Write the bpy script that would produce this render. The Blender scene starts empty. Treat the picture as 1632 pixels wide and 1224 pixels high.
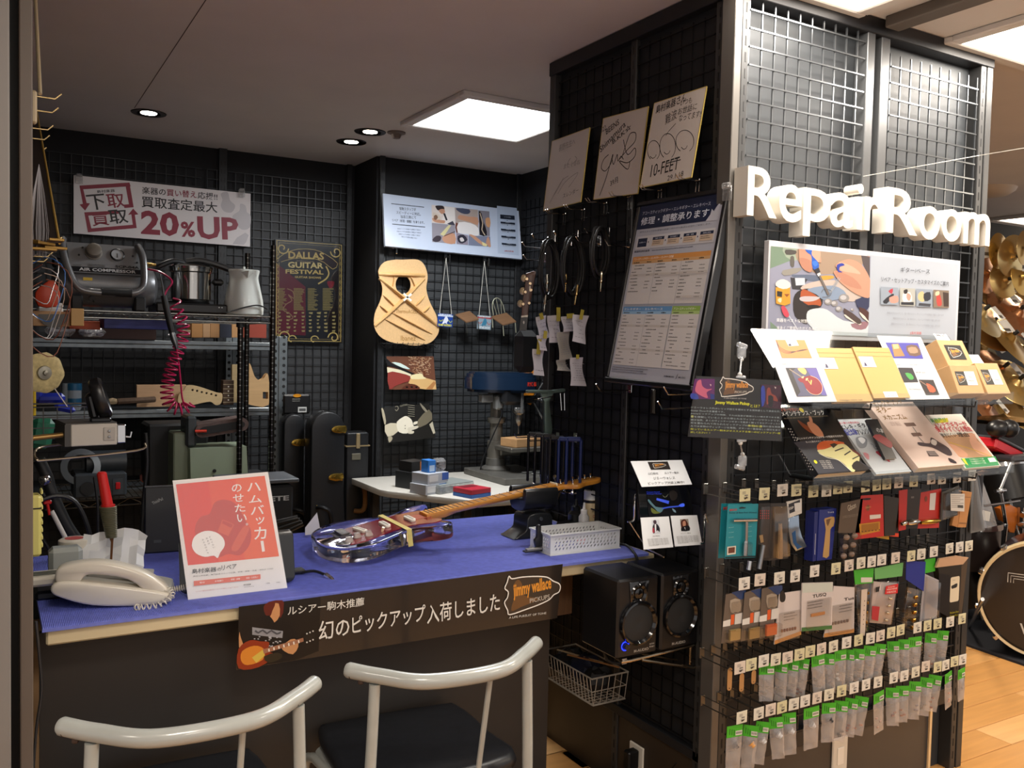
import bpy, bmesh, math, random
from mathutils import Matrix, Vector
from mathutils.geometry import tessellate_polygon
RND=random.Random(11)
SC=bpy.context.scene; COL=SC.collection
PI=math.pi
# ---------------------------------------------------------------- camera
FPX=1427.48; EYE=Vector((0,0,1.45))
yaw,pitch,roll=[math.radians(a) for a in (-30.4149,-2.6007,1.3235)]
_cy,_sy,_cp,_sp=math.cos(yaw),math.sin(yaw),math.cos(pitch),math.sin(pitch)
FW=Vector((-_sy*_cp,_cy*_cp,_sp)); _r=Vector((_cy,_sy,0)); _u=_r.cross(FW)
RT=math.cos(roll)*_r+math.sin(roll)*_u; UP=-math.sin(roll)*_r+math.cos(roll)*_u
cam=bpy.data.cameras.new('camera'); cam.sensor_width=36; cam.lens=36*FPX/1632
cam.clip_start=.02; cam.clip_end=60
co=bpy.data.objects.new('camera',cam); COL.objects.link(co)
co.matrix_world=Matrix(((RT.x,UP.x,-FW.x,0),(RT.y,UP.y,-FW.y,0),(RT.z,UP.z,-FW.z,EYE.z),(0,0,0,1)))
SC.camera=co
# ---------------------------------------------------------------- view, world, lamps
vs=SC.view_settings; vs.view_transform='Standard'; vs.look='None'; vs.gamma=1; vs.use_curve_mapping=False; vs.exposure=.36
W=bpy.data.worlds.new('world'); SC.world=W; W.use_nodes=True
W.node_tree.nodes['Background'].inputs[0].default_value=(.78,.74,.72,1)
W.node_tree.nodes['Background'].inputs[1].default_value=.75
def lamp(name,kind,loc,power,col,size=.5,rot=(0,0,0),sy=None,spot=None):
    l=bpy.data.lights.new(name,kind); l.energy=power; l.color=col
    if kind=='AREA':
        l.size=size
        if sy: l.shape='RECTANGLE'; l.size_y=sy
    elif kind=='SPOT': l.spot_size=spot; l.spot_blend=.6; l.shadow_soft_size=size
    else: l.shadow_soft_size=size
    o=bpy.data.objects.new(name,l); o.location=loc; o.rotation_euler=rot; COL.objects.link(o); return o
WARM=(1,.86,.7); COOL=(.93,.97,1)
CZ=2.47
FIX=[('repair',1.99,3.60,26,COOL),('front',1.94,1.54,17,(1,.95,.88)),('front',3.0,1.54,26,(1,.93,.84)),
     ('front',.3,.2,16,(1,.93,.84)),('front',-1.5,.4,10,(1,.93,.84)),('front',3.0,-.6,20,(1,.93,.84)),('front',.6,-1.8,14,(1,.93,.84)),
     ('front',5.0,.5,28,(1,.86,.68)),('front',6.8,3.72,26,(1,.84,.64)),('front',3.6,3.0,30,(1,.88,.72))]
for i,(k,x,y,p,c) in enumerate(FIX):
    lamp('ceiling_lamp','AREA',(x,y,CZ-.075 if k=='repair' else CZ-.03),p,c,.5)
for x,y in ((.646,4.458),(1.625,4.198),(1.627,4.467)):
    lamp('downlight_lamp','SPOT',(x,y,CZ-.02),9,(1,.93,.85),.03,(0,0,0),spot=1.6)
# ---------------------------------------------------------------- helpers
def ray(px,py): return FW+RT*((px-816)/FPX)-UP*((py-612)/FPX)
def onp(px,py,P0,N):
    d=ray(px,py); return EYE+d*((P0-EYE).dot(N)/d.dot(N))
def ox(px,py,x): return onp(px,py,Vector((x,0,0)),Vector((1,0,0)))
def oy(px,py,y): return onp(px,py,Vector((0,y,0)),Vector((0,1,0)))
def oz(px,py,z): return onp(px,py,Vector((0,0,z)),Vector((0,0,1)))
V=Vector
def lin(h):
    c=[int(h[i:i+2],16)/255 for i in (0,2,4)]
    return tuple(x/12.92 if x<=.04045 else ((x+.055)/1.055)**2.4 for x in c)
_m={}
def M(h,rough=.5,metal=0,kind='',amt=.12,scale=30,emit=0,bump=0,spec=None,coat=0,alpha=1,trans=0,ior=1.45):
    key=(h,rough,metal,kind,amt,scale,emit,bump,spec,coat,alpha,trans)
    if key in _m: return _m[key]
    m=bpy.data.materials.new('mat_'+h+(('_'+kind) if kind else '')); m.use_nodes=True; _m[key]=m
    nt=m.node_tree; N=nt.nodes; L=nt.links; b=N['Principled BSDF']; c=lin(h)
    b.inputs['Base Color'].default_value=(*c,1); b.inputs['Roughness'].default_value=rough; b.inputs['Metallic'].default_value=metal
    if spec is not None: b.inputs['Specular IOR Level'].default_value=spec
    if coat: b.inputs['Coat Weight'].default_value=coat; b.inputs['Coat Roughness'].default_value=.08
    if alpha<1: b.inputs['Alpha'].default_value=alpha
    if trans: b.inputs['Transmission Weight'].default_value=trans; b.inputs['IOR'].default_value=ior
    if emit: b.inputs['Emission Color'].default_value=(*c,1); b.inputs['Emission Strength'].default_value=emit
    if kind:
        tc=N.new('ShaderNodeTexCoord'); mp=N.new('ShaderNodeMapping'); L.new(tc.outputs['Object'],mp.inputs[0])
        if kind=='noise': t=N.new('ShaderNodeTexNoise'); t.inputs['Scale'].default_value=scale; t.inputs['Detail'].default_value=4; out=t.outputs['Fac']
        elif kind=='wood':
            mp.inputs['Scale'].default_value=(1,12,12); t=N.new('ShaderNodeTexNoise'); t.inputs['Scale'].default_value=scale; t.inputs['Detail'].default_value=6; t.inputs['Distortion'].default_value=.6; out=t.outputs['Fac']
        elif kind=='woodz':
            mp.inputs['Scale'].default_value=(12,12,1); t=N.new('ShaderNodeTexNoise'); t.inputs['Scale'].default_value=scale; t.inputs['Detail'].default_value=6; t.inputs['Distortion'].default_value=.6; out=t.outputs['Fac']
        elif kind=='brush':
            mp.inputs['Scale'].default_value=(1,40,40); t=N.new('ShaderNodeTexNoise'); t.inputs['Scale'].default_value=scale; out=t.outputs['Fac']
        elif kind=='ring':
            t=N.new('ShaderNodeTexWave'); t.wave_type='RINGS'; t.rings_direction='Z'; t.inputs['Scale'].default_value=scale; t.inputs['Distortion'].default_value=1; out=t.outputs['Fac']
        L.new(mp.outputs[0],t.inputs['Vector'])
        mr=N.new('ShaderNodeMapRange'); mr.inputs[1].default_value=.3; mr.inputs[2].default_value=.7; mr.inputs[3].default_value=1-amt; mr.inputs[4].default_value=1+amt
        L.new(out,mr.inputs[0])
        mx=N.new('ShaderNodeVectorMath'); mx.operation='SCALE'; mx.inputs[0].default_value=c; L.new(mr.outputs[0],mx.inputs['Scale']); L.new(mx.outputs[0],b.inputs['Base Color'])
        if bump:
            bp=N.new('ShaderNodeBump'); bp.inputs['Strength'].default_value=bump; bp.inputs['Distance'].default_value=.002; L.new(out,bp.inputs['Height']); L.new(bp.outputs[0],b.inputs['Normal'])
    return m
def clear(name,tint=(1,1,1),gl=.12,rough=.12,haze=.0,hz=(.8,.8,.8)):
    "thin clear plastic film or sheet"
    if name in _m: return _m[name]
    m=bpy.data.materials.new(name); m.use_nodes=True; _m[name]=m; nt=m.node_tree; N=nt.nodes; L=nt.links; N.remove(N['Principled BSDF'])
    tr=N.new('ShaderNodeBsdfTransparent'); tr.inputs[0].default_value=(*tint,1); g=N.new('ShaderNodeBsdfGlossy'); g.inputs['Roughness'].default_value=rough
    fr=N.new('ShaderNodeLayerWeight'); pw=N.new('ShaderNodeMath'); pw.operation='POWER'; pw.inputs[1].default_value=4; L.new(fr.outputs['Facing'],pw.inputs[0]); ad=N.new('ShaderNodeMath'); ad.operation='MULTIPLY_ADD'; ad.inputs[1].default_value=.5; ad.inputs[2].default_value=gl; L.new(pw.outputs[0],ad.inputs[0])
    x=N.new('ShaderNodeMixShader'); L.new(ad.outputs[0],x.inputs[0]); L.new(tr.outputs[0],x.inputs[1]); L.new(g.outputs[0],x.inputs[2])
    out=x
    if haze:
        d=N.new('ShaderNodeBsdfDiffuse'); d.inputs[0].default_value=(*hz,1); y=N.new('ShaderNodeMixShader'); y.inputs[0].default_value=haze
        n=N.new('ShaderNodeTexNoise'); n.inputs['Scale'].default_value=45; mr=N.new('ShaderNodeMapRange'); mr.inputs[3].default_value=haze*.4; mr.inputs[4].default_value=haze*1.6; L.new(n.outputs['Fac'],mr.inputs[0]); L.new(mr.outputs[0],y.inputs[0])
        L.new(x.outputs[0],y.inputs[1]); L.new(d.outputs[0],y.inputs[2]); out=y
        tc=N.new('ShaderNodeTexCoord'); L.new(tc.outputs['Object'],n.inputs['Vector'])
        n2=N.new('ShaderNodeTexNoise'); n2.inputs['Scale'].default_value=28; L.new(tc.outputs['Object'],n2.inputs['Vector'])
        bp=N.new('ShaderNodeBump'); bp.inputs['Strength'].default_value=.6; bp.inputs['Distance'].default_value=.004; L.new(n2.outputs['Fac'],bp.inputs['Height']); L.new(bp.outputs[0],g.inputs['Normal'])
    L.new(out.outputs[0],N['Material Output'].inputs[0]); return m
class MB:
    "collects geometry for ONE mesh object; material slots follow set()"
    def __init__(s,mat=None,T=None): s.v=[]; s.f=[]; s.mi=[]; s.ms=[]; s.c=0; s.T=T; s.set(mat) if mat else None
    def set(s,mat):
        if mat not in s.ms: s.ms.append(mat)
        s.c=s.ms.index(mat); return s
    def add(s,vs,fs,T=None):
        b=len(s.v)
        if T is not None: vs=[T@V(p) for p in vs]
        if s.T is not None: vs=[s.T@V(p) for p in vs]
        s.v+=[tuple(p) for p in vs]; s.f+=[tuple(i+b for i in f) for f in fs]; s.mi+=[s.c]*len(fs); return s
    def box(s,c,d,b=0,T=None,top=1):
        "centre c, size d, chamfer b"
        x,y,z=[q/2 for q in d]; b=min(b,x*.95,y*.95,z*.95)
        if b<=0:
            vs=[(c[0]+i*x*(top if k>0 else 1),c[1]+j*y*(top if k>0 else 1),c[2]+k*z) for k in(-1,1) for j in(-1,1) for i in(-1,1)]
            return s.add(vs,[(0,2,3,1),(4,5,7,6),(0,1,5,4),(2,6,7,3),(0,4,6,2),(1,3,7,5)],T)
        vs=[]; ix={}
        for i in(-1,1):
            for j in(-1,1):
                for k in(-1,1):
                    for a in range(3):
                        p=[i*(x-b),j*(y-b),k*(z-b)]; p[a]=(i*x,j*y,k*z)[a]; ix[(i,j,k,a)]=len(vs)
                        if k>0: p[0]*=top; p[1]*=top
                        vs.append((c[0]+p[0],c[1]+p[1],c[2]+p[2]))
        fs=[]
        for a in range(3):
            o=[q for q in range(3) if q!=a]
            for sg in(-1,1):
                q=[]
                for u,w in((-1,-1),(1,-1),(1,1),(-1,1)):
                    t=[0,0,0]; t[a]=sg; t[o[0]]=u; t[o[1]]=w; q.append(ix[(*t,a)])
                fs.append(tuple(q))
            for u in(-1,1):
                for w in(-1,1):
                    t=[0,0,0]; t[o[0]]=u; t[o[1]]=w; t[a]=-1; t2=list(t); t2[a]=1
                    fs.append((ix[(*t,o[0])],ix[(*t2,o[0])],ix[(*t2,o[1])],ix[(*t,o[1])]))
        for i in(-1,1):
            for j in(-1,1):
                for k in(-1,1): fs.append(tuple(ix[(i,j,k,a)] for a in range(3)))
        s.dirty=True
        return s.add(vs,fs,T)
    def bx(s,x0,x1,y0,y1,z0,z1,b=0,T=None): return s.box(((x0+x1)/2,(y0+y1)/2,(z0+z1)/2),(abs(x1-x0),abs(y1-y0),abs(z1-z0)),b,T)
    def tube(s,pts,r,n=8,closed=False,cap=True,T=None):
        pts=[V(p) for p in pts]; N=len(pts); rs=r if isinstance(r,(list,tuple)) else [r]*N
        vs=[]; prev=None
        for i,p in enumerate(pts):
            if closed: t=pts[(i+1)%N]-pts[i-1]
            else: t=pts[min(i+1,N-1)]-pts[max(i-1,0)]
            if t.length<1e-9: t=V((0,0,1))
            t.normalize()
            if prev is None:
                a=V((0,0,1)) if abs(t.z)<.9 else V((1,0,0)); prev=(a-a.dot(t)*t).normalized()
            else:
                q=prev-prev.dot(t)*t
                prev=q.normalized() if q.length>1e-6 else prev
            w=t.cross(prev)
            for k in range(n):
                an=2*PI*k/n; vs.append(p+prev*(math.cos(an)*rs[i])+w*(math.sin(an)*rs[i]))
        fs=[]
        for i in range(N if closed else N-1):
            j=(i+1)%N
            for k in range(n): fs.append((i*n+k,i*n+(k+1)%n,j*n+(k+1)%n,j*n+k))
        if cap and not closed: fs.append(tuple(range(n-1,-1,-1))); fs.append(tuple((N-1)*n+k for k in range(n)))
        return s.add(vs,fs,T)
    def cyl(s,a,b,r,r2=None,n=16,T=None): return s.tube([a,b],[r,r if r2 is None else r2],n,T=T)
    def lathe(s,prof,n=20,T=None,cap=True,sx=1,sy=1):
        vs=[(r*math.cos(2*PI*k/n)*sx,r*math.sin(2*PI*k/n)*sy,z) for r,z in prof for k in range(n)]
        fs=[(i*n+k,i*n+(k+1)%n,(i+1)*n+(k+1)%n,(i+1)*n+k) for i in range(len(prof)-1) for k in range(n)]
        if cap: fs+= [tuple(range(n-1,-1,-1)),tuple((len(prof)-1)*n+k for k in range(n))]
        return s.add(vs,fs,T)
    def prism(s,out,z0,z1,T=None,holes=(),b=0):
        "outline(s) in xy pulled from z0 to z1; b = rounded-over edge"
        loops=[list(out)]+[list(h) for h in holes]
        n=[len(l) for l in loops]; flat=[p for l in loops for p in l]; K=len(flat)
        tri=tessellate_polygon([[V((p[0],p[1],0)) for p in l] for l in loops])
        if not b:
            vs=[(p[0],p[1],z0) for p in flat]+[(p[0],p[1],z1) for p in flat]
            fs=[tuple(t) for t in tri]+[tuple(i+K for i in reversed(t)) for t in tri]
            o=0
            for q in n:
                fs+=[(o+i,o+(i+1)%q,K+o+(i+1)%q,K+o+i) for i in range(q)]; o+=q
            return s.add(vs,fs,T)
        def inset(l,d):
            a=sum(l[i-1][0]*l[i][1]-l[i][0]*l[i-1][1] for i in range(len(l))); sg=1 if a>0 else -1; r=[]
            for i in range(len(l)):
                p,q,w=V(l[i-1][:2]),V(l[i][:2]),V(l[(i+1)%len(l)][:2]); e=(w-p)
                if e.length<1e-9: r.append(l[i]); continue
                e.normalize(); nn=V((-e.y,e.x))*sg; r.append((q.x+nn.x*d,q.y+nn.y*d))
            return r
        l=loops[0]; q=len(l); steps=[(b,z0),(b*.3,z0+b*.3),(0,z0+b),(0,z1-b),(b*.3,z1-b*.3),(b,z1)]
        vs=[]; 
        for d,z in steps: vs+=[(p[0],p[1],z) for p in (inset(l,d) if d else l)]
        fs=[]
        for k in range(5): fs+=[(k*q+i,k*q+(i+1)%q,(k+1)*q+(i+1)%q,(k+1)*q+i) for i in range(q)]
        t1=tessellate_polygon([[V((p[0],p[1],0)) for p in vs[:q]]])
        fs+=[tuple(t) for t in t1]+[tuple(5*q+i for i in reversed(t)) for t in t1]
        return s.add(vs,fs,T)
    def flat(s,out,z=0,T=None,holes=()):
        loops=[list(out)]+[list(h) for h in holes]; f=[p for l in loops for p in l]
        tri=tessellate_polygon([[V((p[0],p[1],0)) for p in l] for l in loops])
        fs=[]
        for t in tri:
            a,b,c=[f[i] for i in t]; ar=(b[0]-a[0])*(c[1]-a[1])-(c[0]-a[0])*(b[1]-a[1])
            fs.append(tuple(t) if ar>0 else tuple(reversed(t)))
        return s.add([(p[0],p[1],z) for p in f],fs,T)
    def ball(s,c,r,n=12,sc=(1,1,1),T=None):
        h=n//2; prof=[(max(1e-5,math.sin(PI*i/h)),-math.cos(PI*i/h)) for i in range(h+1)]
        vs=[(c[0]+q*r*math.cos(2*PI*k/n)*sc[0],c[1]+q*r*math.sin(2*PI*k/n)*sc[1],c[2]+z*r*sc[2]) for q,z in prof for k in range(n)]
        return s.add(vs,[(i*n+k,i*n+(k+1)%n,(i+1)*n+(k+1)%n,(i+1)*n+k) for i in range(h) for k in range(n)],T)
    def mesh(s,name,ang=35):
        me=bpy.data.meshes.new(name); me.from_pydata(s.v,[],s.f)
        for m in s.ms: me.materials.append(m)
        me.polygons.foreach_set('material_index',s.mi)
        if ang:
            me.polygons.foreach_set('use_smooth',[True]*len(s.f))
            if hasattr(s,'fixn') or True:
                bm=bmesh.new(); bm.from_mesh(me); 
                if not getattr(s,'nofix',False): bmesh.ops.recalc_face_normals(bm,faces=bm.faces)
                bm.to_mesh(me); bm.free()
            me.set_sharp_from_angle(angle=math.radians(ang))
        me.update(); return me
I4=Matrix.Identity(4)
def tag(o,label=None,cat=None,group=None,kind=None):
    if label: o['label']=label
    if cat: o['category']=cat
    if group: o['group']=group
    if kind: o['kind']=kind
    return o
def T(name,label,cat,mat=None,group=None):
    "a thing: an Empty at its base that parents its parts"
    o=bpy.data.objects.new(name,None); o.empty_display_size=.02; COL.objects.link(o)
    if mat is not None: o.matrix_world=mat if isinstance(mat,Matrix) else Matrix.Translation(V(mat))
    return tag(o,label,cat,group)
def P(name,mb,parent=None,label=None,kind=None,ang=35,mat=None):
    me=mb if isinstance(mb,bpy.types.Mesh) else mb.mesh(name,ang)
    o=bpy.data.objects.new(name,me); COL.objects.link(o)
    if parent is not None: o.parent=parent
    if mat is not None: o.matrix_basis=mat if isinstance(mat,Matrix) else tr(*mat)
    return tag(o,label,None,None,kind)
def O(name,mb,label,cat,mat=None,group=None,ang=35):
    "a thing that is one mesh"
    o=P(name,mb,None,label,None,ang,mat); return tag(o,None,cat,group)
def ST(name,mb,label=None): return tag(P(name,mb),label,None,None,'structure')
def frame(o,r,u):
    r=V(r).normalized(); u=V(u); n=r.cross(u).normalized(); u=n.cross(r)
    return Matrix(((r.x,u.x,n.x,o[0]),(r.y,u.y,n.y,o[1]),(r.z,u.z,n.z,o[2]),(0,0,0,1)))
def back(x,y,z): return frame((x,y,z),(1,0,0),(0,0,1))      # hangs on a wall that faces the front
def side(x,y,z): return frame((x,y,z),(0,-1,0),(0,0,1))     # hangs on the pillar's left face
def copytree(o,par=None):
    c=o.copy(); COL.objects.link(c); c.parent=par
    for ch in list(o.children): copytree(ch,c)
    return c
def rot(a,ax): return Matrix.Rotation(math.radians(a),4,ax)
def tr(x,y,z): return Matrix.Translation((x,y,z))
def place(x,y,z,rz=0): return tr(x,y,z)@rot(rz,'Z')
def arc(cx,cy,r,a0,a1,n,ry=None):
    ry=ry or r; return [(cx+r*math.cos(math.radians(a0+(a1-a0)*i/n)),cy+ry*math.sin(math.radians(a0+(a1-a0)*i/n))) for i in range(n+1)]
def ell(cx,cy,rx,ry=None,n=20): return arc(cx,cy,rx,0,360*(n-1)/n,n-1,ry or rx)
def rrect(x0,y0,x1,y1,r,n=4):
    return arc(x1-r,y0+r,r,-90,0,n)+arc(x1-r,y1-r,r,0,90,n)+arc(x0+r,y1-r,r,90,180,n)+arc(x0+r,y0+r,r,180,270,n)
def rect(x0,y0,x1,y1): return [(x0,y0),(x1,y0),(x1,y1),(x0,y1)]
def smooth(pts,n=6,closed=True):
    N=len(pts); r=[]
    for i in range(N if closed else N-1):
        p=[pts[(i+k)%N] if closed else pts[max(0,min(N-1,i+k))] for k in(-1,0,1,2)]
        for j in range(n):
            t=j/n; r.append(tuple(.5*(2*p[1][a]+(p[2][a]-p[0][a])*t+(2*p[0][a]-5*p[1][a]+4*p[2][a]-p[3][a])*t*t+(3*p[1][a]-p[0][a]-3*p[2][a]+p[3][a])*t**3) for a in range(len(pts[0]))))
    if not closed: r.append(tuple(pts[-1]))
    return r
_tx={}
def glyphs(s,bold=0,res=2,ext=0,bev=0):
    k=(s,bold,res,ext,bev)
    if k not in _tx:
        c=bpy.data.curves.new('t','FONT'); c.body=s; c.resolution_u=res; c.offset=bold; c.extrude=ext; c.bevel_depth=bev
        o=bpy.data.objects.new('t',c); m=o.to_mesh()
        vs=[tuple(v.co) for v in m.vertices]; fs=[tuple(p.vertices) for p in m.polygons]
        o.to_mesh_clear(); bpy.data.objects.remove(o); bpy.data.curves.remove(c)
        x=[v[0] for v in vs] or [0,1]; y=[v[1] for v in vs] or [0,1]
        _tx[k]=(vs,fs,min(x),max(x),min(y),max(y))
    return _tx[k]
class Print:
    "flat print on a plane whose local frame is mat (x right, y up, z out)"
    def __init__(s,mat,z0=0,view=(0,0,1),rough=.35,lift=.0005,**kw):
        s.m=mat; s.inv=mat.inverted(); s.P0=V(mat.col[3][:3]); s.N=V(mat.col[2][:3]); s.mb=MB(); s.mb.nofix=True; s.z=z0; s.k=0; s.view=view; s.r=rough; s.lift=lift; s.kw=kw
    def __call__(s,a,b):
        v=s.view; q=s.inv@onp(v[0]+a/v[2],v[1]+b/v[2],s.P0,s.N); return (q.x,q.y)
    def col(s,c): s.mb.set(c if not isinstance(c,str) else M(c,s.r,**s.kw)); s.k+=1; return s.z+s.lift+min(s.k,60)*4e-5+max(0,s.k-60)*5e-6
    def poly(s,c,pts,px=True,sm=0,holes=()):
        z=s.col(c); pts=[s(*p) for p in pts] if px else pts
        if sm: pts=smooth(pts,sm)
        s.mb.flat(pts,z,holes=holes); return s
    def rc(s,c,x0,y0,x1,y1): return s.poly(c,rect(x0,y0,x1,y1),False)
    def ln(s,c,pts,w,px=True,sm=0,closed=False):
        pts=[s(*p) for p in pts] if px else list(pts)
        if sm: pts=smooth(pts,sm,closed)
        z=s.col(c); N=len(pts); L=[]; Rr=[]
        for i in range(N):
            a=V(pts[i-1] if (i or closed) else pts[0]); b=V(pts[(i+1)%N] if (i<N-1 or closed) else pts[-1]); d=(b-a)
            d=d.normalized() if d.length>1e-9 else V((1,0)); n=V((-d.y,d.x))*w/2; L.append((pts[i][0]+n.x,pts[i][1]+n.y,z)); Rr.append((pts[i][0]-n.x,pts[i][1]-n.y,z))
        fs=[(i,N+i,N+(i+1)%N,(i+1)%N) for i in range(N if closed else N-1)]
        s.mb.add(L+Rr,fs); return s
    def txt(s,c,t,x,y,w,h,bold=.01,rotd=0,al='l',res=2):
        "text fitted into a box w by h whose lower left corner is x,y (local metres)"
        bold=min(bold,.035) if all(ord(q)<256 for q in t) else min(bold,.010)
        vs,fs,x0,x1,y0,y1=glyphs(t,bold,res); z=s.col(c)
        if x1<=x0: return s
        a=w/(x1-x0); b=h/max(y1-y0,1e-6); cr,sr=math.cos(math.radians(rotd)),math.sin(math.radians(rotd))
        s.mb.add([(x+(p[0]-x0)*a*cr-(p[1]-y0)*b*sr,y+(p[0]-x0)*a*sr+(p[1]-y0)*b*cr,z) for p in vs],fs); return s
    def txp(s,c,t,A,B,h,bold=.01):
        "text whose lower edge runs from photo point A to B"
        a,b=V(s(*A)),V(s(*B)); d=b-a; return s.txt(c,t,a.x,a.y,d.length,h,bold,math.degrees(math.atan2(d.y,d.x)))
    def greek(s,c,x0,y0,w,n,dy,h,rnd=.25):
        "rows of print too small to read"
        for i in range(n):
            q=w*(1-RND.random()*rnd); x=x0; z=s.col(c)
            while x<x0+q:
                l=RND.uniform(.5,1.6)*h; s.mb.flat(rect(x,y0-i*dy,min(x+l,x0+q),y0-i*dy+h*RND.uniform(.7,1)),z); x+=l+h*.35
        return s
    def done(s,name,parent,label=None): return P(name,s.mb,parent,label,ang=0)
BLK=M('0d0d0e',.55)
# ================================================================ room
wallm=M('141519',.75,kind='noise',amt=.15,scale=6); ceilm=M('d6d2d0',.9,kind='noise',amt=.04,scale=3); frm=M('26272a',.42,.3)
panelm=M('34373a',.5,kind='noise',amt=.06,scale=5)
# floor boards
b=MB(M('8f6a45',.5)); b.bx(-4,9,-3.5,6.5,-.06,-.006); fl=ST('floor',b,'pale orange wood laminate floor')
wm=[M(h,.38,kind='wood',amt=.1,scale=3) for h in('c8965c','bf8b50','cf9f66','b98549')]
bw=.145; bl=1.2; pm=[]
for m in wm:
    b=MB(m); b.box((0,0,-.003),(bl-.003,bw-.003,.006),.0015); pm.append(b.mesh('floorboard'))
ang=-8
fdir=math.radians(0)
n=0
for j in range(26):
    for i in range(4):
        y=-.1+j*bw+.3; x=1.9+i*bl+(j*.43%1)*bl-.6
        if n>=150: break
        o=P('floorboard',pm[(i*3+j*5+(j*j)%3)%4],fl,mat=tr(x,y,0)); n+=1
for j in range(16):
    for i in range(2):
        o=P('floorboard',pm[(i+j*3)%4],fl,mat=tr(.1+i*bl+(j%3)*.4-.5,.2+j*bw+.3,0)); n+=1
b=MB(ceilm); b.bx(-4,9,-3.5,6.5,CZ,CZ+.1); ce=ST('ceiling',b,'plain grey-beige plaster ceiling')
b=MB(M('4a403a',.8)); b.bx(.5755,.5785,2.4,4.4,CZ-.0006,CZ+.01); P('panel_joint',b,ce,label='thin dark joint line in the ceiling')
b=MB(wallm); b.bx(-.05,1.87,5.07,5.2,0,CZ); ST('wall_back',b,'black back wall on the left behind the shelving')
b=MB(wallm); b.bx(1.87,2.9,4.72,5.2,0,CZ); ST('wall_back_right',b,'black back wall set forward behind the drill press')
b=MB(wallm); b.bx(2.79,2.9,2.80,4.72,0,CZ); ST('wall_right',b,'black side wall behind the pillar')
b=MB(wallm); b.bx(-.08,.02,2.05,5.07,0,CZ); ST('wall_left',b,'dark side wall with hooks at far left')
# shop shell around the camera
b=MB(M('2a2420',.8)); b.bx(2.9,9,4.3,4.4,0,CZ); ST('wall_drum_corner',b,'dark wall behind the cymbals')
b=MB(M('8d7d6c',.8)); b.bx(-4,-.08,2.2,2.3,0,CZ); ST('wall_left_outer',b)
# left door frame strips
b=MB(M('77736f',.5)); b.bx(-.6,.0366,1.86,1.96,0,CZ,.003); ST('trim_1',b,'pale grey upright edge at the far left')
b=MB(M('0c0b0b',.6)); b.bx(.0,.06,2.0,2.05,0,CZ); ST('trim_2',b,'black gap strip beside the grey upright')
b=MB(M('5d534b',.55)); b.bx(.0525,.0745,1.9,1.98,0,CZ,.002); ST('trim_3',b,'brown-grey upright post at the left of the counter')
# column inside ceiling fixtures
def fixture(x,y,kind):
    t=T('ceiling_light',{'repair':'square white ceiling light glowing over the repair corner'}.get(kind,kind),'ceiling light',(x,y,CZ))
    w=.325; f=MB(M('d8d4d0',.5)); d=.022
    for a,bb,c,e in((-w,w,-w,-w+.045),(-w,w,w-.045,w),(-w,-w+.045,-w+.045,w-.045),(w-.045,w,-w+.045,w-.045)): f.bx(a,bb,c,e,-d,0,.004)
    P('frame',f,t)
    g=MB(M('ffffff' if kind=='repair' else 'fff0dc',.4,emit=5 if kind=='repair' else 6)); g.bx(-w+.045,w-.045,-w+.045,w-.045,-.016,-.003); P('diffuser',g,t,label='glowing white diffuser')
lab=[None,'square ceiling light at the top edge just in front of the pillar','bright square ceiling light at the top right corner',
 'ceiling light over the chairs','ceiling light out of view on the left','ceiling light behind the viewer on the right','ceiling light behind the viewer','ceiling light over the drum kit','far ceiling light above the cymbals','ceiling light behind the pillar']
for i,(k,x,y,p_,c_) in enumerate(FIX): fixture(x,y,'repair' if k=='repair' else lab[i])
for (x,y),l in zip(((.646,4.458),(1.625,4.198),(1.627,4.467)),('lit round downlight alone on the left of the ceiling','farther right round downlight of the pair','nearer left round downlight of the pair by the corner')):
    t=T('downlight',l,'downlight',(x,y,CZ)); r=MB(M('15100e',.35)); r.lathe([(.052,-.004),(.075,-.004),(.078,0),(.05,0)],28,cap=False); r.lathe([(.05,0),(.035,.0)],24,cap=False); P('trim_ring',r,t)
    g=MB(M('fff4e4',.4,emit=22)); g.lathe([(.001,-.003),(.034,-.003),(.036,-.001)],20,cap=False); P('bulb',g,t,label='glowing bulb')
t=T('smoke_detector','small round detector beside the pair of downlights','detector',(1.735,4.13,CZ)); g=MB(M('6d5f57',.6)); g.lathe([(.001,-.03),(.018,-.03),(.026,-.012),(.045,-.006),(.045,0)],20); P('housing',g,t)
# ceiling beam / curtain track by the pillar
b=MB(M('5f574f',.6)); b.bx(2.36,2.425,-1.0,1.83,CZ-.035,CZ,.003); b.bx(2.4251,2.45,-1.0,1.83,CZ-.018,CZ); ST('trim_4',b,'dark grey rail along the ceiling meeting the pillar top')
# ================================================================ pillar
pil=T('display_pillar','tall black gridwall display pillar with slotted posts','display pillar',(1.765,1.85,0))
def pp(name,b,label=None,kind=None,ang=35): return P(name,b,pil,label,kind,ang)
def rel(b): b.T=tr(-1.765,-1.85,0); return b
b=rel(MB(panelm)); b.bx(1.80,2.94,1.90,2.79,.0,2.44); pp('core_panel',b,'dark grey backing panels')
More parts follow.
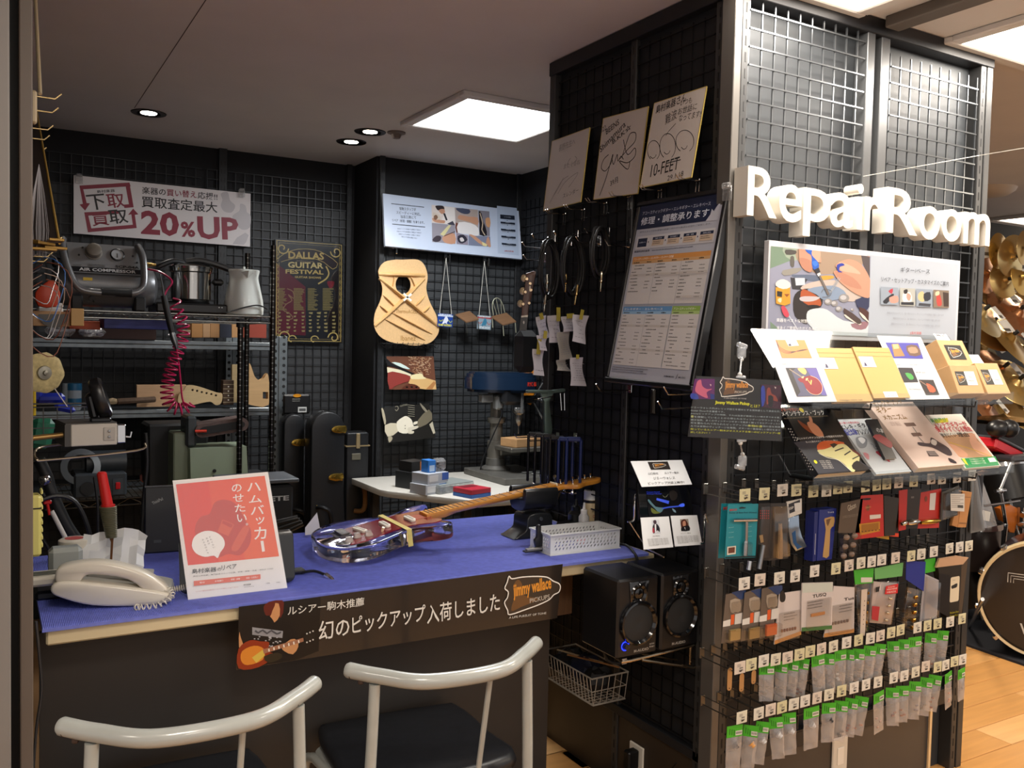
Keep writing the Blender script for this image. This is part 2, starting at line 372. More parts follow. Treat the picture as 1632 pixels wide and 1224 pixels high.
# left face backing darker
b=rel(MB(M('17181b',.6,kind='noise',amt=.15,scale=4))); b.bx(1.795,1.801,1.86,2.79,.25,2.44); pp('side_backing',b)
b=rel(MB(M('1b1c1f',.55))); b.bx(1.84,2.9,1.893,1.8995,.29,1.64); pp('lower_backing',b,'black backing behind the hanging goods')
b=rel(MB(M('33291f',.5,kind='noise',amt=.08,scale=3)));b.bx(1.785,1.80,1.87,2.79,.0,.245); pp('base_board',b,'dark brown base panel of the left face')
b=rel(MB(M('453d36',.5,kind='noise',amt=.05,scale=3)));b.bx(1.83,2.78,1.872,1.899,.0,.235); pp('base_board',b,'brown-grey base panel of the front')
b=rel(MB(M('d8b98a',.5)));b.bx(2.785,2.797,1.862,1.868,.0,.235); pp('edge_strip',b,'pale strip at the right of the base panel')
postm=M('3a3a3a',.38,.35); postl=M('58595a',.32,.4)
def post(x0,x1,y0,y1,z0=0,z1=2.46,m=postm,slot='x',sx=None):
    b=rel(MB(m)); b.bx(x0,x1,y0,y1,z0,z1,.002); p=pp('upright_post',b)
    if slot:
        s=rel(MB(BLK))
        k=z0+.05
        while k<z1-.03:
            if slot=='x': s.box((sx or (x0+x1)/2,y0-.0004,k),(.0045,.0012,.026))
            else: s.box((x0-.0004,sx or (y0+y1)/2,k),(.0012,.0045,.026))
            k+=.045
        P('slots',s,p,kind='stuff',ang=0)
post(1.765,1.792,1.848,1.90,m=M('6b6762',.36,.45),slot=None)
post(1.796,1.822,1.852,1.90,slot='x',sx=1.811)
post(2.925,2.955,1.85,1.90,slot=None); post(2.893,2.92,1.852,1.90,slot='x')
post(2.315,2.35,1.852,1.90,1.66,m=postl,slot=None); post(2.385,2.425,1.856,1.90,1.66,m=postl,slot=None)
post(1.77,1.80,2.755,2.792,slot=None); post(1.775,1.797,1.902,1.935,slot='y'); post(1.78,1.80,2.30,2.33,slot='y')
b=rel(MB(frm)); b.bx(1.765,2.955,1.846,1.90,2.42,2.468,.002); b.bx(1.765,1.80,1.90,2.792,2.42,2.468,.002); pp('top_rail',b)
b=rel(MB(frm)); b.bx(1.80,2.92,1.862,1.89,.235,.285,.002); b.bx(1.775,1.80,1.90,2.792,.245,.275,.002); pp('bottom_rail',b)
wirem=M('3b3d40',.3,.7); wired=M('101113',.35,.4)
def grid(x0,x1,z0,z1,y=1.858,m=wirem,px=.05,pz=.05,r=.0018,T_=None,name='grid_panel',parent=None,lab=None):
    b=MB(m); L=T_
    if parent is None: rel(b)
    k=z0
    while k<=z1+1e-6: b.box(((x0+x1)/2,y,k),(x1-x0,r*2,r*2),0,L); k+=pz
    k=x0
    while k<=x1+1e-6: b.box((k,y+r*2,(z0+z1)/2),(r*2,r*2,z1-z0),0,L); k+=px
    return P(name,b,parent or pil,lab,'stuff',0)
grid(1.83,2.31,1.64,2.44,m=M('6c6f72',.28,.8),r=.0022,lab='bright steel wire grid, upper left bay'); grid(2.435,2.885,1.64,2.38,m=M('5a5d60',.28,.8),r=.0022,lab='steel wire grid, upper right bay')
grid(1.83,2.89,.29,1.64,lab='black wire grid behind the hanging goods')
# left-face grid
sg=frame((1.784,1.85,0),(0,1,0),(0,0,1))
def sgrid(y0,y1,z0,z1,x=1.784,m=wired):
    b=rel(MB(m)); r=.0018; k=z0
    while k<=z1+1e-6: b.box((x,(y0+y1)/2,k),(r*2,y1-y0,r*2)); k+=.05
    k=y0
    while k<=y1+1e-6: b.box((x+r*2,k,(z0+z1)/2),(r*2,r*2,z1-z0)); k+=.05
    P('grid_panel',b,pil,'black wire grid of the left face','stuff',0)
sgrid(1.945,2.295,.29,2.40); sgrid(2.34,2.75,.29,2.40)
# outlet plates
def outlet(mt,label,plug):
    t=T('wall_outlet',label,'outlet',mt); b=MB(M('d9d2c4',.35)); b.box((0,0,.004),(.07,.12,.008),.003); P('cover_plate',b,t)
    s=MB(M('efe8da',.3)); s.box((0,.0,.0088),(.03,.055,.003),.001); P('socket',s,t)
    return t
outlet(back(2.335,1.872,.165),'cream wall outlet plate low on the pillar front',0)
wo=ox(1016,1215,1.785); outlet(side(1.785,wo.y,wo.z-.0),'white wall outlet low on the pillar left face with black plug',1)
t=T('power_adapter','black plug adapter pushed into the outlet under the speakers','adapter',side(1.776,wo.y-.006,wo.z+.01)); b=MB(M('111111',.4)); b.box((0,.01,.022),(.032,.06,.042),.005); P('body',b,t)
b=MB(M('111111',.4)); b.tube(smooth([(0,-.02,.02),(0,-.06,.03),(.03,-.12,.02),(.08,-.1,.015),(.14,.0,.012),(.2,.08,.012)],5,False),.0025,6); P('cord',b,t)
# back wall grids and posts
gb=T('gridwall','black wire gridwall on the left back wall','gridwall',(.1,5.06,0))
def bgrid(t,x0,x1,z0,z1,y,ox_,oy_,m=wired,p=.05):
    b=MB(m,tr(-ox_,-oy_,0)); r=.0019; k=z0
    while k<=z1+1e-6: b.box(((x0+x1)/2,y,k),(x1-x0,r*2,r*2)); k+=p
    k=x0
    while k<=x1+1e-6: b.box((k,y+r*2,(z0+z1)/2),(r*2,r*2,z1-z0)); k+=p
    P('wire_grid',b,t,None,'stuff',0)
def bpost(t,x,y,ox_,oy_,w=.03):
    b=MB(M('2a2b2d',.45,.2),tr(-ox_,-oy_,0)); b.bx(x-w/2,x+w/2,y-.02,y,0,CZ,.002); p=P('upright_post',b,t)
    s=MB(BLK,tr(-ox_,-oy_,0)); k=.05
    while k<CZ-.04: s.box((x-w*.2,y-.0205,k),(.004,.0012,.026)); s.box((x+w*.2,y-.0205,k),(.004,.0012,.026)); k+=.045
    P('slots',s,p,kind='stuff',ang=0)
gm=M('26282b',.4,.3)
b=MB(M('323335',.6),tr(-.1,-5.06,0)); b.bx(.1,1.85,5.064,5.069,.1,2.2); P('backing_panel',b,gb)
for x0,x1 in((.12,1.0),(1.03,1.84)): bgrid(gb,x0,x1,.15,2.35,5.05,.1,5.06,gm)
bpost(gb,1.11,5.06,.1,5.06,.045); bpost(gb,1.83,5.06,.1,5.06)
gr=T('gridwall','black wire gridwall behind the drill press','gridwall',(1.9,4.71,0))
b=MB(M('3a3c3e',.55),tr(-1.9,-4.71,0)); b.bx(1.9,2.77,4.714,4.719,.1,2.05); P('backing_panel',b,gr)
bgrid(gr,1.93,2.76,.15,2.25,4.70,1.9,4.71,gm); bpost(gr,1.895,4.71,1.9,4.71); bpost(gr,2.775,4.71,1.9,4.71)
gs=T('gridwall','black wire gridwall on the side wall beyond the pillar','gridwall',(2.785,3.8,0))
b=MB(wired,tr(-2.785,-3.8,0)); k=.2
while k<2.3: b.box((2.78,3.78,k),(.004,1.75,.004)); k+=.05
k=2.92
while k<4.66: b.box((2.782,k,1.25),(.004,.004,2.1)); k+=.05
P('wire_grid',b,gs,None,'stuff',0)
# ================================================================ counter
CT=.82; CY=2.117; CL=.107; CR=1.765
cn=T('service_counter','counter with cream edged top and dark brown front panel','counter',(CL,CY,0))
def cr_(m=None): return MB(m,tr(-CL,-CY,0))
b=cr_(M('d8c9a4',.4)); b.bx(CL,CR,CY,2.81,CT-.038,CT-.004,.004); P('worktop',b,cn,'cream edged worktop')
b=cr_(M('2b2724',.5,kind='noise',amt=.08,scale=5)); b.bx(CL-.008,1.452,CY+.10,CY+.118,0,CT-.038); P('front_panel',b,cn,'dark brown front panel')
b=cr_(M('2b2724',.5)); b.bx(1.434,1.452,CY+.118,2.80,0,CT-.038); P('end_panel',b,cn)
b=cr_(M('5f4632',.5,kind='woodz',amt=.2,scale=8)); b.bx(1.492,1.548,2.24,2.285,.625,CT-.038,.002); P('support_block',b,cn,'brown wooden block under the right end')
mt_=T('counter_mat','blue ribbed rubber mat covering the counter top','mat',(CL,CY,CT))
bm_=M('6a74c6',.55,kind='noise',amt=.1,scale=60); b=MB(bm_,tr(-CL,-CY,-CT))
prof=[(CY-.014,CT-.004),(CY-.014,CT+.003),(CY-.008,CT+.005),(2.80,CT+.005)]
x=CL-.008; xe=CR-.035; vs=[]; step=.0035; n=0
while x<xe:
    for d,h in((0,0),(step*.5,.0016)):
        for (yy,zz) in prof: vs.append((x+d,yy,zz+h*(1 if zz>CT-.005 else 0)))
        n+=1
    x+=step
K=len(prof); fs=[(i*K+j,(i+1)*K+j,(i+1)*K+j+1,i*K+j+1) for i in range(n-1) for j in range(K-1)]
b.add(vs,fs); b.bx(CL-.008,xe,CY-.013,2.80,CT-.003,CT+.0045); P('ribbed_sheet',b,mt_,ang=60)
MT=CT+.0065
# ---------------- chairs
def chair(x0,x1,y0,y1,label,rz=0):
    "seat rectangle x0..x1, y0 (rear, near the camera) to y1"
    w=x1-x0; cx=(x0+x1)/2; t=T('metal_chair',label,'chair',tr(cx,y0,0)@rot(rz,'Z'),'grey tube chairs at the counter')
    g=M('a4a7a2',.28,.0,kind='noise',amt=.05,scale=20,coat=.5); chip=M('3a2a22',.6); D=y1-y0; h=w/2
    sc=MB(M('14161b',.38,kind='noise',amt=.2,scale=50,bump=.15)); o=[(-h+.02,.03),(h-.02,.03),(h+.0,.2),(h-.01,D-.02),(h-.06,D+.015),(-h+.06,D+.015),(-h+.01,D-.02),(-h,.2)]
    sc.prism(smooth(o,5),.41,.455,b=.018); P('seat',sc,t,'black vinyl seat pad',ang=60)
    f=MB(g); f.tube([(-h+.012,-.035,.405),(h-.012,-.035,.405),(h-.005,D-.05,.405),(h-.05,D,.405),(-h+.05,D,.405),(-h+.005,D-.05,.405)],.011,10,closed=True); P('seat_frame',f,t)
    for sx in(-1,1):
        l=MB(g); l.tube(smooth([(sx*(h-.004),-.03,.0),(sx*(h-.012),-.042,.42),(sx*(h-.018),-.045,.60),(sx*(h-.022),-.045,.715)],5,False),.0125,12); P('leg',l,t,'grey tube rear leg rising to the back rail')
        l=MB(g); l.tube(smooth([(sx*(h-.015),.1,.402),(sx*(h+.004),D-.12,.40),(sx*(h+.012),D-.03,.385),(sx*(h+.022),D+.0,.33),(sx*(h+.035),D+.02,.0)],6,False),.0125,12); P('leg',l,t)
    r=MB(g); rp=smooth([(-h-.028,.0,.738),(-h+.03,-.048,.732),(-h*.4,-.105,.726),(h*.4,-.105,.726),(h-.03,-.048,.732),(h+.028,.0,.738)],8,False)
    n=len(rp); rad=[.017]*n; rad[0]=rad[-1]=.0135
    r.tube(rp,rad,16); br=P('back_rail',r,t,'thick curved top rail')
    e=MB(chip)
    for sx in(-1,1):
        q=[(sx*(h+.026),-.001,.7365),(sx*(h+.016),-.010,.7355)]; e.tube(q,[.0139,.0172],16)
    e.box((-h-.004,-.030,.720),(.012,.008,.016),.003); e.box((h-.03,-.062,.724),(.006,.008,.004),.001); P('chipped_paint',e,br,'brown rust where the paint is chipped at the rail ends')
    s=MB(g); s.tube([(w*.16,-.097,.714),(w*.16,-.03,.42)],.0065,10); P('spindle',s,t,'single thin spindle under the back rail')
    return t
chair(.695,1.106,1.80,2.19,'grey tube chair with black seat, right one of the pair at the counter',-4)
chair(.14,.56,1.78,2.16,'grey tube chair with rusty rail end, left one of the pair at the counter',-1)
# ================================================================ helpers for printed things
def plane(fn,k,TL,TR,BL,nrm=None,tilt=0):
    "frame + size of a flat sheet whose corners are seen at three photo points"
    a,b,c=fn(*TL,k),fn(*TR,k),fn(*BL,k); m=frame(c,b-a,a-c); w=(b-a).length; h=(a-c).dot(V(m.col[1][:3])); return m,w,h
LOGO=[(.07,1),(.12,.92),(.3,.93),(.55,.9),(.75,.84),(.86,.72),(.97,.63),(1,.52),(.97,.4),(.88,.35),(.8,.24),(.62,.15),(.4,.08),(.1,.0),(.06,.12),(.0,.33),(.05,.45),(.06,.6),(.0,.7),(.04,.85)]
def logo(p,x,y,w,h,c='e8e4dc',big=True):
    L=[(x+a*w,y+b*h) for a,b in LOGO]
    p.poly('3b3128',L,False,3); p.ln(c,L,w*.018,False,3,True)
    p.poly('6b4a2a',[(x+.12*w,y+.1*h),(x+.3*w,y+.16*h),(x+.6*w,y+.3*h),(x+.34*w,y+.45*h),(x+.3*w,y+.75*h),(x+.22*w,y+.88*h),(x+.14*w,y+.7*h),(x+.18*w,y+.5*h)],False,3)
    p.txt('d99030','jimmy wallace',x+.16*w,y+.34*h,w*.68,h*.44,.03,4)
    if big: p.txt('b8b0a4','PICKUPS',x+.45*w,y+.22*h,w*.36,h*.12,.01,4)
def shut(p,name,parent): return p.done(name,parent)
def clip(mt,label,cat='clip',col=None):
    t=T('sign_clip',label,cat,mt); b=MB(clear('clear_plastic',(.9,.9,.9),.15,.1,.12)); b.box((0,-.012,.004),(.035,.04,.004),.001); b.box((0,.008,.008),(.028,.016,.014),.003); P('body',b,t); return t
def board(name,label,m,w,h,th,col='e8e8e8',edge=None,rough=.35,cat='sign',group=None):
    t=T(name,label,cat,m,group); b=MB(M(col,rough)); b.bx(0,w,0,h,-th,0,min(.0008,th/3)); P('sheet',b,t); return t
# ================================================================ red and white trade-in sign
m,w,h=plane(oy,5.02,(117.8,279),(400,308.7),(117,372)); t=board('wall_sign','white sign with red 20% UP lettering clipped high on the left back wall',m,w,h,.004,'e6dfe0',rough=.55)
p=Print(m,view=(0,120,3.709)); rd='8c1f38'
p.poly('c2bcc0',[(1305,700),(1345,690),(1360,740),(1390,770),(1370,810),(1325,805),(1305,770),(1315,735)],sm=3); p.poly('c2bcc0',[(1420,760),(1450,770),(1460,810),(1482,830),(1475,900),(1430,912),(1385,870),(1375,830),(1415,800)],sm=3); p.poly('c2bcc0',[(1400,960),(1450,930),(1470,945),(1455,985),(1440,1003),(1375,997)])
p.poly(rd,[(470,652),(765,634),(772,656),(492,674),(512,755),(532,757),(503,800),(470,764),(490,760)]); p.poly(rd,[(765,634),(790,780),(735,785),(732,765),(762,762),(742,652)])
p.poly(rd,[(498,810),(700,800),(702,818),(522,830),(540,905),(785,883),(776,822),(757,825),(787,788),(818,822),(797,825),(808,903),(520,928)])
def tp(pr,c,s,x0,y0,x1,y1,hpx,b=.02): 
    A,B=pr(x0,y0),pr(x1,y1); U=pr(x0,y0-hpx); hh=((U[0]-A[0])**2+(U[1]-A[1])**2)**.5; d=V((B[0]-A[0],B[1]-A[1])); pr.txt(c,s,A[0],A[1],d.length,hh,b,math.degrees(math.atan2(d.y,d.x)))
tp(p,'3a3438','島村楽器',575,697,680,690,18,.01); tp(p,'1c181c','下',525,800,632,790,92,.05); tp(p,rd,'取',640,788,745,778,84,.05); tp(p,rd,'買',548,893,650,886,84,.05); tp(p,'1c181c','取',652,882,762,872,84,.05)
tp(p,'2a2428','楽器の',840,700,980,712,42,.03); tp(p,rd,'買い替え',985,713,1162,727,42,.03); tp(p,'2a2428','応援!!',1168,729,1285,740,42,.03); tp(p,'1c181c','買取査定最大',836,780,1285,815,68,.04)
tp(p,rd,'20',833,940,1058,955,145,.05); tp(p,rd,'%',1070,955,1155,958,92,.03); tp(p,rd,'UP',1170,968,1412,975,135,.06)
p.done('print',t,'red and black lettering')
for px,py,l in((126,282,'clear clip at the left corner of the red and white sign'),(385,305,'clear clip at the right corner of the red and white sign')):
    q=oy(px,py,5.01); clip(back(q.x,q.y,q.z),l)
# ================================================================ festival poster
m,w,h=plane(oy,5.03,(432,380),(540,388),(438,545)); m[1][3]-=.0
t=board('festival_poster','dark red and gold guitar festival poster on the left back wall',m,w,h,.003,'17171d',rough=.22,cat='poster')
g='c4ac68'; p=Print(m,view=(420,370,6.438),rough=.2)
p.poly('5a1426',[(100,290),(430,560),(432,1060),(110,1045),(98,500)]); 
for a in(0,.012): p.ln(g,[(.008+a,.008+a),(w-.008-a,.008+a),(w-.008-a,h-.008-a),(.008+a,h-.008-a)],.006 if a==0 else .002,False,0,True)
for cx_,cy_,sx,sy in((.04,h-.05,1,-1),(w-.04,h-.05,-1,-1),(.05,.03,1,1),(w-.05,.03,-1,1)):
    p.ln(g,[(cx_+sx*math.cos(a*.6)*(.035-a*.0023),cy_+sy*math.sin(a*.6)*(.035-a*.0023)) for a in range(13)],.007,False,2)
for x0 in(.1,.23): p.ln(g,[(x0+math.cos(a*.5)*.022,.02+.018*math.sin(a*.5)) for a in range(10)],.006,False)
p.poly('241018',[(110,300),(215,250),(350,180),(520,185),(640,230),(760,320),(710,380),(640,320),(480,265),(300,275),(190,300),(130,320)],sm=2); p.ln(g,[(110,300),(215,220),(350,175),(520,180),(640,230),(760,320),(710,380),(620,310),(480,262),(300,272),(180,305)],.003,sm=2)
tp(p,g,'DALLAS',255,270,620,285,75,.03); tp(p,'8a7a60','INTERNATIONAL',340,300,520,312,14,.01); tp(p,'d0bd80','GUITAR',250,365,615,375,62,.03); tp(p,g,'FESTIVAL',225,425,615,435,45,.03); tp(p,g,'GUITAR SHOWS',320,470,590,480,22,.02)
p.ln(g,[(640,350),(670,420),(640,480),(560,530)],.008,sm=3); p.poly('7a2030',[(655,505),(720,505),(722,540),(690,585),(660,545)],sm=2)
for c_,x0,x1 in((0,148,240),(0,308,420),(1,452,560),(1,606,720)):
    y=575
    while y<800: xe=x1-RND.random()*45; p.poly('8f8250',[(x0,y),(xe,y+1),(xe,y+6),(x0,y+5)]); y+=10.5
for i in range(8):
    for j in range(6):
        x=150+i*78+(i%2)*4; y=822+j*37; q=RND.random(); ww=22+q*22
        p.poly('9a8e5e',[(x,y),(x+ww,y-RND.random()*5),(x+ww*.9,y+12+q*8),(x+4,y+14)],sm=0)
p.ln('8c6b50',[(240,580),(300,610),(310,680),(250,640),(290,700),(230,740),(200,800),(260,830),(300,880),(250,900)],.005,sm=3)
for i in range(14): p.ln(g,ell(.0115,.04+i*.035,.006,.009,8),.0018,False,0,True); p.ln(g,ell(w-.0115,.04+i*.035,.006,.009,8),.0018,False,0,True)
p.done('print',t,'gold lettering and ornament')
b=MB(clear('gloss_film',(1,1,1),.10,.05)); b.bx(-.005,w+.005,-.005,h+.005,.0045,.0048); P('film',b,t,'glossy clear sleeve',ang=0)
# ================================================================ pale blue staff sign (leans forward)
c_=[oy(609,308,4.665),oy(826,336,4.665),oy(614,392,4.605)]; m=frame(c_[2],c_[1]-c_[0],c_[0]-c_[2]); w=(c_[1]-c_[0]).length; h=(c_[0]-c_[2]).length
t=board('wall_sign','pale blue sign with workshop photographs above the braced guitar top',m,w,h,.02,'b9c4d8',rough=.4)
p=Print(m,view=(600,300,6.8)); p.poly('a9b6cc',[(1305,190),(1520,215),(1545,730),(1315,705)]); 
p.ln('20242e',[(160,167),(516,206)],.004); p.ln('20242e',[(170,388),(527,422)],.004)
tp(p,'353b48','常勤スタッフが',250,240,430,250,36,.02); tp(p,'353b48','スピーディーに対応。',216,278,480,300,34,.02); tp(p,'353b48','当店工房にて',262,325,432,336,34,.02); tp(p,'353b48','リペア（修理・調整）を承ります。',172,362,520,390,32,.02)
for i,(x0,x1) in enumerate(((225,480),(220,486),(240,474),(270,440))): tp(p,'5a6274','当店のリペアは修理から調整まで専任が',x0,445+i*29,x1,462+i*30,15,.0)
sk='b98a70'; fr_='d6cbc4'
p.poly('cfc4bf',[(596,180),(848,208),(855,400),(598,372)]); p.poly('d8d2cf',[(740,200),(845,210),(850,390),(760,385),(700,370),(735,270)]); p.poly('2a2226',[(642,190),(720,192),(735,235),(700,245),(665,240),(645,215)],sm=3); p.poly(sk,[(672,238),(728,225),(742,262),(705,280)],sm=2); p.poly('26262c',[(722,275),(742,270),(770,345),(752,352)]); p.poly('3a3a48',[(765,385),(825,355),(852,400),(800,402)]); p.poly(sk,[(610,320),(690,345),(740,350),(735,380),(650,372),(610,350)],sm=2); p.poly('c9bcae',[(610,260),(680,290),(690,340),(620,330)],sm=2); p.poly('7a5a48',[(622,300),(650,290),(665,320),(640,345),(622,335)],sm=2)
p.poly('8e8a94',[(600,376),(850,402),(855,605),(603,582)]); p.poly('c8c090',[(690,500),(780,400),(810,402),(730,520)]); p.poly('38303a',[(604,560),(650,515),(700,525),(690,570),(640,585)],sm=2); p.poly(sk,[(715,530),(780,490),(850,500),(853,600),(760,598),(720,570)],sm=2); p.ln('3a2a24',[(730,520),(850,470)],.004)
p.poly('a89a94',[(848,210),(1098,235),(1105,515),(862,482)]); p.poly('40465c',[(862,215),(1005,230),(1005,275),(950,280),(890,255)],sm=2); p.poly(sk,[(900,290),(1000,310),(1095,320),(1098,400),(1020,370),(940,350),(880,330)],sm=2); p.poly('6a3a2a',[(858,370),(940,440),(865,485)],sm=2); p.poly('d8d4d4',[(890,370),(1020,380),(1100,430),(1100,520),(1000,500),(880,480)],sm=2); p.ln('777',[(940,370),(985,430),(1030,410),(1060,450)],.003) if False else None
p.poly('7e7a84',[(1103,240),(1222,252),(1228,520),(1112,510)]); p.poly('1c1a20',[(1106,250),(1140,280),(1150,350),(1180,420),(1195,512),(1120,505),(1118,400)],sm=2); p.ln('c8b49a',[(1120,270),(1150,380),(1140,450),(1175,510)],.006,sm=2); p.poly('c0906a',[(1180,330),(1228,325),(1230,420),(1190,410)],sm=2)
p.poly('8a8290',[(862,484),(990,512),(992,616),(866,605)]); p.poly('2c2a38',[(880,520),(940,505),(985,560),(930,600),(885,580)],sm=2); p.poly('c9c4c4',[(900,545),(930,535),(950,570),(915,580)],sm=2)
p.poly('747a90',[(996,512),(1230,525),(1238,636),(996,618)]); p.poly(sk,[(1000,500),(1060,515),(1150,590),(1170,630),(1100,590),(1030,530)],sm=2); p.poly('d6c890',[(1140,580),(1200,610),(1190,632),(1150,622)]); p.poly(sk,[(1185,590),(1210,520),(1238,630),(1215,635)],sm=2)
for i,(y0,hh) in enumerate(((285,46),(362,20),(438,20),(514,20),(592,20))):
    q=i*4; p.poly('1d2432',[(1338+q,y0),(1494+q,y0+14),(1496+q,y0+14+hh),(1340+q,y0+hh)])
    if i: tp(p,'7a7468','修理内容を確認',1348+q,y0+34,1490+q,y0+44,9,0)
    if i: tp(p,'c8d0dc','お預かり',1395+q,y0+15,1445+q,y0+20,11,0)
    if i<4: p.poly('1d2432',[(1408+q,y0+hh+16),(1422+q,y0+hh+17),(1415+q,y0+hh+25)])
tp(p,'c8d0dc','リペアの流れ',1380,320,1455,326,16,0); tp(p,'a85a58','§島村楽器',1385,690,1485,697,18,.01)
p.done('print',t,'printed text and photographs')
# ================================================================ mini wall grid hooks (double prong wire hooks)
chrome=M('c9c9c9',.16,1); steel=M('9a9c9e',.3,1)
def hook(m,label,L=.08,up=.02,group=None,r=.0022,plate=True,mt=None):
    "m: frame at the wall, z out"
    t=T('wire_hook',label,'hook',m,group); b=MB(mt or chrome); b.tube([(0,0,0),(0,-.0,L*.5),(0,0,L),(0,up*.75,L+up*.6)],r,6)
    if plate: b.box((0,.01,.003),(.02,.035,.003),.0008)
    P('prong',b,t); return t
# hooks under the pale blue sign
for i,(px,py) in enumerate(((626,395),(710,410),(772,416))):
    q=oy(px,py,4.69); t=hook(back(q.x,q.y,q.z),'chrome hook below the pale blue sign, %s from the left'%('first','second','third')[i],.05,.012)
    b=MB(chrome); b.box((0,-.012,.055),(.012,.05,.006),.002); P('hanger_plate',b,t)
# ================================================================ braced guitar top
gm=frame(oy(648,548,4.64)-V((0,0,0)),(1,0,.0),(0,0,1)); t=T('acoustic_guitar_front','braced spruce guitar top hanging on the back wall grid','guitar top',gm)
p=Print(gm); o=[(640,414),(665,414),(676,423),(681,440),(679,460),(684,480),(695,503),(699,520),(697,533),(685,546),(665,550.5),(645,549),(622,545),(605,536),(596,520),(597,500),(606,478),(609,460),(604,442),(603,430),(612,418),(628,414)]
pts=[p(*q) for q in o]; out=smooth(pts,5); hole=ell(*p(642,454),.046,.052,28)
wd=M('deb682',.45,kind='woodz',amt=.07,scale=10); b=MB(wd); b.prism(out,0,.005,holes=[hole]); P('soundboard',b,t,ang=40)
def brace(a,c,hw=.009,hh=.016,lab=None,peak=.5,col='d2a66c'):
    a=V((*p(*a),0)); c=V((*p(*c),0)); d=c-a; L=d.length; u=d.normalized(); n=V((-u.y,u.x,0)); vs=[];K=8
    for i in range(K+1):
        s_=i/K; hz=.004+.0+hh*math.sin(PI*s_)**.6*.95; q=a+u*(L*s_)
        vs+=[tuple(q+n*hw+V((0,0,.004))),tuple(q+n*hw*.35+V((0,0,.004+hz))),tuple(q-n*hw*.35+V((0,0,.004+hz))),tuple(q-n*hw+V((0,0,.004)))]
    fs=[(i*4+j,i*4+j+1,i*4+j+5,i*4+j+4) for i in range(K) for j in range(3)]+[(0,1,2,3),(K*4+3,K*4+2,K*4+1,K*4)]
    q=MB(M(col,.5,kind='woodz',amt=.06,scale=10)); q.add(vs,fs); P('brace',q,t,lab,ang=60)
brace((603,437),(677,439),.012,.02); brace((604,443),(699,521),.010,.024); brace((676,444),(597,520),.010,.024)
for a,c in(((610,470),(628,488)),((605,487),(618,498)),((676,472),(661,488)),((684,488),(674,498)),((612,508),(677,542)),((622,497),(688,532)),((628,439),(625,457)),((653,439),(661,458))): brace(a,c,.0045,.011)
b=MB(M('efe9dc',.6)); cxp=V((*p(646,474),0))
for a in(40,-40): b.box((0,0,0),(.06,.011,.003),0,tr(cxp.x,cxp.y,.030)@rot(a,'Z'))
P('cloth_patch',b,t,'white cloth cross at the brace crossing',ang=0)
p=Print(gm,z0=.0055); p.txp('a5793f','ThermoAGED',(630,499),(665,500),.022,.01); p.txp('a5793f','Ibanez',(638,543),(662,543),.028,.005); p.done('burned_lettering',t,'burned brown lettering')
q=oy(648,545,4.69); r_=T('wire_rack_hook','wire cradle hooks holding the guitar top','hook',back(q.x,q.y,q.z-.01)); b=MB(M('4a4a4c',.3,.8))
for k in range(-5,6): b.tube([(k*.032,0,0),(k*.032,-.02,.05),(k*.032,-.022,.075),(k*.032+.006,.008,.085)],.0016,5)
b.tube([(-.17,-.001,.055),(.17,-.001,.055)],.0018,5); b.tube([(-.17,0,.0),(.17,0,.0)],.0018,5); P('wires',b,r_)
# ================================================================ two photo prints
def tilted(c0,c1,c2,y0,y1): 
    a,b_,c=oy(*c0,y0),oy(*c1,y0),oy(*c2,y1); m=frame(c,b_-a,a-c); return m,(b_-a).length,(a-c).dot(V(m.col[1][:3]))
m,w,h=tilted((614,568),(689,568),(620,621),4.68,4.64); t=board('photo_print','colour photograph of hands carving, below the guitar top',m,w,h,.003,'3a2a20',rough=.25,cat='photograph')
p=Print(m,view=(600,560,7.9),rough=.25); p.rc('6b4433',.0,.0,w,h)
RND.seed(5)
for i in range(170): x=.09+RND.random()*(w-.1); y=h*.42+RND.random()*h*.56; a=RND.random()*3; l=.018; p.ln(RND.choice(['b08a6a','8a5c44','c9a98a','9c7052']),[(x,y),(min(w-.002,x+l*math.cos(a)),min(h-.001,y+l*abs(math.sin(a))*.6))],.0035,False) if (x<w-.02 and x>.14+.1*(h-y)) else None
p.poly('1c1a1c',[(125,90),(190,150),(490,290),(440,290),(230,200),(130,185)]); p.poly('cfe0d8',[(190,140),(300,150),(420,225),(330,210)],sm=2); p.poly('ded6b8',[(130,200),(300,235),(435,290),(430,330),(300,280),(135,270)]); p.poly('8c3a34',[(140,270),(280,270),(440,320),(420,370),(330,400),(230,440),(160,475)],sm=2); p.poly('d2ab72',[(430,330),(500,290),(560,280),(600,330),(740,370),(750,480),(620,480),(540,470),(400,400)]); p.poly('e4d6a6',[(440,300),(560,280),(590,320),(620,345),(440,350)],sm=2); p.poly('6a3c28',[(580,245),(615,248),(615,315),(585,310)]); p.poly('5a3024',[(320,478),(370,425),(440,410),(510,430),(540,478)],sm=2)
for x in(380,440,500): p.poly('1a100c',[(x-16,450),(x,440),(x+18,452),(x,464)],sm=2)
p.poly('b07a4a',[(620,478),(720,375),(745,400),(700,478)]); p.done('print',t)
m,w,h=tilted((607,650),(683,643),(618,706),4.68,4.61); t=board('photo_print','tilted black and white photograph of a gloved hand, below the colour photograph',m,w,h,.003,'201e1b',rough=.25,cat='photograph')
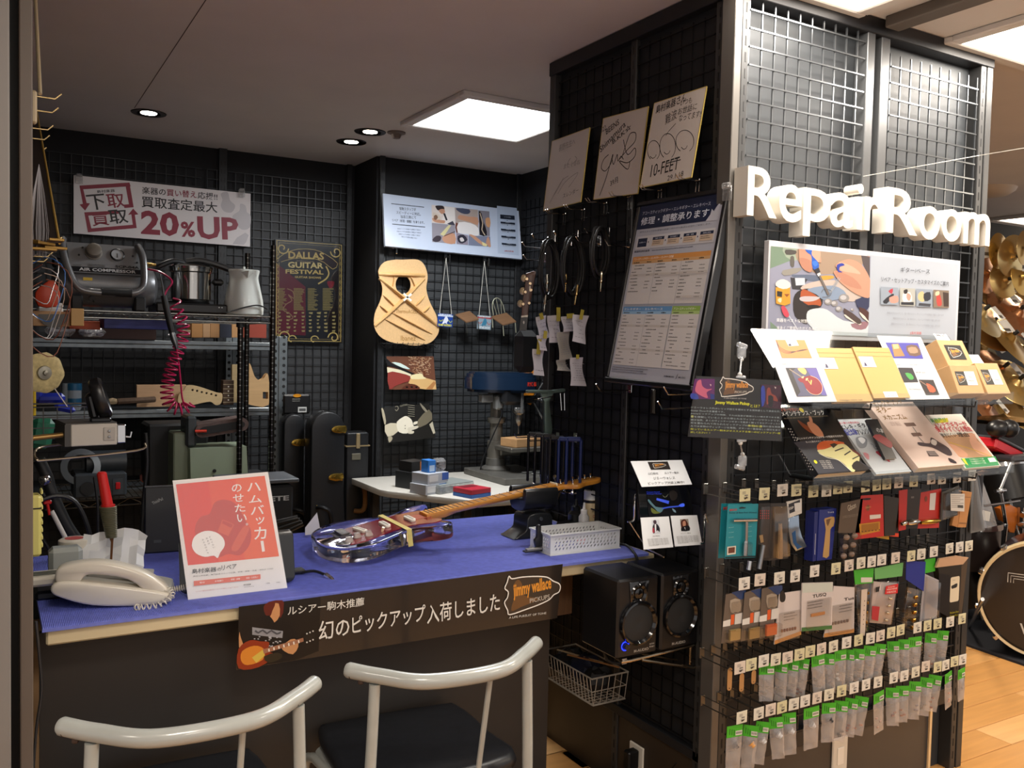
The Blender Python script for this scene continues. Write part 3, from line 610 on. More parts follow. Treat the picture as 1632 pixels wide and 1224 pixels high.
p=Print(m,view=(600,560,7.9),rough=.25); p.poly('b0a68c',[(60,720),(90,740),(120,880),(100,920)],sm=2); p.poly('c9bfa6',[(105,930),(250,905),(270,1010),(140,1075)],sm=2); p.poly('e2dac6',[(255,890),(330,830),(380,815),(440,860),(460,920),(470,970),(380,1035),(290,1020),(262,980)],sm=2); p.poly('dcd4c0',[(470,890),(525,880),(525,905),(470,925)],sm=2); p.poly('d2cab6',[(400,960),(530,935),(520,965),(470,985),(400,1000)],sm=2); p.poly('cfc6b0',[(400,1000),(470,1005),(460,1035),(400,1035)],sm=2); p.poly('6e6654',[(520,870),(660,730),(700,860),(540,960)],sm=2); p.poly('8a8270',[(545,650),(580,680),(640,750),(610,760),(560,690)],sm=2); p.poly('b8b09a',[(665,920),(705,885),(740,1030),(715,1040)]); p.poly('a89e86',[(145,1080),(190,1070),(200,1105),(160,1150)],sm=2)
for i in range(6): p.ln('8c8674',[(395,672+i*28),(480,685+i*27)],.003)
p.ln('8c8674',[(235,700),(260,690),(275,720),(250,750),(235,730)],.004,sm=2); tp(p,'8c8674','GUITARS',300,700,390,680,22,.02); p.poly('3a362e',[(355,930),(365,930),(365,942),(355,942)]); p.poly('3a362e',[(355,965),(365,965),(365,977),(355,977)])
p.done('print',t)
# ================================================================ hanging cards with strings and mini chairs
def stringcard(px0,px1,y0,y1,hx,hy,label,cols,words):
    a,b_,c=oy(px0,y0,4.62),oy(px1,y0+2,4.62),oy(px0,y1,4.62); m=frame(c,b_-a,a-c); w=(b_-a).length; h=(a-c).length
    t=T('hanging_card',label,'card',m); b=MB(M(cols[0],.4)); b.bx(0,w,0,h,-.002,0); P('card',b,t)
    p=Print(m); p.rc(cols[1],.0,h*.78,w,h*.9); p.poly(cols[2],[(w*.3,h*.2),(w*.5,h*.8),(w*.62,h*.75),(w*.7,h*.5),(w*.6,h*.3),(w*.75,h*.15),(w*.5,h*.3)],False,2); p.ln(cols[3],[(w*.1,h*.5),(w*.2,h*.4),(w*.35,h*.55)],.004,False,2); p.ln(cols[3],[(w*.7,h*.55),(w*.85,h*.35),(w*.95,h*.5)],.004,False,2)
    p.txt(cols[4],words,w*.06,h*.05,w*.88,h*.16,.04); p.txt(cols[4] if cols[4]!='e8e020' else 'dfe6f0',words,w*.1,h*.86,w*.8,h*.12,.04); p.done('print',t)
    hk=m.inverted()@oy(hx,hy,4.66)
    for x in(.1,.9):
        s=MB(M('c9c6bc',.6)); s.tube([(w*x,h,0),tuple(hk)],.0016,6); P('string',s,t,'thin white hanging string')
stringcard(697,721,499,520,711,411,'blue and yellow card on a string beside the guitar top',('1c3f8f','b8c4d8','d8dce8','b8c030','e8e020'),'SURF RODEO')
stringcard(760,782,502,524,772,416,'red and pale blue card on a string, right of the blue card',('8ea0ac','a04048','3a7a98','b05a50','e0e4e4'),'GUITAR SHOW')
def minichair(px,py,s,label,back_):
    q=oy(px,py,4.60); t=T('miniature_chair',label,'miniature chair',back(q.x,q.y,q.z)@rot(14,'Z')); b=MB(M('6f5138',.5,kind='wood',amt=.1,scale=10)); b.add([(-.05*s,.0,.0),(.045*s,-.0,.0),(.062*s,-.05*s,.06),(-.02*s,-.05*s,.06),(-.05*s,.007,.0),(.045*s,.007,.0),(.062*s,-.05*s+.007,.06),(-.02*s,-.05*s+.007,.06)],[(0,1,2,3),(7,6,5,4),(0,4,5,1),(1,5,6,2),(2,6,7,3),(3,7,4,0)]); P('seat',b,t,'brown wooden seat')
    wr=M('a9a992' if back_ else '3a3a34',.35,.3)
    if back_:
        b=MB(wr); b.tube([( -.035*s+.035*s*(1-math.cos(a/10*PI)),.01+.085*s*math.sin(a/10*PI)**.7,.0) for a in range(11)],.0026,6); b.tube([(-.015*s,.008,0),(-.022*s,.08*s,0)],.0016,5); b.tube([(-.0*s,.008,0),(0,.095*s,0)],.0016,5); b.tube([(.015*s,.008,0),(.026*s,.08*s,0)],.0016,5); P('wire_backrest',b,t)
    for x,z in((-.045*s,0),(.04*s,0),(-.018*s,.055),(.058*s,.055)):
        b=MB(wr); b.tube([(x,-.0-(.05*s if z else 0),z),(x-.008,-.06-(.05*s if z else 0),z)],.0026,6); P('leg',b,t)
minichair(738,500,1.0,'small wooden seat hung as a miniature chair between the two string cards',False)
minichair(796,503,1.12,'miniature wire-backed chair hanging right of the string cards',True)
# ================================================================ drill press bench
bz=.715
bt=T('work_bench','pale laminate bench under the drill press','bench',(1.55,3.87,0)); a_=oz(640,785,bz); 
yb0=oz(612,783,bz).y; xb0=oz(612,783,bz).x
b=MB(M('c9c5bc',.45),tr(-1.55,-3.87,0)); o=[(xb0,4.50),(xb0,yb0+.06),(xb0+.02,yb0),(xb0+.30,yb0-.42),(2.7,yb0-.42),(2.7,4.50)]; b.prism(o,bz-.032,bz,b=.004); P('worktop',b,bt)
for x,y in((xb0+.1,4.42),(2.6,4.42),(2.6,yb0-.3),(xb0+.35,yb0-.2)):
    b=MB(M('3a3a3c',.4),tr(-1.55,-3.87,0)); b.bx(x-.02,x+.02,y-.02,y+.02,0,bz-.032,.003); P('leg',b,bt)
# drill press
dq=oz(786,772,bz); dx,dy=dq.x,4.30; dx=oy(794,770,dy).x
dp=T('drill_press','blue and grey drill press standing on the pale bench','drill press',(dx,dy,bz)); gm_=M('77736b',.38,.6,kind='noise',amt=.12,scale=25); dk=M('232427',.4,.3)
def zz(py): return oy(786,py,dy).z-bz
b=MB(M('6d6b66',.42,.5,kind='noise',amt=.1,scale=20)); b.box((.02,-.10,.018),(.34,.46,.036),.004); b.lathe([(.085,.034),(.085,.045),(.055,.06),(.052,.10),(.04,.105)],24,tr(-.02,.0,0)); P('base',b,dp)
b=MB(gm_); b.cyl((-.02,0,.1),(-.02,0,zz(600)),.035,n=24); b.lathe([(.047,zz(668)-.02),(.05,zz(668)-.015),(.05,zz(668)+.01),(.036,zz(668)+.012)],20,tr(-.02,0,0)); P('column',b,dp)
tz=zz(711); b=MB(gm_); b.box((.07,-.10,tz),(.24,.24,.024),.004); b.cyl((-.02,0,tz-.08),(-.02,0,tz+.03),.048,n=20); b.box((.04,-.04,tz-.03),(.13,.05,.04),.008); 
P('table',b,dp)
b=MB(dk); b.box((.02,-.02,zz(622)),(.13,.2,.15),.02); P('head_casting',b,dp,'dark head casting')
b=MB(M('9a9a98',.3,.5)); b.box((-.10,-.02,zz(634)),(.07,.05,.045),.006); b.box((-.04,-.05,zz(640)),(.05,.05,.08),.01); P('motor_bracket',b,dp)
hz=zz(604); b=MB(M('11253c',.3,.1,coat=.3)); o=[(-.165,.09),(-.18,.02),(-.165,-.06),(.06,-.155),(.155,-.13),(.185,-.06),(.18,.02),(.12,.09)]
o2=smooth(o,2); b.prism(o2,hz-.055,hz+.01); b.prism([(x*.97+.002,y*.93) for x,y in o2],hz+.0101,hz+.03); b.prism([(x*.9,y*.8) for x,y in o2],hz+.03,hz+.038); b.prism([(x*.93,y*.9) for x,y in o2],hz-.07,hz-.055); P('belt_cover',b,dp,'dark blue pulley cover')
fm=frame(V((dx,dy,bz))+V((.105,-.158,hz-.042)),(.12,.022,0),(0,0,1)); fm2=frame(V((dx+.062,dy-.1575,bz+hz-.038)),(.095,.025,0),(0,0,1))
p=Print(fm2,z0=.009); p.txt('e03a26','RYOBI',.012,.004,.068,.024,.04); o_=p.done('brand_plate',dp,'red brand lettering'); o_.matrix_basis=dp.matrix_world.inverted()@fm2
b=MB(M('b8b8b6',.25,.8)); b.box((.07,-.12,zz(640)),(.016,.012,.12),.002); b.box((.035,-.13,zz(650)),(.03,.02,.02),.003); P('depth_stop',b,dp)
b=MB(M('8e8c88',.25,.8)); b.lathe([(.036,zz(652)),(.036,zz(656)),(.022,zz(660)),(.022,zz(668)),(.012,zz(675)),(.004,zz(678)),(.003,zz(690))],16,tr(.075,-.08,0)); P('chuck',b,dp)
hub=V((.17,-.06,zz(636))); b=MB(dk); b.cyl(hub-V((.05,0,0)),hub+V((.02,0,0)),.022); P('feed_hub',b,dp)
for d in((.06,-.06,-.14),(.07,-.01,.10),(-.01,-.12,.0)):
    h_=MB(M('8e8e8c',.25,.9)); e=hub+V(d); h_.tube([hub,e],.0055,8); o_=P('feed_lever',h_,dp); k=MB(dk); k.ball(tuple(e),.013); P('lever_knob',k,o_)
b=MB(dk); b.tube(smooth([(-.06,-.03,zz(630)),(-.03,-.075,zz(655)),(-.07,-.06,zz(690)),(-.11,-.02,zz(730)),(-.10,.05,zz(770))],6,False),.004,6); P('cable',b,dp)
t=T('wood_block','flat pine block lying on the drill press table','wood block',tr(dx+.065,dy-.13,bz+tz+.013)@rot(12,'Z')); b=MB(M('b58c60',.55,kind='wood',amt=.08,scale=6)); b.box((0,0,.0225),(.19,.13,.045),.002); P('block',b,t)
# things on bench
def box_thing(name,label,cat,x,y,z,rz,d,col,parts=(),b=.0015,rough=.5):
    t=T(name,label,cat,tr(x,y,z)@rot(rz,'Z')); q=MB(M(col,rough)); q.box((0,0,d[2]/2),d,b); P('body',q,t)
    for nm,c,cc,dd in parts: q=MB(M(c,.45)); q.box(cc,dd,0); P(nm,q,t)
    return t
def on(px,py,z): q=oz(px,py,z); return q.x,q.y
x,y=on(682,785,bz); box_thing('carton','white carton with blue end, lower one of the stacked pair on the bench','box',x,y,bz,20,(.14,.11,.05),'b8bcc4',[('label_patch','3f6fae',(.045,-.0553,.025),(.05,.001,.044)),('label_patch','d8d8d8',(-.03,-.0555,.025),(.06,.001,.03))])
box_thing('carton','white carton with blue end, upper one of the stacked pair on the bench','box',x+.012,y+.005,bz+.051,20,(.14,.11,.05),'b8bcc4',[('label_patch','3a5fb0',(.05,-.0553,.030),(.045,.001,.035)),('label_patch','d8d8d8',(-.03,-.0555,.025),(.06,.001,.03))])
x2,y2=on(668,779,bz); box_thing('carton','dark grey carton behind the white cartons on the bench','box',x2-.02,y2+.06,bz,20,(.10,.12,.085),'26282a')
box_thing('carton','orange and black small carton on the dark grey carton','box',x2-.01,y2+.06,bz+.0855,20,(.10,.09,.05),'1e1c1c',[('label_patch','c87838',(.025,-.0455,.025),(.035,.001,.045))])
box_thing('carton','small blue and white box on top of the white cartons','box',x+.0,y,bz+.1015,10,(.045,.06,.06),'2f78c8',[('label_patch','b8d0e8',(0,-.0303,.02),(.03,.001,.03))])
t=T('parts_bag','clear bag of small parts on top of the white cartons','bag',(x+.06,y+.01,bz+.1015)); q=MB(clear('bag_film',(.85,.85,.88),.12,.18,.18)); q.box((0,0,.032),(.07,.05,.062),.015); P('film',q,t); q=MB(M('4a3a36',.5)); [q.box((RND.uniform(-.02,.02),RND.uniform(-.012,.012),.012+i*.008),(.03,.012,.006),.001,rot(RND.uniform(0,180),'Z')) for i in range(6)]; P('contents',q,t,None,'stuff')
x,y=on(725,786,bz); t=T('parts_case','flat clear compartment case on the bench between the cartons and the red box','case',tr(x,y+.10,bz)@rot(18,'Z')); q=MB(clear('case_plastic',(.8,.82,.8),.2,.2,.35,(.75,.78,.76))); q.box((0,0,.02),(.24,.16,.04),.004); P('body',q,t); q=MB(M('8c9290',.4)); q.box((0,0,.042),(.236,.156,.004),.002); P('lid',q,t)
x,y=on(752,790,bz); t=box_thing('tool_box','red and blue box on the bench in front of the drill press','box',x,y,bz,16,(.13,.13,.018),'2f5fa8'); q=MB(M('b02436',.45)); q.box((0,0,.030),(.13,.13,.023),.002); P('lid',q,t,'red lid'); q=MB(M('701624',.5)); q.box((0,.03,.0418),(.085,.045,.002)); P('recess',q,t)
x,y=on(840,775,bz)
for i in range(9):
    t=O('metal_offcut',MB(M(('8a8a86','4a4a4a','6a6a64')[i%3],.35,.6)).box((0,0,.004),(RND.uniform(.04,.09),.018,.007),.001),'small metal part lying on the drill press base','metal part',tr(dx+.07+(i%5)*.03,dy-.20-.03*(i//5)-.01*(i%3),bz+.037)@rot(i*47,'Z'),'small metal parts on the drill press base')
# ================================================================ wire rack and shelving on the left
WY=4.0
wr=T('wire_rack','chrome wire rack holding the air compressor','shelf rack',(.12,WY,0)); cw=M('a5a49e',.22,1)
def shelf(x0,x1,y0,y1,z,lab):
    b=MB(cw,tr(-.12,-WY,0))
    for y in(y0,y1):
        b.tube([(x0,y,z),(x1,y,z)],.003,6); b.tube([(x0,y,z-.028),(x1,y,z-.028)],.003,6); n=int((x1-x0)/.05); b.tube([(x0+(x1-x0)*i/n,y,z-(.028 if i%2 else 0)) for i in range(n+1)],.0018,5)
    for x in(x0,x1): b.tube([(x,y0,z),(x,y1,z)],.003,6); b.tube([(x,y0,z-.028),(x,y1,z-.028)],.003,6)
    x=x0+.025
    while x<x1: b.box((x,(y0+y1)/2,z+.002),(.0024,y1-y0,.0024)); x+=.025
    P('shelf',b,wr,lab)
SZ=1.543; shelf(.12,1.10,WY,WY+.46,SZ,'upper chrome wire shelf'); LZ=.77; shelf(.20,1.09,WY,WY+.46,LZ,'lower chrome wire shelf')
for x,y,z1 in((1.102,WY,1.86),(.965,WY+.02,SZ-.02),(1.102,WY+.46,1.86),(.13,WY+.46,1.7)):
    b=MB(M('3c3835',.2,.9),tr(-.12,-WY,0)); b.cyl((x,y,0),(x,y,z1),.0125,n=14); o_=P('post',b,wr); s=MB(M('8f8f8b',.2,1),tr(-.12,-WY,0)); k=.06
    while k<z1-.02: s.lathe([(.0131,k),(.0131,k+.004)],12,tr(x,y,0),cap=False); k+=.025
    P('groove_rings',s,o_,None,'stuff')
    if z1<1.6: c=MB(BLK,tr(-.12,-WY,0)); c.cyl((x,y,z1-.03),(x,y,z1+.005),.018); P('collar',c,wr)
GY=4.55
gr_=T('angle_rack','galvanised steel rack with perforated uprights','shelf rack',(.1,GY,0)); gv=M('8a9296',.34,.75,kind='noise',amt=.12,scale=30)
for z in(1.425,1.095,.72):
    b=MB(gv,tr(-.1,-GY,0)); b.bx(.08,1.33,GY-.002,GY+.03,z-.02,z,.003); b.bx(.08,1.33,GY+.004,GY+.03,z-.04,z-.02,.002); P('beam',b,gr_)
    b=MB(M('3a3c3e',.6),tr(-.1,-GY,0)); b.bx(.1,1.30,GY+.02,GY+.44,z-.012,z-.003); P('shelf_board',b,gr_)
for x,y in((1.29,GY),(1.16,GY+.44)):
    b=MB(gv,tr(-.1,-GY,0)); z1=oy(445,536,GY).z+.0; 
    for dx_ in(-.022,.022): b.bx(x+dx_-.017,x+dx_+.017,y-.004,y+.002,0,z1,.001)
    b.bx(x-.006,x+.006,y-.01,y,0,z1,.002); o_=P('upright',b,gr_); s=MB(M('101214',.6),tr(-.1,-GY,0)); k=.05
    while k<z1:
        for dx_ in(-.022,.022): s.lathe([(.0001,0),(.0085,0)],8,tr(x+dx_,y-.0045,k)@rot(90,'X'),cap=False)
        k+=.036
    P('punched_holes',s,o_,None,'stuff',ang=0)
# ---- air compressor
q=oy(165,497,WY+.06); cx=(.228+.610)/2+.012; cm=tr(cx,WY+.13,SZ+.004)
ac=T('air_compressor','grey portable air compressor with roll handle on the upper wire shelf','compressor',cm); g1=M('6f7072',.36,.5,kind='noise',amt=.06,scale=14)
b=MB(g1); prof=[(.001,-.205),(.045,-.2),(.075,-.185),(.088,-.16),(.09,-.13),(.09,.13),(.088,.16),(.075,.185),(.045,.2),(.001,.205)]; b.lathe(prof,32,tr(0,0,.105)@rot(90,'Y')); P('tank',b,ac)
b=MB(M('8e8f90',.4,.4)); pv=[(-.135,-.088,.15),(.135,-.088,.15),(.118,-.03,.275),(-.150,-.03,.275)]
b.add(pv+[(x,y+.12,z+.01) for x,y,z in pv],[(0,1,2,3),(7,6,5,4),(0,4,5,1),(1,5,6,2),(2,6,7,3),(3,7,4,0)]); P('control_housing',b,ac,'sloped grey control panel',ang=0)
fm=cm@frame((-.135,-.088,.15),(1,0,0),(-.015,.058,.125)); p=Print(fm,z0=.0015,lift=.0006)
p.rc('17181a',.0,.004,.268,.026); p.txt('c4c4c4','AIR COMPRESSOR',.028,.008,.215,.014,.03); p.txt('17181a','SCP-04A',.165,.030,.092,.012,.03); p.greek('3a3a3a',.06,.037,.08,2,.007,.003); p.greek('3a3a3a',.005,.033,.04,2,.006,.002)
o_=p.done('panel_print',ac); o_.matrix_basis=cm.inverted()@fm
def rm(u,v,z=0): return cm.inverted()@fm@tr(u,v,z)
b=MB(M('6b6358',.5)); b.T=rm(.085,.095); b.lathe([(.034,0),(.034,.004),(.030,.006),(.029,.03),(.022,.034),(.001,.034)],18); P('knob',b,ac,'brown-grey pressure knob')
b=MB(M('101010',.3)); b.T=rm(.175,.09); b.lathe([(.028,0),(.028,.008),(.024,.010),(.024,.006)],24,cap=False); o_=P('gauge',b,ac,'round pressure gauge'); b=MB(M('a8aaac',.35)); b.T=rm(.175,.09); b.lathe([(.0001,.0055),(.024,.0055)],24,cap=False); b.set(BLK); b.box((0,-.004,.007),(.002,.02,.001)); P('dial',b,o_,ang=0)
for u,v in((.03,.08),(.045,.115),(.235,.09),(.25,.06)):
    b=MB(M('4a4a4a',.4,.6)); b.T=rm(u,v); b.lathe([(.004,0),(.004,.004),(.0001,.004)],8); P('screw',b,ac)
b=MB(M('808183',.32,.6)); hp=smooth([(-.165,-.05,.285),(-.168,-.09,.24),(-.15,-.12,.16),(-.12,-.135,.095),(-.07,-.14,.072),(.07,-.14,.072),(.115,-.135,.085),(.135,-.125,.12),(.135,-.09,.22),(.12,-.045,.275)],5,False); b.tube(hp,.015,12); P('handle_tube',b,ac)
b=MB(M('151516',.7)); b.cyl((-.03,-.1405,.072),(.085,-.1405,.072),.0165,n=18); P('foam_grip',b,ac,'black foam grip')
for x in(-.115,.125): b=MB(M('151516',.6)); b.bx(x-.022,x+.022,-.095,-.0,.0,.06,.006); P('rubber_foot',b,ac)
b=MB(M('c9a61e',.45)); b.box((-.075,-.0885,.125),(.034,.002,.012),0,rot(0,'X')); P('warning_sticker',b,ac,'small yellow warning sticker')
b=MB(M('2a2a2a',.4)); b.cyl((-.06,-.10,.05),(-.06,-.12,.045),.012); b.cyl((-.056,-.115,.042),(-.053,-.12,.03),.004); P('drain_valve',b,ac)
b=MB(M('a8894a',.3,.9)); b.cyl((.14,-.05,.20),(.175,-.06,.20),.008); b.cyl((.17,-.06,.20),(.19,-.062,.20),.006); P('brass_fitting',b,ac)
b=MB(BLK); b.box((-.175,0,.19),(.05,.05,.04),.008); P('filter_block',b,ac)
# ---- coiled hose and blow gun
H0=oy(240,430,3.86); hz=T('coiled_air_hose','magenta coiled air hose looping down in front of the shelves','hose',(H0.x,H0.y,H0.z)); hm=M('b0184f',.3,coat=.3)
def L(px,py,y=3.84): return tuple(oy(px,py,y)-H0)
b=MB(hm); b.tube(smooth([L(236,429,3.95),L(256,434,3.9),L(274,448),L(266,462),L(262,470)],6,False),.0042,8); P('hose_lead',b,hz)
axis=smooth([L(277,475),L(282,495),L(290,512),L(292,530),L(288,548),L(280,568),L(272,590),L(267,610),L(266,628),L(270,645),L(282,652),L(296,650),L(303,642)],10,False)
N=len(axis); cum=[0]
for i in range(1,N): cum.append(cum[-1]+(V(axis[i])-V(axis[i-1])).length)
tot=cum[-1]; turns=22; pts=[]; j=0; K=turns*14
for k in range(K+1):
    s=tot*(k/K)**.8; 
    while j<N-2 and cum[j+1]<s: j+=1
    f_=(s-cum[j])/max(1e-6,cum[j+1]-cum[j]); c=V(axis[j]).lerp(V(axis[j+1]),f_); tg=(V(axis[j+1])-V(axis[j])).normalized(); n1=V((0,1,0)); n1=(n1-n1.dot(tg)*tg).normalized(); n2=tg.cross(n1); an=2*PI*turns*k/K
    pts.append(c+n1*.021*math.cos(an)+n2*.024*math.sin(an))
b=MB(hm); b.tube(pts,.0036,6); P('coil',b,hz)
b=MB(hm); b.tube(smooth([L(281,555),L(285,580),L(288,610),L(292,640),L(305,648)],5,False),.0036,8); P('hose_return',b,hz)
bg=T('blow_gun','black air blow gun hanging on the coiled hose','blow gun',(H0.x,H0.y-.03,H0.z))
def L2(px,py,y=3.80): return tuple(oy(px,py,y)-H0+V((0,.03,0)))
b=MB(M('19191b',.4)); b.tube([L2(261,471),L2(267,500),L2(274,530)],[.012,.013,.011],12); P('grip',b,bg)
b=MB(chrome); b.tube([L2(255,437),L2(259,455),L2(261,472)],[.0025,.004,.004],8); P('nozzle',b,bg); b=MB(steel); b.tube([L2(274,530),L2(278,543),L2(282,556)],[.011,.013,.006],12); b.tube([L2(268,534),L2(280,532)],.003,6); P('valve',b,bg)
# ---- pressure cooker on stove
q=oy(305,497,WY+.08); st=T('portable_stove','flat black portable stove under the pressure cooker','stove',(q.x,WY+.16,SZ+.004)); b=MB(M('121213',.3)); b.box((0,0,.022),(.30,.22,.044),.008); P('body',b,st); b=MB(BLK); b.lathe([(.09,.044),(.095,.052),(.07,.055),(.02,.05)],20); P('burner',b,st); b=MB(steel); [b.cyl((.11+i*.012,-.112,.03),(.11+i*.012,-.116,.03),.003) for i in range(2)]; P('control_buttons',b,st)
x_=oy(305,470,WY+.14).x; pc=T('pressure_cooker','stainless pressure cooker with black handles on the stove','pot',(x_,WY+.15,SZ+.058)); cs=M('b8b6b2',.13,1)
b=MB(cs); b.lathe([(.075,0),(.084,.01),(.084,.125),(.09,.13),(.09,.145),(.086,.147)],40); P('pot_body',b,pc); b=MB(cs); b.lathe([(.092,.143),(.093,.152),(.075,.162),(.02,.168),(.001,.168)],36); lid=P('lid',b,pc); b=MB(M('171718',.35)); b.tube(smooth([(-.02,0,.175),(.03,-.01,.182),(.09,-.02,.172),(.16,-.03,.15),(.2,-.03,.14)],5,False),[.014]*21,10); P('long_handle',b,lid,'black long handle'); b=MB(M('171718',.35)); b.tube(smooth([(-.03,0,.17),(-.08,-.02,.172),(-.13,-.03,.15),(-.155,-.02,.13)],5,False),.012,10); P('side_handle',b,pc); b=MB(M('171718',.35)); b.box((.11,-.02,.09),(.05,.03,.03),.01); P('side_handle',b,pc)
# ---- kettle
k_=oy(391,500,WY+.06); kt=T('white_kettle','white kettle at the right end of the upper wire shelf','kettle',(k_.x,WY+.09,SZ+.004)); kb=M('cfd2cc',.25,coat=.4,kind='noise',amt=.02,scale=4); b=MB(kb); b.lathe([(.078,0),(.085,.006),(.087,.03),(.083,.07),(.072,.12),(.064,.155),(.062,.17),(.066,.19),(.068,.198)],36); P('body',b,kt); b=MB(kb); b.lathe([(.068,.197),(.067,.203),(.02,.207),(.001,.207)],30); b.lathe([(.005,.205),(.006,.217),(.001,.219)],10); P('lid',b,kt); b=MB(kb); b.add([(-.03,-.06,.19),(.03,-.06,.19),(0,-.088,.196),(0,-.066,.165)],[(0,1,2),(0,2,3),(1,3,2)]); P('spout',b,kt)
b=MB(BLK); b.tube(smooth([(-.10,-.10,.006),(-.03,-.09,.03),(.04,-.09,.045),(.09,-.06,.03)],6,False),.003,6); P('cord',b,kt)
# ---- blocks on galvanised shelf
def blk(px0,px1,y0,y1,ydep,label,col,name='wood_block',cat='wood block',d=.1,kind='wood'):
    a=oy(px0,y1,ydep); c=oy(px1,y0,ydep); w=c.x-a.x; h=c.z-a.z; t=T(name,label,cat,(a.x+w/2,ydep+d/2,a.z)); b=MB(M(col,.5,kind=kind,amt=.07,scale=8)); b.box((0,0,h/2),(w*.985,d,h),.0015); P('block',b,t); return t
for a in((305,323,516,538,'orange-brown wood block, leftmost in the row under the upper wire shelf','b8844e'),(323,335,516,538,'pinkish wood block second in the row under the upper wire shelf','c49a70'),(335,350,516,538,'light wood block third in the row under the upper wire shelf','b98a5a'),(350,369,517,538,'dark navy block in the row of wood blocks','2a2f3e'),(369,381,517,538,'narrow light wood block right of the navy block','b98a5a'),(386,425,517,538,'reddish mahogany block at the right end of the row','8f3826')): blk(a[0],a[1],a[2],a[3],4.56,a[4],a[5])
for i,(x0,x1,y0,y1,c,l) in enumerate(((290,304,526,531,'9a8468','grey-brown thin board, top of the thin stack left of the wood blocks'),(288,304,532,537,'6a4a3a','dark thin board, bottom of the thin stack left of the wood blocks'))): blk(x0,x1,y0,y1,4.56,l,c)
t=blk(165,272,511,523,4.10,'flat blue box lying under the upper wire shelf','27307c','flat_box','box',.2,''); 
t=blk(110,160,512,524,4.2,'orange plastic case at the left under the wire shelf','c8501c','plastic_case','case',.15,'')
t=blk(52,112,497,519,3.9,'kraft cardboard box with saw blade in it at the far left','b58a5c','cardboard_box','box',.12,'noise'); b=MB(M('5a5856',.5,.6)); a=oy(85,500,3.89); o=[]
for i in range(48): r=.055 if i%2 else .05; an=-i/48*PI; o.append((r*math.cos(an),r*math.sin(an)))
b.prism(o,0,.002,frame(a-t.location,(1,0,0),(0,0,1))); P('saw_blade',b,t,'toothed round saw blade')
blk(113,134,492,519,3.86,'small upright cardboard box beside the saw blade box','c69a5e','cardboard_box','box',.06,'noise')
blk(110,250,524,539,4.5,'dark brown boards lying under the blue box','3a2018','board_stack','boards',.2)
t=T('tool_tray','clear bags of white parts on the galvanised shelf at far left','bag',tuple(oy(95,536,4.45))); b=MB(clear('bag_film',(.85,.85,.88),.12,.18,.18)); b.box((0,0,.025),(.12,.1,.05),.02); b.box((.13,0,.022),(.11,.1,.045),.02); P('film',b,t); b=MB(M('b8b4c0',.5)); [b.box((RND.uniform(-.05,.17),RND.uniform(-.03,.03),RND.uniform(.01,.035)),(.025,.015,.012),.002,rot(0,'Z')) for i in range(22)]; P('contents',b,t,None,'stuff')
# ---- lower galvanised shelf
t=blk(217,297,613,649,4.56,'pale wide board standing on the lower galvanised shelf','cba37c','wood_plank','board',.02)
hm_=frame(oy(285,646,4.53),(1,0,0),(0,0,1)); t=T('guitar_neck_blank','unfinished headstock of a guitar neck on the lower galvanised shelf','guitar neck',hm_); p=Print(hm_,view=(40,380,4.08)); o=[p(*q) for q in((1050,955),(1120,960),(1240,1000),(1278,1010),(1270,1070),(1235,1082),(1200,1060),(1130,1072),(1080,1082),(1020,1085),(990,1060),(1000,1010),(1030,985))]; b=MB(M('cdb285',.5,kind='wood',amt=.05,scale=6)); b.prism(smooth(o,3),0,.015,holes=[ell(*p(x,y),.0055,.0055,8) for x,y in((1085,984),(1115,990),(1145,998),(1176,1005),(1207,1011),(1237,1019))]); P('headstock',b,t)
t=blk(355,373,606,645,4.52,'stack of dark fretboard pieces with pale dots','4a3524','fretboard_piece','fretboard',.05); w=.07
for i in range(5): b=MB(M('b8a888',.5)); b.box((0,-.0255,.012+i*.022),(.052,.001,.0025)); P('fret_slot',b,t); 
for i in range(4): b=MB(M('e0dccf',.3)); b.lathe([(.0001,0),(.004,0)],8,tr(0,-.0256,.023+i*.022)@rot(90,'X'),cap=False); P('dot_inlay',b,t,ang=0)
blk(369,382,581,642,4.60,'tall pale board behind the fretboard pieces','b39a70','wood_plank','board',.02)
hm_=frame(oy(388,643,4.50),(1,0,0),(0,0,1)); t=T('guitar_body_blank','unfinished guitar body with cutaway on the lower galvanised shelf','guitar body',hm_); p=Print(hm_,view=(40,380,4.08)); o=[p(*q) for q in((1422,860),(1432,815),(1448,812),(1462,845),(1480,895),(1510,920),(1540,905),(1548,890),(1568,890),(1570,1078),(1440,1075),(1425,1040),(1430,960))]; b=MB(M('c7a273',.5,kind='wood',amt=.06,scale=5)); b.prism(smooth(o,3),0,.04,holes=[[p(*q) for q in((1532,995),(1566,995),(1566,1040),(1532,1040))]]); P('body',b,t)
for (x0,x1,y0,y1,c,l,n) in((100,112,612,640,'8a949c','translucent grey jar on the lower shelf at left','jar'),(108,132,612,635,'2a6a94','blue and white tub on the lower shelf at left','tub')):
    a=oy(x0,y1,4.5); c2=oy(x1,y0,4.5); t=T('plastic_'+n,l,n,((a.x+c2.x)/2,4.56,1.096)); r=(c2.x-a.x)/2; hh=c2.z-1.096; b=MB(M('8f9aa2' if n=='jar' else 'a8b4c0',.3)); b.lathe([(r*.85,0),(r,.01),(r,hh*.75),(r*1.0,hh*.76)],18); P('body',b,t); b=MB(M(c,.4)); b.lathe([(r*1.05,hh*.75),(r*1.05,hh),(r*.9,hh)],18); P('lid',b,t); b=MB(M(c,.4)); b.lathe([(r*1.005,hh*.2),(r*1.005,hh*.45)],18,cap=False); P('band',b,t)
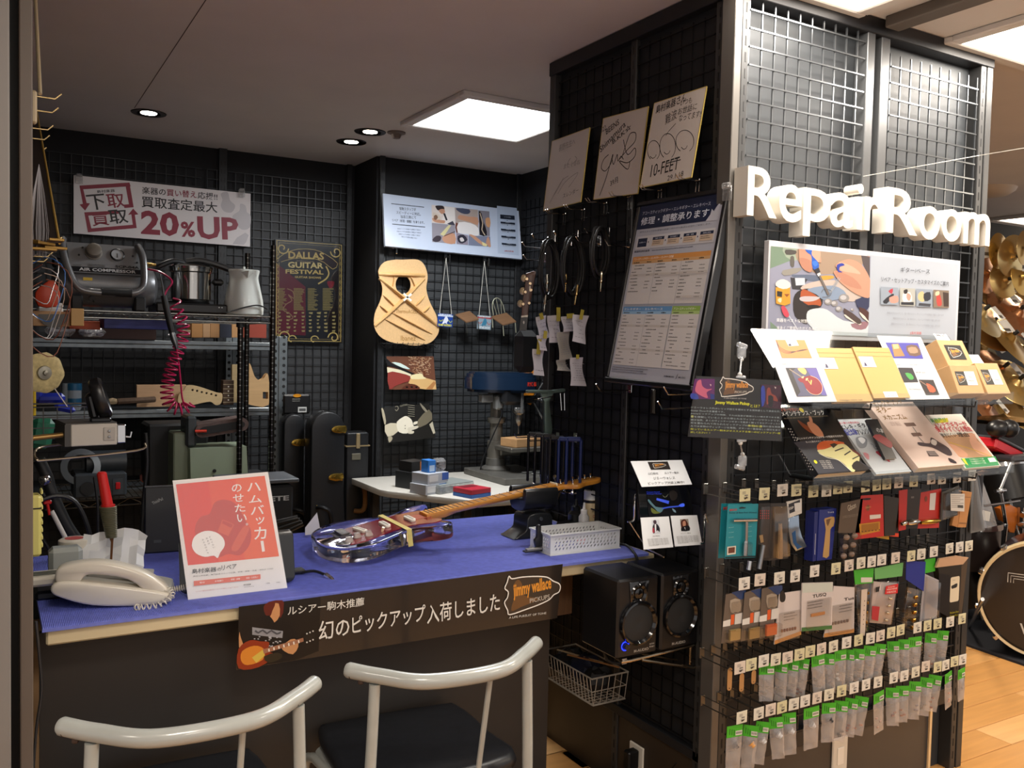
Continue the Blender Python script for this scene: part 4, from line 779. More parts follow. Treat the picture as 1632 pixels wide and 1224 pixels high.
t=T('sandpaper_roll','curled brown sandpaper lying on the lower shelf','sandpaper',tuple(oy(198,645,4.48))); b=MB(M('5a4636',.8,kind='noise',amt=.2,scale=60)); b.tube([(-.03,0,.015),(.06,.02,.018),(.14,.05,.02)],.014,8); b.set(M('b8a484',.8,kind='noise',amt=.3,scale=80)); b.ball((-.05,0,.016),.02,8,(1.3,.7,.8)); P('roll',b,t)
# ---- belt sander
q=oy(350,765,WY+.02); bs=T('belt_sander','sage green bench belt sander on the lower wire shelf','sander',(q.x-.0,WY+.12,LZ+.006)); sg=M('8d9a84',.38,kind='noise',amt=.05,scale=8,coat=.2)
def sx(px): return oy(px,700,WY+.02).x-q.x
def szz(py): return oy(350,py,WY+.02).z-LZ-.006
b=MB(sg); z1=szz(713); b.add([(sx(305),-.10,0),(sx(397),-.10,0),(sx(393),-.10,z1),(sx(303),-.10,z1),(sx(305),.1,0),(sx(397),.1,0),(sx(393),.1,z1),(sx(303),.1,z1)],[(0,1,2,3),(7,6,5,4),(0,4,5,1),(1,5,6,2),(2,6,7,3),(3,7,4,0)]); b.bx(sx(280),sx(305),-.05,.1,0,szz(690),.006); P('base_casting',b,bs,ang=30)
b=MB(BLK); b.cyl((sx(342),-.1005,szz(750)),(sx(342),-.103,szz(750)),.008); P('screw',b,bs)
b=MB(M('33383a',.4)); b.bx(sx(298),sx(315),-.08,.06,szz(712),szz(663),.01); P('guard',b,bs); 
b=MB(M('5b4a46',.85,kind='noise',amt=.2,scale=60,bump=.3)); zc=szz(682); prof=[(-.035*math.cos(a/12*2*PI),) for a in range(1)]
bl_=[]; 
for a in range(13): an=PI/2+PI*a/12; bl_.append((-.085+.030*math.cos(an),.030*math.sin(an)))
for a in range(13): an=-PI/2+PI*a/12; bl_.append((.085+.030*math.cos(an),.030*math.sin(an)))
bm_m=tr(sx(355),-.03,zc)@rot(-8,'Y')@rot(90,'X'); b.prism(bl_,-.06,.06,bm_m); P('abrasive_belt',b,bs,'brown abrasive belt')
b=MB(BLK); b.prism([(x*.86,y*.55) for x,y in bl_],-.064,.064,bm_m); P('roller_frame',b,bs); b=MB(M('c83018',.4)); b.cyl((sx(310),-.11,szz(686)),(sx(328),-.115,szz(686)),.006); P('lever',b,bs,'red lever')
# grinder with red switch
q=oy(158,798,WY+.02); bg_=T('bench_grinder','dark grey bench grinder with red rocker switch on the lower wire shelf','grinder',(q.x,WY+.1,LZ+.006)); dg=M('2e3338',.45,kind='noise',amt=.08,scale=12)
def gx(px): return oy(px,780,WY).x-q.x
def gz(py): return oy(158,py,WY).z-LZ-.006
b=MB(dg); b.bx(gx(118),gx(203),-.09,.08,0,gz(755),.008); P('base',b,bg_); b=MB(dg); b.tube([(gx(140),0,gz(742)),(gx(205),0,gz(742))],.05,20); P('motor',b,bg_); b=MB(M('5a6066',.35,.5)); b.lathe([(.07,-.01),(.075,-.005),(.075,.005),(.05,.01)],28,tr(gx(130),-.06,gz(745))@rot(75,'X')@rot(0,'Y'),cap=False); P('wheel_guard',b,bg_); b=MB(M('101113',.5)); b.cyl((gx(140),-.092,gz(778)),(gx(140),-.10,gz(778)),.028,n=20); P('rubber_cap',b,bg_)
b=MB(M('3c4248',.4)); b.bx(gx(180),gx(196),-.094,-.09,gz(790),gz(765)); o_=P('switch_plate',b,bg_); b=MB(M('c01a20',.3)); b.box((gx(188),-.097,gz(776)),(.018,.008,.028),.002,); P('rocker_switch',b,o_,'red rocker switch')
t=O('pink_eraser_block',MB(M('a0605c',.6)).box((0,0,.02),(.075,.04,.04),.01),'dusty pink rubber block on the lower wire shelf','block',tr(*on(237,768,LZ+.005),LZ+.005))
t=O('power_tool_box',MB(M('101113',.6)).box((0,0,.14),(.26,.2,.28),.01),'black box-shaped machine behind the lower wire shelf','machine',tr(.74,4.30,LZ+.006))
# ---- guitar cases and amp
def case(label,px0,px1,ytop,y,leanx=0,latches=(),d=.11,handle=None,top='round',w0=None,sidep=None):
    a=oy(px0,ytop,y); c=oy(px1,ytop,y); w=c.x-a.x; H=a.z; t=T('guitar_case',label,'guitar case',(a.x+w/2,y+d/2,0)); cm_=M('17181b',.42,kind='noise',amt=.15,scale=90,bump=.2); b=MB(cm_)
    r=min(w/2,.09) if top=='round' else .012
    o=[(-w/2,0),(w/2*1.1,0),(w/2*1.12,H*.45),(w/2,H*.62),(w/2,H-r)]+[(w/2-r+r*math.cos(math.radians(an)),H-r+r*math.sin(math.radians(an))) for an in range(15,91,15)]+[(-w/2+r-r*math.sin(math.radians(an)),H-r+r*math.cos(math.radians(an))) for an in range(0,91,15)]+[(-w/2,H*.62),(-w/2*1.0,H*.45)]
    b.prism(o,-d/2,d/2,frame((0,0,0),(1,0,0),(0,0,1)),b=.006); P('shell',b,t,ang=50)
    b=MB(M('0c0c0d',.5)); b.prism(o,-.003,.003,frame((0,-.02,0),(1,0,0),(0,0,1)).copy()@Matrix.Diagonal((1.012,1.004,1,1))); P('lid_seam',b,t)
    br=M('a8893c',.25,.9)
    for px,py in latches:
        q=oy(px,py,y)-V(t.location); b=MB(br); b.T=frame((q.x,-d/2-.002,q.z),(1,0,0),(0,0,1)); b.prism(smooth([(-.04,-.004),(-.03,-.013),(0,-.02),(.02,-.018),(.034,-.02),(.04,0),(.034,.018),(.02,.016),(0,.018),(-.03,.012)],2),0,.006,b=.002); b.cyl((.0,0,.006),(.0,0,.012),.009,n=10); b.cyl((-.02,0,.006),(-.02,0,.009),.006,n=10); P('latch',b,t,'brass latch')
    if handle:
        q=oy(*handle,y)-V(t.location); b=MB(M('141416',.35)); z0=q.z; b.tube(smooth([(q.x-.03,-d/2,z0),(q.x-.01,-d/2-.03,z0),(q.x+.02,-d/2-.04,z0-.02),(q.x+.03,-d/2-.04,z0-.08),(q.x+.02,-d/2-.03,z0-.14),(q.x-.01,-d/2,z0-.15)],4,False),.011,10); P('handle',b,t)
        b=MB(br); b.box((q.x-.03,-d/2-.003,z0),(.012,.006,.02),.001); P('handle_mount',b,t)
    return t
case('tall black guitar case half hidden by the galvanised upright',453,486,661,4.45,0,((476,705),),handle=(476,812))
case('black guitar case with two brass latches in the middle of the group',497,550,657,4.30,0,((540,684),(535,760)),handle=(515,808))
t=case('square-ended black case at the right of the group with brown handle',553,588,690,4.52,0,(),top='sq'); b=MB(M('b09a74',.35,.6)); H=oy(553,690,4.52).z; b.bx(-.068,.068,-.058,.06,H-.075,H-.068); b.box((.0,-.058,H-.045),(.022,.006,.08),.002); P('metal_trim',b,t,'brass trim band and catch')
q=oy(574,730,4.46)-V(t.location); b=MB(M('6e6a5c',.4,.4)); b.box((q.x,-.057,q.z),(.05,.004,.035),.003); P('badge',b,t)
q=oy(574,790,4.46)-V(t.location); b=MB(M('8a6236',.5)); b.tube(smooth([(q.x-.01,-.06,q.z+.06),(q.x+.02,-.09,q.z+.05),(q.x+.035,-.095,q.z),(q.x+.03,-.09,q.z-.08),(q.x-.01,-.06,q.z-.09)],4,False),.013,10); P('handle',b,t,'brown leather handle')
t=T('packaged_strap','black hang-card package with yellow tab above the left guitar case','package',back(*tuple(oy(473,650,4.5)))); b=MB(M('121214',.4)); b.bx(-.075,.065,-.03,.07,0,.02,.008); P('pack',b,t); p=Print(back(*tuple(oy(473,650,4.5))),z0=.0205); p.poly('d08a1c',ell(-.005,.064,.022,.009,12),False); p.rc('c8c8c4',.0,-.022,.045,.006); p.rc('555555',.006,-.016,.04,-.002); p.greek('9a9a94',-.03,.045,.05,2,.01,.004); p.done('label',t)
q=oy(445,770,3.6); am=T('black_case','black case with white lettering behind the orange notice','case',(q.x,3.6,0)); 
zt=oy(445,762,3.6).z; b=MB(M('1c1e22',.5)); b.bx(-.20,.06,0,.2,.0,zt-.03,.01); P('body',b,am); b=MB(M('4a4d52',.4)); b.bx(-.22,.08,-.01,.21,zt-.02,zt-.004,.003); P('top_edge',b,am); fm=back(q.x-.06,3.598,oy(445,798,3.6).z); p=Print(fm,z0=.001); p.txt('b8bcc0','PETE',-.005,0,.105,.02,.03); o_=p.done('lettering',am); o_.matrix_basis=tr(*(-V(am.location)))@fm
for i in range(3):
    a=oy(430+i*4,836+i*9,3.3); t=O('stand_foot_tube',MB(M('1a1b1d',.35)).tube([(-.12-.08*i,.03+.05*i,-a[2]+.01),(-.03,.01,-.03),(0,0,0),(.10,-.02,.02+.012*i)],.012,12),('upper','middle','lower')[i]+' black round stand leg end beside the orange notice','stand leg',tr(*a),'black stand legs poking out beside the notice')
t=O('paper_tag',MB(M('c9c8c4',.7)).prism([(0,0),(.05,.017),(.046,.042),(.038,.08),(.0,.034)],0,.001,back(*tuple(oy(486,858,2.76)))),'white folded paper tag beside the guitar cases','paper')
# ================================================================ guitar on the counter
def gfr():
    a=V((.815,2.47,MT+.024)); b=V((1.775,2.445,MT+.155)); d=b-a; L=d.length; x=d.normalized(); y=V((0,0,1)).cross(x).normalized(); z=x.cross(y); return Matrix(((x.x,y.x,z.x,a.x),(x.y,y.y,z.y,a.y),(x.z,y.z,z.z,a.z),(0,0,0,1))),L
GM,GL=gfr()
gt=T('electric_guitar','clear-bodied electric guitar with maple neck lying across the blue mat','guitar',GM)
acr=M('e9e4ee',.04,trans=1,ior=1.33)
body=smooth([(0,.02),(.01,.09),(.05,.145),(.12,.165),(.19,.145),(.235,.112),(.28,.115),(.34,.150),(.395,.155),(.405,.135),(.375,.10),(.345,.055),(.345,.03),(.345,-.03),(.36,-.075),(.375,-.115),(.36,-.14),(.33,-.145),(.275,-.118),(.23,-.112),(.18,-.135),(.11,-.165),(.045,-.15),(.008,-.09),(-.004,-.03)],5)
b=MB(acr); b.prism(body,-.022,.022,b=.007); P('body',b,gt,'transparent acrylic body',ang=60)
pk=M('7c1220',.2,coat=.6); b=MB(pk); b.prism(smooth([(.095,-.02),(.10,.045),(.16,.06),(.25,.075),(.33,.075),(.36,.055),(.335,.035),(.335,-.035),(.36,-.08),(.33,-.10),(.27,-.075),(.2,-.085),(.12,-.12),(.06,-.125),(.065,-.09),(.10,-.06)],4),.0222,.0250); P('pickguard',b,gt,'dark red pickguard')
b=MB(M('a44a28',.4,kind='wood',amt=.1)); b.bx(.285,.350,-.028,.028,-.012,.0262,.002); P('neck_pocket',b,gt,'brown neck joint')
mw=M('d48f36',.22,kind='wood',amt=.06,scale=5,coat=.5); b=MB(mw)
NL=.735
vs=[];
for x,hw,zt,zb in((.335,.0285,.034,.010),(.40,.0275,.034,.010),(.44,.027,.034,.016),(.60,.0245,.034,.0165),(.78,.0215,.034,.0175),(.80,.021,.034,.0175)):
    vs+=[(x,-hw,zt),(x,-hw,zt-.006),(x,-hw*.6,zb),(x,hw*.6,zb),(x,hw,zt-.006),(x,hw,zt)]
b.add(vs,[(i*6+j,i*6+(j+1)%6,i*6+6+(j+1)%6,i*6+6+j) for i in range(5) for j in range(6)]+[(0,1,2,3,4,5),tuple(30+j for j in(5,4,3,2,1,0))]); P('neck',b,gt,'amber maple neck',ang=50)
b=MB(M('6b4a28',.4)); sc=.648; x0=.802
for i in range(1,22):
    x=x0-(sc-sc/2**(i/12)); b.box((x,0,.0345),(.0022,.05-.0*i,.0014))
P('frets',b,gt,None,'stuff',0)
b=MB(M('2a1a10',.4))
for i in(3,5,7,9,15,17,19,21): 
    xa=x0-(sc-sc/2**(i/12)); xb=x0-(sc-sc/2**((i-1)/12)); b.lathe([(.0001,0),(.0032,0)],10,tr((xa+xb)/2,0,.0343),cap=False)
P('position_dots',b,gt,None,'stuff',0)
b=MB(mw); hd=smooth([(.80,-.022),(.83,-.024),(.85,-.050),(.87,-.058),(.90,-.045),(.94,-.047),(.965,-.035),(.972,-.012),(.955,.010),(.93,.016),(.90,.022),(.85,.022),(.80,.022)],4); b.prism(hd,.013,.0275,b=.003); P('headstock',b,gt,'amber headstock',ang=50)
b=MB(M('e8dcc0',.4)); b.box((.803,0,.0335),(.005,.042,.009),.001); P('nut',b,gt)
for i in range(6):
    t_=MB(chrome); x=.832+i*.0225; y=.016-(.002*i); t_.lathe([(.004,.0275),(.005,.029),(.0034,.031),(.0028,.040),(.0042,.043),(.0001,.044)],10,tr(x,y-.012,0)); t_.cyl((x,.022,.018),(x,.034,.018),.002); t_.ball((x,.038,.018),.006,8,(1,.6,.5)); P('tuning_machine',t_,gt)
for x in(.128,.205,.285):
    q=MB(M('e6e2d6',.3)); q.T=tr(x,-.012,.025)@rot(10 if x<.15 else 0,'Z'); q.prism(rrect(-.009,-.034,.009,.034,.0088),0,.008,b=.0015); o_=P('pickup',q,gt,'white single coil pickup'); q=MB(steel); q.T=tr(x,-.012,.025)@rot(10 if x<.15 else 0,'Z'); [q.cyl((0,-.026+.0104*k,.008),(0,-.026+.0104*k,.0092),.0022,n=8) for k in range(6)]; P('pole_pieces',q,o_,None,'stuff')
q=MB(M('8d8d8b',.25,.9)); q.T=tr(.075,-.012,.0225); q.bx(-.018,.018,-.036,.036,0,.009,.001); 
for k in range(6): q.bx(-.014,.012,-.033+k*.0115,-.0245+k*.0115,.009,.014,.001); q.cyl((-.02,-.029+k*.0115,.006),(-.028,-.029+k*.0115,.006),.0016,n=6)
P('bridge',q,gt,'chrome tremolo bridge')
kn=M('d8d0c8',.12,trans=.6)
for x,y in((.098,-.075),(.130,-.082),(.066,-.098)):
    q=MB(kn); q.T=tr(x,y,.025); q.lathe([(.012,0),(.0125,.002),(.0095,.008),(.009,.014),(.0001,.0145)],18); P('control_knob',q,gt,'clear knob')
q=MB(M('e8d8b0',.35)); q.T=tr(.175,-.07,.025); q.cyl((0,0,0),(.004,-.004,.012),.0035,.0045,n=10); P('selector_switch',q,gt,'cream selector tip')
q=MB(chrome); q.T=tr(.045,-.11,.0225)@rot(-35,'Z'); q.prism(rrect(-.022,-.012,.022,.012,.01),0,.006,b=.002); q.cyl((0,0,.004),(0,0,-.002),.006); P('jack_plate',q,gt,'chrome jack plate')
q=MB(chrome); q.cyl((-.0,0,0),(-.012,0,0),.005,.007,n=12); P('strap_button',q,gt)
q=MB(M('cdbd6a',.6,kind='noise',amt=.06,scale=50)); q.bx(.232,.247,-.1165,.1135,.0258,.0266); q.bx(.232,.247,-.1180,-.1170,-.024,.0266); q.bx(.232,.247,.1140,.1150,-.02,.0266); P('masking_tape',q,gt,'strip of yellow masking tape around the body')
# neck rest
nr=T('neck_rest','black neck rest holding up the guitar neck on the mat','neck rest',(1.535,2.46,MT)); km=M('1a1c1f',.32,kind='noise',amt=.1,scale=40)
nb=(GM@V((.71,0,.0165))).z-MT; q=MB(km); q.T=frame((0,0,0),(0,1,0),(0,0,1)); q.T=rot(0,'Z'); 
o=[(-.085,0),(.085,0),(.078,.012),(.05,.03),(.04,.075),(-.04,.075),(-.05,.03),(-.078,.012)]; 
q.prism(smooth(o,3),-.045,.045,frame((0,0,0),(1,0,0),(0,0,1)),b=.004); P('stand_foot',q,nr,ang=50)
q=MB(km); oo=[(-.055,.0),(-.035,-.045),(.035,-.045),(.055,.0),(.05,.022),(.034,.020),(.028,-.008),(-.028,-.008),(-.034,.020),(-.05,.022)]
q.prism(smooth(oo,3),-.062,.062,tr(-.0,0,nb+.0)@Matrix(((0,0,1,0),(1,0,0,0),(0,1,0,0),(0,0,0,1))),b=.003); P('cradle',q,nr,'tilting cradle',ang=50)
q=MB(steel); q.cyl((0,-.047,.062),(0,-.052,.062),.006); P('pivot_screw',q,nr)
# ================================================================ white basket and bottles
A,B=oz(877,886,MT),oz(990,873,MT); D=oz(850,866,MT); bx_=(B-A); ang_=math.degrees(math.atan2(bx_.y,bx_.x)); wB=bx_.length*.97; dB=.115; hB=.063
bk=T('plastic_basket','white perforated plastic basket at the front right of the counter','basket',tr(A.x,A.y,MT)@rot(ang_,'Z')); wp=M('d9dcdc',.3)
def perf(w,h,rows,cols,x0):
    q=MB(wp); o=rect(0,0,w,h); holes=[]; 
    for j in range(rows):
        for i in range(cols):
            cx_=x0+.010+(i+.5)*(w-2*x0-.02)/cols+(.0 if j%2 else .003); cy_=.012+(j+.5)*(h-.024)/rows; holes.append([(cx_+.0026*math.cos(a)+.0018*math.sin(a),cy_+.0044*math.sin(a)) for a in [k*PI/3 for k in range(6)]])
    q.prism(o,-.0012,.0012,holes=holes); return q
for nm,mt_q,w_,c in(('side_panel',frame((0,.002,0),(1,0,.0),(0,.0,1)),wB,18),('side_panel',frame((0,dB,0),(1,0,0),(0,0,1)),wB,18),('end_panel',frame((.002,dB,0),(0,-1,0),(0,0,1)),dB,8),('end_panel',frame((wB,dB,0),(0,-1,0),(0,0,1)),dB,8)):
    q=perf(w_,hB,4,c,.002); q.T=None; o_=P(nm,q,bk,ang=0,mat=mt_q)
q=MB(wp); q.bx(0,wB,0,dB,0,.003); [q.bx(*a) for a in((-.004,wB+.004,-.005,.002,hB-.004,hB),(-.004,wB+.004,dB-.002,dB+.005,hB-.004,hB),(-.005,.002,0,dB,hB-.004,hB),(wB-.002,wB+.005,0,dB,hB-.004,hB))]; P('rim',q,bk); q=MB(wp); q.bx(-.003,wB+.003,-.004,dB+.004,0,.003); P('base',q,bk)
for i,(c,x,y) in enumerate((('2238a8',.05,.03),('c03850',.03,.07),('1c1c1e',.07,.05),('2238a8',.1,.04),('d86070',.15,.06),('181818',.12,.08))):
    O('small_bottle',MB(M(c,.4)).box((0,0,.012),(.03,.03,.022),.006),('blue','red','black','second blue','pink','second black')[i]+' small item lying inside the white basket','small item',bk.matrix_world@tr(x,y,.004))
ck=T('clip_lamp','black clamp with silver bar gripping the left end of the basket','clamp',bk.matrix_world@tr(-.006,dB*.45,hB-.02)); q=MB(M('141416',.35)); q.prism(smooth([(-.012,.035),(0,.04),(.003,.015),(.016,.0),(.012,-.02),(-.01,-.03),(-.02,-.005),(-.012,.005)],3),-.006,.006,frame((0,0,0),(1,0,0),(0,0,1)),b=.002); P('jaw',q,ck); q=MB(M('8e8a84',.35,.6)); q.box((-.025,-.01,-.028),(.055,.014,.006),.001); q.set(M('141416',.35)); q.box((-.03,-.01,-.033),(.06,.018,.005),.001); P('bar',q,ck)
def bottle(px,py,ytop,r,label,col,capc,prof='can',bands=(),nm='spray_can',cat='can',y=None):
    q=oz(px,py,MT); y=y or q.y; x=oy(px,py,y).x; H=oy(px,ytop,y).z-MT; t=T(nm,label,cat,(x,y,MT)); b=MB(M(col,.35))
    if prof=='can': b.lathe([(r*.95,0),(r,.004),(r,H*.74),(r*.9,H*.78)],24)
    elif prof=='nozzle': b.lathe([(r*.95,0),(r,.004),(r,H*.82),(r*.8,H*.86),(r*.35,H*.88)],24)
    else: b.lathe([(r*.95,0),(r,.004),(r,H*.5),(r*.6,H*.62)],20)
    P('body',b,t)
    b=MB(M(capc,.3))
    if prof=='can': b.lathe([(r*.98,H*.74),(r*.98,H*.98),(r*.9,H)],24)
    elif prof=='nozzle': b.lathe([(r*.28,H*.87),(r*.3,H*1.0),(r*.1,H)],14)
    else: b.lathe([(r*.62,H*.58),(r*.65,H*.74),(r*.3,H*.78),(r*.16,H),(r*.05,H)],16)
    P('cap',b,t)
    for c,z0,z1 in bands: b=MB(M(c,.4)); b.lathe([(r*1.006,H*z0),(r*1.006,H*z1)],24,cap=False); P('label_band',b,t,ang=60)
    return t
t=bottle(941,838,781,.026,'tall spray can with white cap and beige label behind the basket','d5bf96','e8e8e8',bands=(('15120f',.66,.735),))
p=Print(frame(V(t.location)+V((-.012,-.0263,.03)),(1,0,0),(0,0,1))); p.txt('e8e0d0','ALTECO',0,.043,.02,.006,.01); p.txt('30261c','スプライマー',-.002,.022,.026,.007,.01); p.ln('a82020',ell(.006,.008,.004,.004,12),.0015,False,0,True); 
o_=p.done('print',t); o_.matrix_basis=tr(*(-V(t.location)))@p.m
t=bottle(964,836,787,.024,'white spray can with green mark and thin nozzle tube, right of the capped can','d8dcdc','e2dfd2','nozzle'); q=MB(M('c9a878',.4)); q.tube([(0,0,.098),(.06,-.02,.075)],.0011,6); P('nozzle_tube',q,t)
p=Print(frame(V(t.location)+V((-.012,-.0243,.02)),(1,0,0),(0,0,1))); p.ln('7cb83a',[(.004,.045),(.012,.052),(.018,.044),(.010,.036),(.018,.028),(.008,.018),(.002,.02)],.005,False,3); o_=p.done('print',t); o_.matrix_basis=tr(*(-V(t.location)))@p.m
t=bottle(930,846,801,.018,'small white dropper bottle in front of the spray cans','d8dadc','eeeeee','drop',nm='dropper_bottle',cat='bottle')
t=bottle(917,842,795,.026,'black squat bottle left of the dropper bottle','17191b','101011','drop',nm='glue_bottle',cat='bottle')
bottle(931,832,795,.020,'pale green topped tin behind the capped spray can','4a4c44','b8c890','can',nm='round_tin',cat='tin',y=2.72)
# ================================================================ orange notice on tablet stand
y0=2.215; tb0,tb1=oy(296,958,y0),oy(470,938,y0)
lean=-11
def leanframe(o,r,deg):
    r=V(r).normalized(); u=V((0,0,1)); u=Matrix.Rotation(math.radians(deg),3,r)@u; return frame(o,r,u)
tf=leanframe((tb0.x-.005,y0+.012,MT+.003),(1,.0,0),lean)
tb=T('tablet','black tablet leaning on its stand behind the orange notice','tablet',tf); wT=(tb1-tb0).length+.01
q=MB(M('1b1d20',.25,coat=.3)); q.T=rot(0,'Z'); q.prism([(a,c) for a,c in rrect(-.005,0,wT,.185*.72,.016,4)],-.010,0,b=.002); P('body',q,tb,ang=50)
q=MB(M('2c2e31',.4)); q.tube([(.02,.0,-.012),(.02,-.0,-.06),(wT-.02,0,-.06),(wT-.02,0,-.012)],.004,8); q.tube([(wT/2,.10,-.012),(wT/2,.0,-.06)],.004,8); P('stand_legs',q,tb)
nf_bl=oy(302,956,2.205); nf=leanframe((nf_bl.x,2.190,MT+.002),(1,0,0),lean); nf=nf@rot(2.2,'Z')
P0_=V(nf.col[3][:3]); N_=V(nf.col[2][:3])
def on_n(px,py): return onp(px,py,P0_,N_)
inv=nf.inverted(); cs=[inv@on_n(*c) for c in((275,766),(427,752),(459,944),(300,957))]
sheet=[(c.x,c.y) for c in cs]
nt=T('notice_card','orange and white notice in a clear sleeve propped on the tablet','notice',nf)
q=MB(M('e9e6e4',.5)); q.prism([sheet[3],sheet[2],sheet[1],sheet[0]],-.0015,0); P('sheet',q,nt)
p=Print(nf,view=(270,740,5.324),rough=.3,lift=.0003)
O1='e2300a'
p.poly(O1,[(55,170),(808,97),(930,780),(158,857)]); p.poly('e8560c',[(560,125),(808,97),(930,780),(640,808)]); p.poly('e5440a',[(330,145),(560,125),(640,808),(420,830)])
p.poly('c5301a',[(380,330),(450,300),(540,320),(600,390),(640,470),(690,560),(680,680),(600,770),(500,760),(400,790),(270,700),(215,560),(260,450),(340,420)],sm=4)
p.poly('d8502c',[(450,467),(550,510),(500,610),(408,570)]); p.poly('c5301a',[(455,475),(540,512),(525,540),(445,500)]); p.poly('d8502c',[(620,535),(665,520),(675,560),(590,720),(545,735),(527,700)],sm=2)
for i,ch in enumerate('ハムバッカー'):
    x0=(660,675,690,735,720,775)[i]; yb=(232,332,430,512,640,742)[i]; hpx=(72,66,78,60,105,92)[i]; wpx=(115,110,115,75,105,30)[i]
    if ch=='ー': p.poly('efeceb',[(772,650),(797,648),(810,738),(786,742)])
    else: tp(p,'efeceb',ch,x0,yb,x0+wpx,yb-9,hpx,.05)
for i,ch in enumerate('のせたい'): tp(p,'efeceb',ch,(530,540,556,575)[i],(238,322,408,492)[i],(530,540,556,575)[i]+(85,90,88,82)[i],(230,314,400,485)[i],66,.05)
p.ln('efeceb',ell(*p(657,508),.0022,.0022,14),.0011,False,0,True)
p.poly('f3f1f0',[(190,690),(215,610),(300,566),(390,575),(455,625),(468,690),(430,750),(408,796),(375,775),(300,785),(225,755)],sm=3)
for j,(tx,x0) in enumerate((('どれくらい',345),('お金が',318),('かかるのかな',285))):
    for i,ch in enumerate(tx): tp(p,'50484a',ch,x0+i*8-8+j*0,610+i*22+14+j*12,x0+i*8+8,609+i*22+13+j*12,14,0)
tp(p,'222022','島村楽器',192,930,398,910,42,.02); tp(p,'222022','の',405,905,440,902,26,.02); tp(p,'222022','リペア',443,900,570,885,42,.02)
tp(p,'4a4644','弊社工房完備。専門技術スタッフ在籍。修理・調整・改造・塗装まで対応',200,957,880,890,12,.0)
p.poly('df5a3c',[(205,990),(770,932),(772,972),(207,1032)])
for i,s_ in enumerate(('受付','お見積り','修理・調整','納品・お支払い')): tp(p,'f2e2da',s_,(255,385,520,650)[i],(1012,1000,985,972)[i],(298,455,598,750)[i],(1008,992,978,962)[i],15,.01)
tp(p,'c07068','リペア受付可能店について詳しくはこちら',225,1085,580,1045,11,0); tp(p,'302c2c','島村楽器',628,1030,690,1024,14,.01); tp(p,'302c2c','リペアサイト',632,1048,716,1040,12,.0); tp(p,'5a5654','ご相談',812,1015,850,1012,10,0); tp(p,'5a5654','お気軽に',905,1008,942,1004,10,0)
p.done('print',nt,'orange and black print')
q=MB(clear('gloss_film',(1,1,1),.03,.05)); q.prism([sheet[3],sheet[2],sheet[1],sheet[0]],.0045,.0048); P('sleeve',q,nt,'clear glossy sleeve',ang=0)
q=MB(M('141416',.4)); q.tube(smooth([(0,0,0),(.03,-.02,.006),(.05,-.055,.002)],4,False),.004,8); q.box((-.005,.01,.004),(.035,.03,.012),.004); q.set(chrome); q.tube([(.05,-.055,.002),(.058,-.075,-.004),(.07,-.095,-.02)],[.007,.006,.003],10)
x_,y_=on(482,915,MT); t=T('cable_clip','black cable with chrome plug hanging over the counter edge by the notice','cable',(x_-.005,y_-.0,MT+.004)); P('cable',q,t)
# ================================================================ telephone
pf=tr(.255,2.245,MT)@rot(-12,'Z'); ph=T('telephone','cream desk telephone with coiled cord at the front left of the counter','telephone',pf); pw=M('c9c3b6',.3,kind='noise',amt=.02,scale=6,coat=.2)
side_=smooth([(-.125,.045),(-.12,.062),(-.09,.066),(0,.052),(.11,.028),(.125,.016),(.12,.004),(.06,.0),(-.04,.008),(-.105,.03)],4)
q=MB(pw); q.prism([(x,z) for x,z in side_],-.055,.095,frame((0,0,0),(1,0,0),(0,0,1)).copy()@Matrix.Diagonal((1,1,-1,1)),b=.006); P('base',q,ph,ang=50)
hs=smooth([(-.115,.062),(-.117,.088),(-.10,.100),(-.05,.106),(.0,.100),(.06,.078),(.105,.048),(.118,.030),(.10,.022),(.072,.026),(.05,.05),(.02,.066),(-.03,.076),(-.055,.076),(-.068,.062),(-.09,.058)],4)
q=MB(pw); q.prism([(x,z) for x,z in hs],-.048,-.0,frame((0,0,0),(1,0,0),(0,0,1)).copy()@Matrix.Diagonal((1,1,-1,1)),b=.007); P('handset',q,ph,ang=50)
q=MB(M('b8b4ac',.5)); q.box((.005,.045,.056),(.14,.08,.01),.002,rot(7,'Y')); P('keypad_plate',q,ph)
for i in range(3):
    for j in range(4): q=MB(M('6a6660',.5)); q.box((-.02+i*.022,.02+j*.018,.063-.003*i),(.015,.010,.006),.002); P('button',q,ph)
q=MB(pw); q.box((-.15,.04,.062),(.09,.075,.022),.006,rot(-3,'Y')); P('display_unit',q,ph); q=MB(M('5a5c56',.3)); q.box((-.15,.038,.0745),(.055,.03,.003),.001,rot(-3,'Y')); P('screen',q,ph,'grey display')
q=MB(pw); ax_=smooth([(.118,-.03,.03),(.128,-.055,.02),(.10,-.075,.006),(.06,-.08,.005),(.055,-.075,.005)],10,False); N=len(ax_); pts=[]
K=14*12
for k in range(K+1):
    f_=k/K*(N-1); i=min(int(f_),N-2); c=V(ax_[i]).lerp(V(ax_[i+1]),f_-i); tg=(V(ax_[i+1])-V(ax_[i])).normalized(); n1=V((0,0,1)); n1=(n1-n1.dot(tg)*tg).normalized(); n2=tg.cross(n1); an=2*PI*14*k/K; pts.append(c+n1*.0062*math.cos(an)+n2*.0062*math.sin(an))
q.tube(pts,.0016,6); P('coiled_cord',q,ph,'white coiled cord')
q=MB(pw); pts=[]
for k in range(141): an=k/140*2*PI*12; pts.append((.125+k/140*.06,.0+.0062*math.cos(an)+.03*k/140,.02+.0062*math.sin(an)))
q.tube(pts,.0016,6); P('coiled_cord',q,ph)
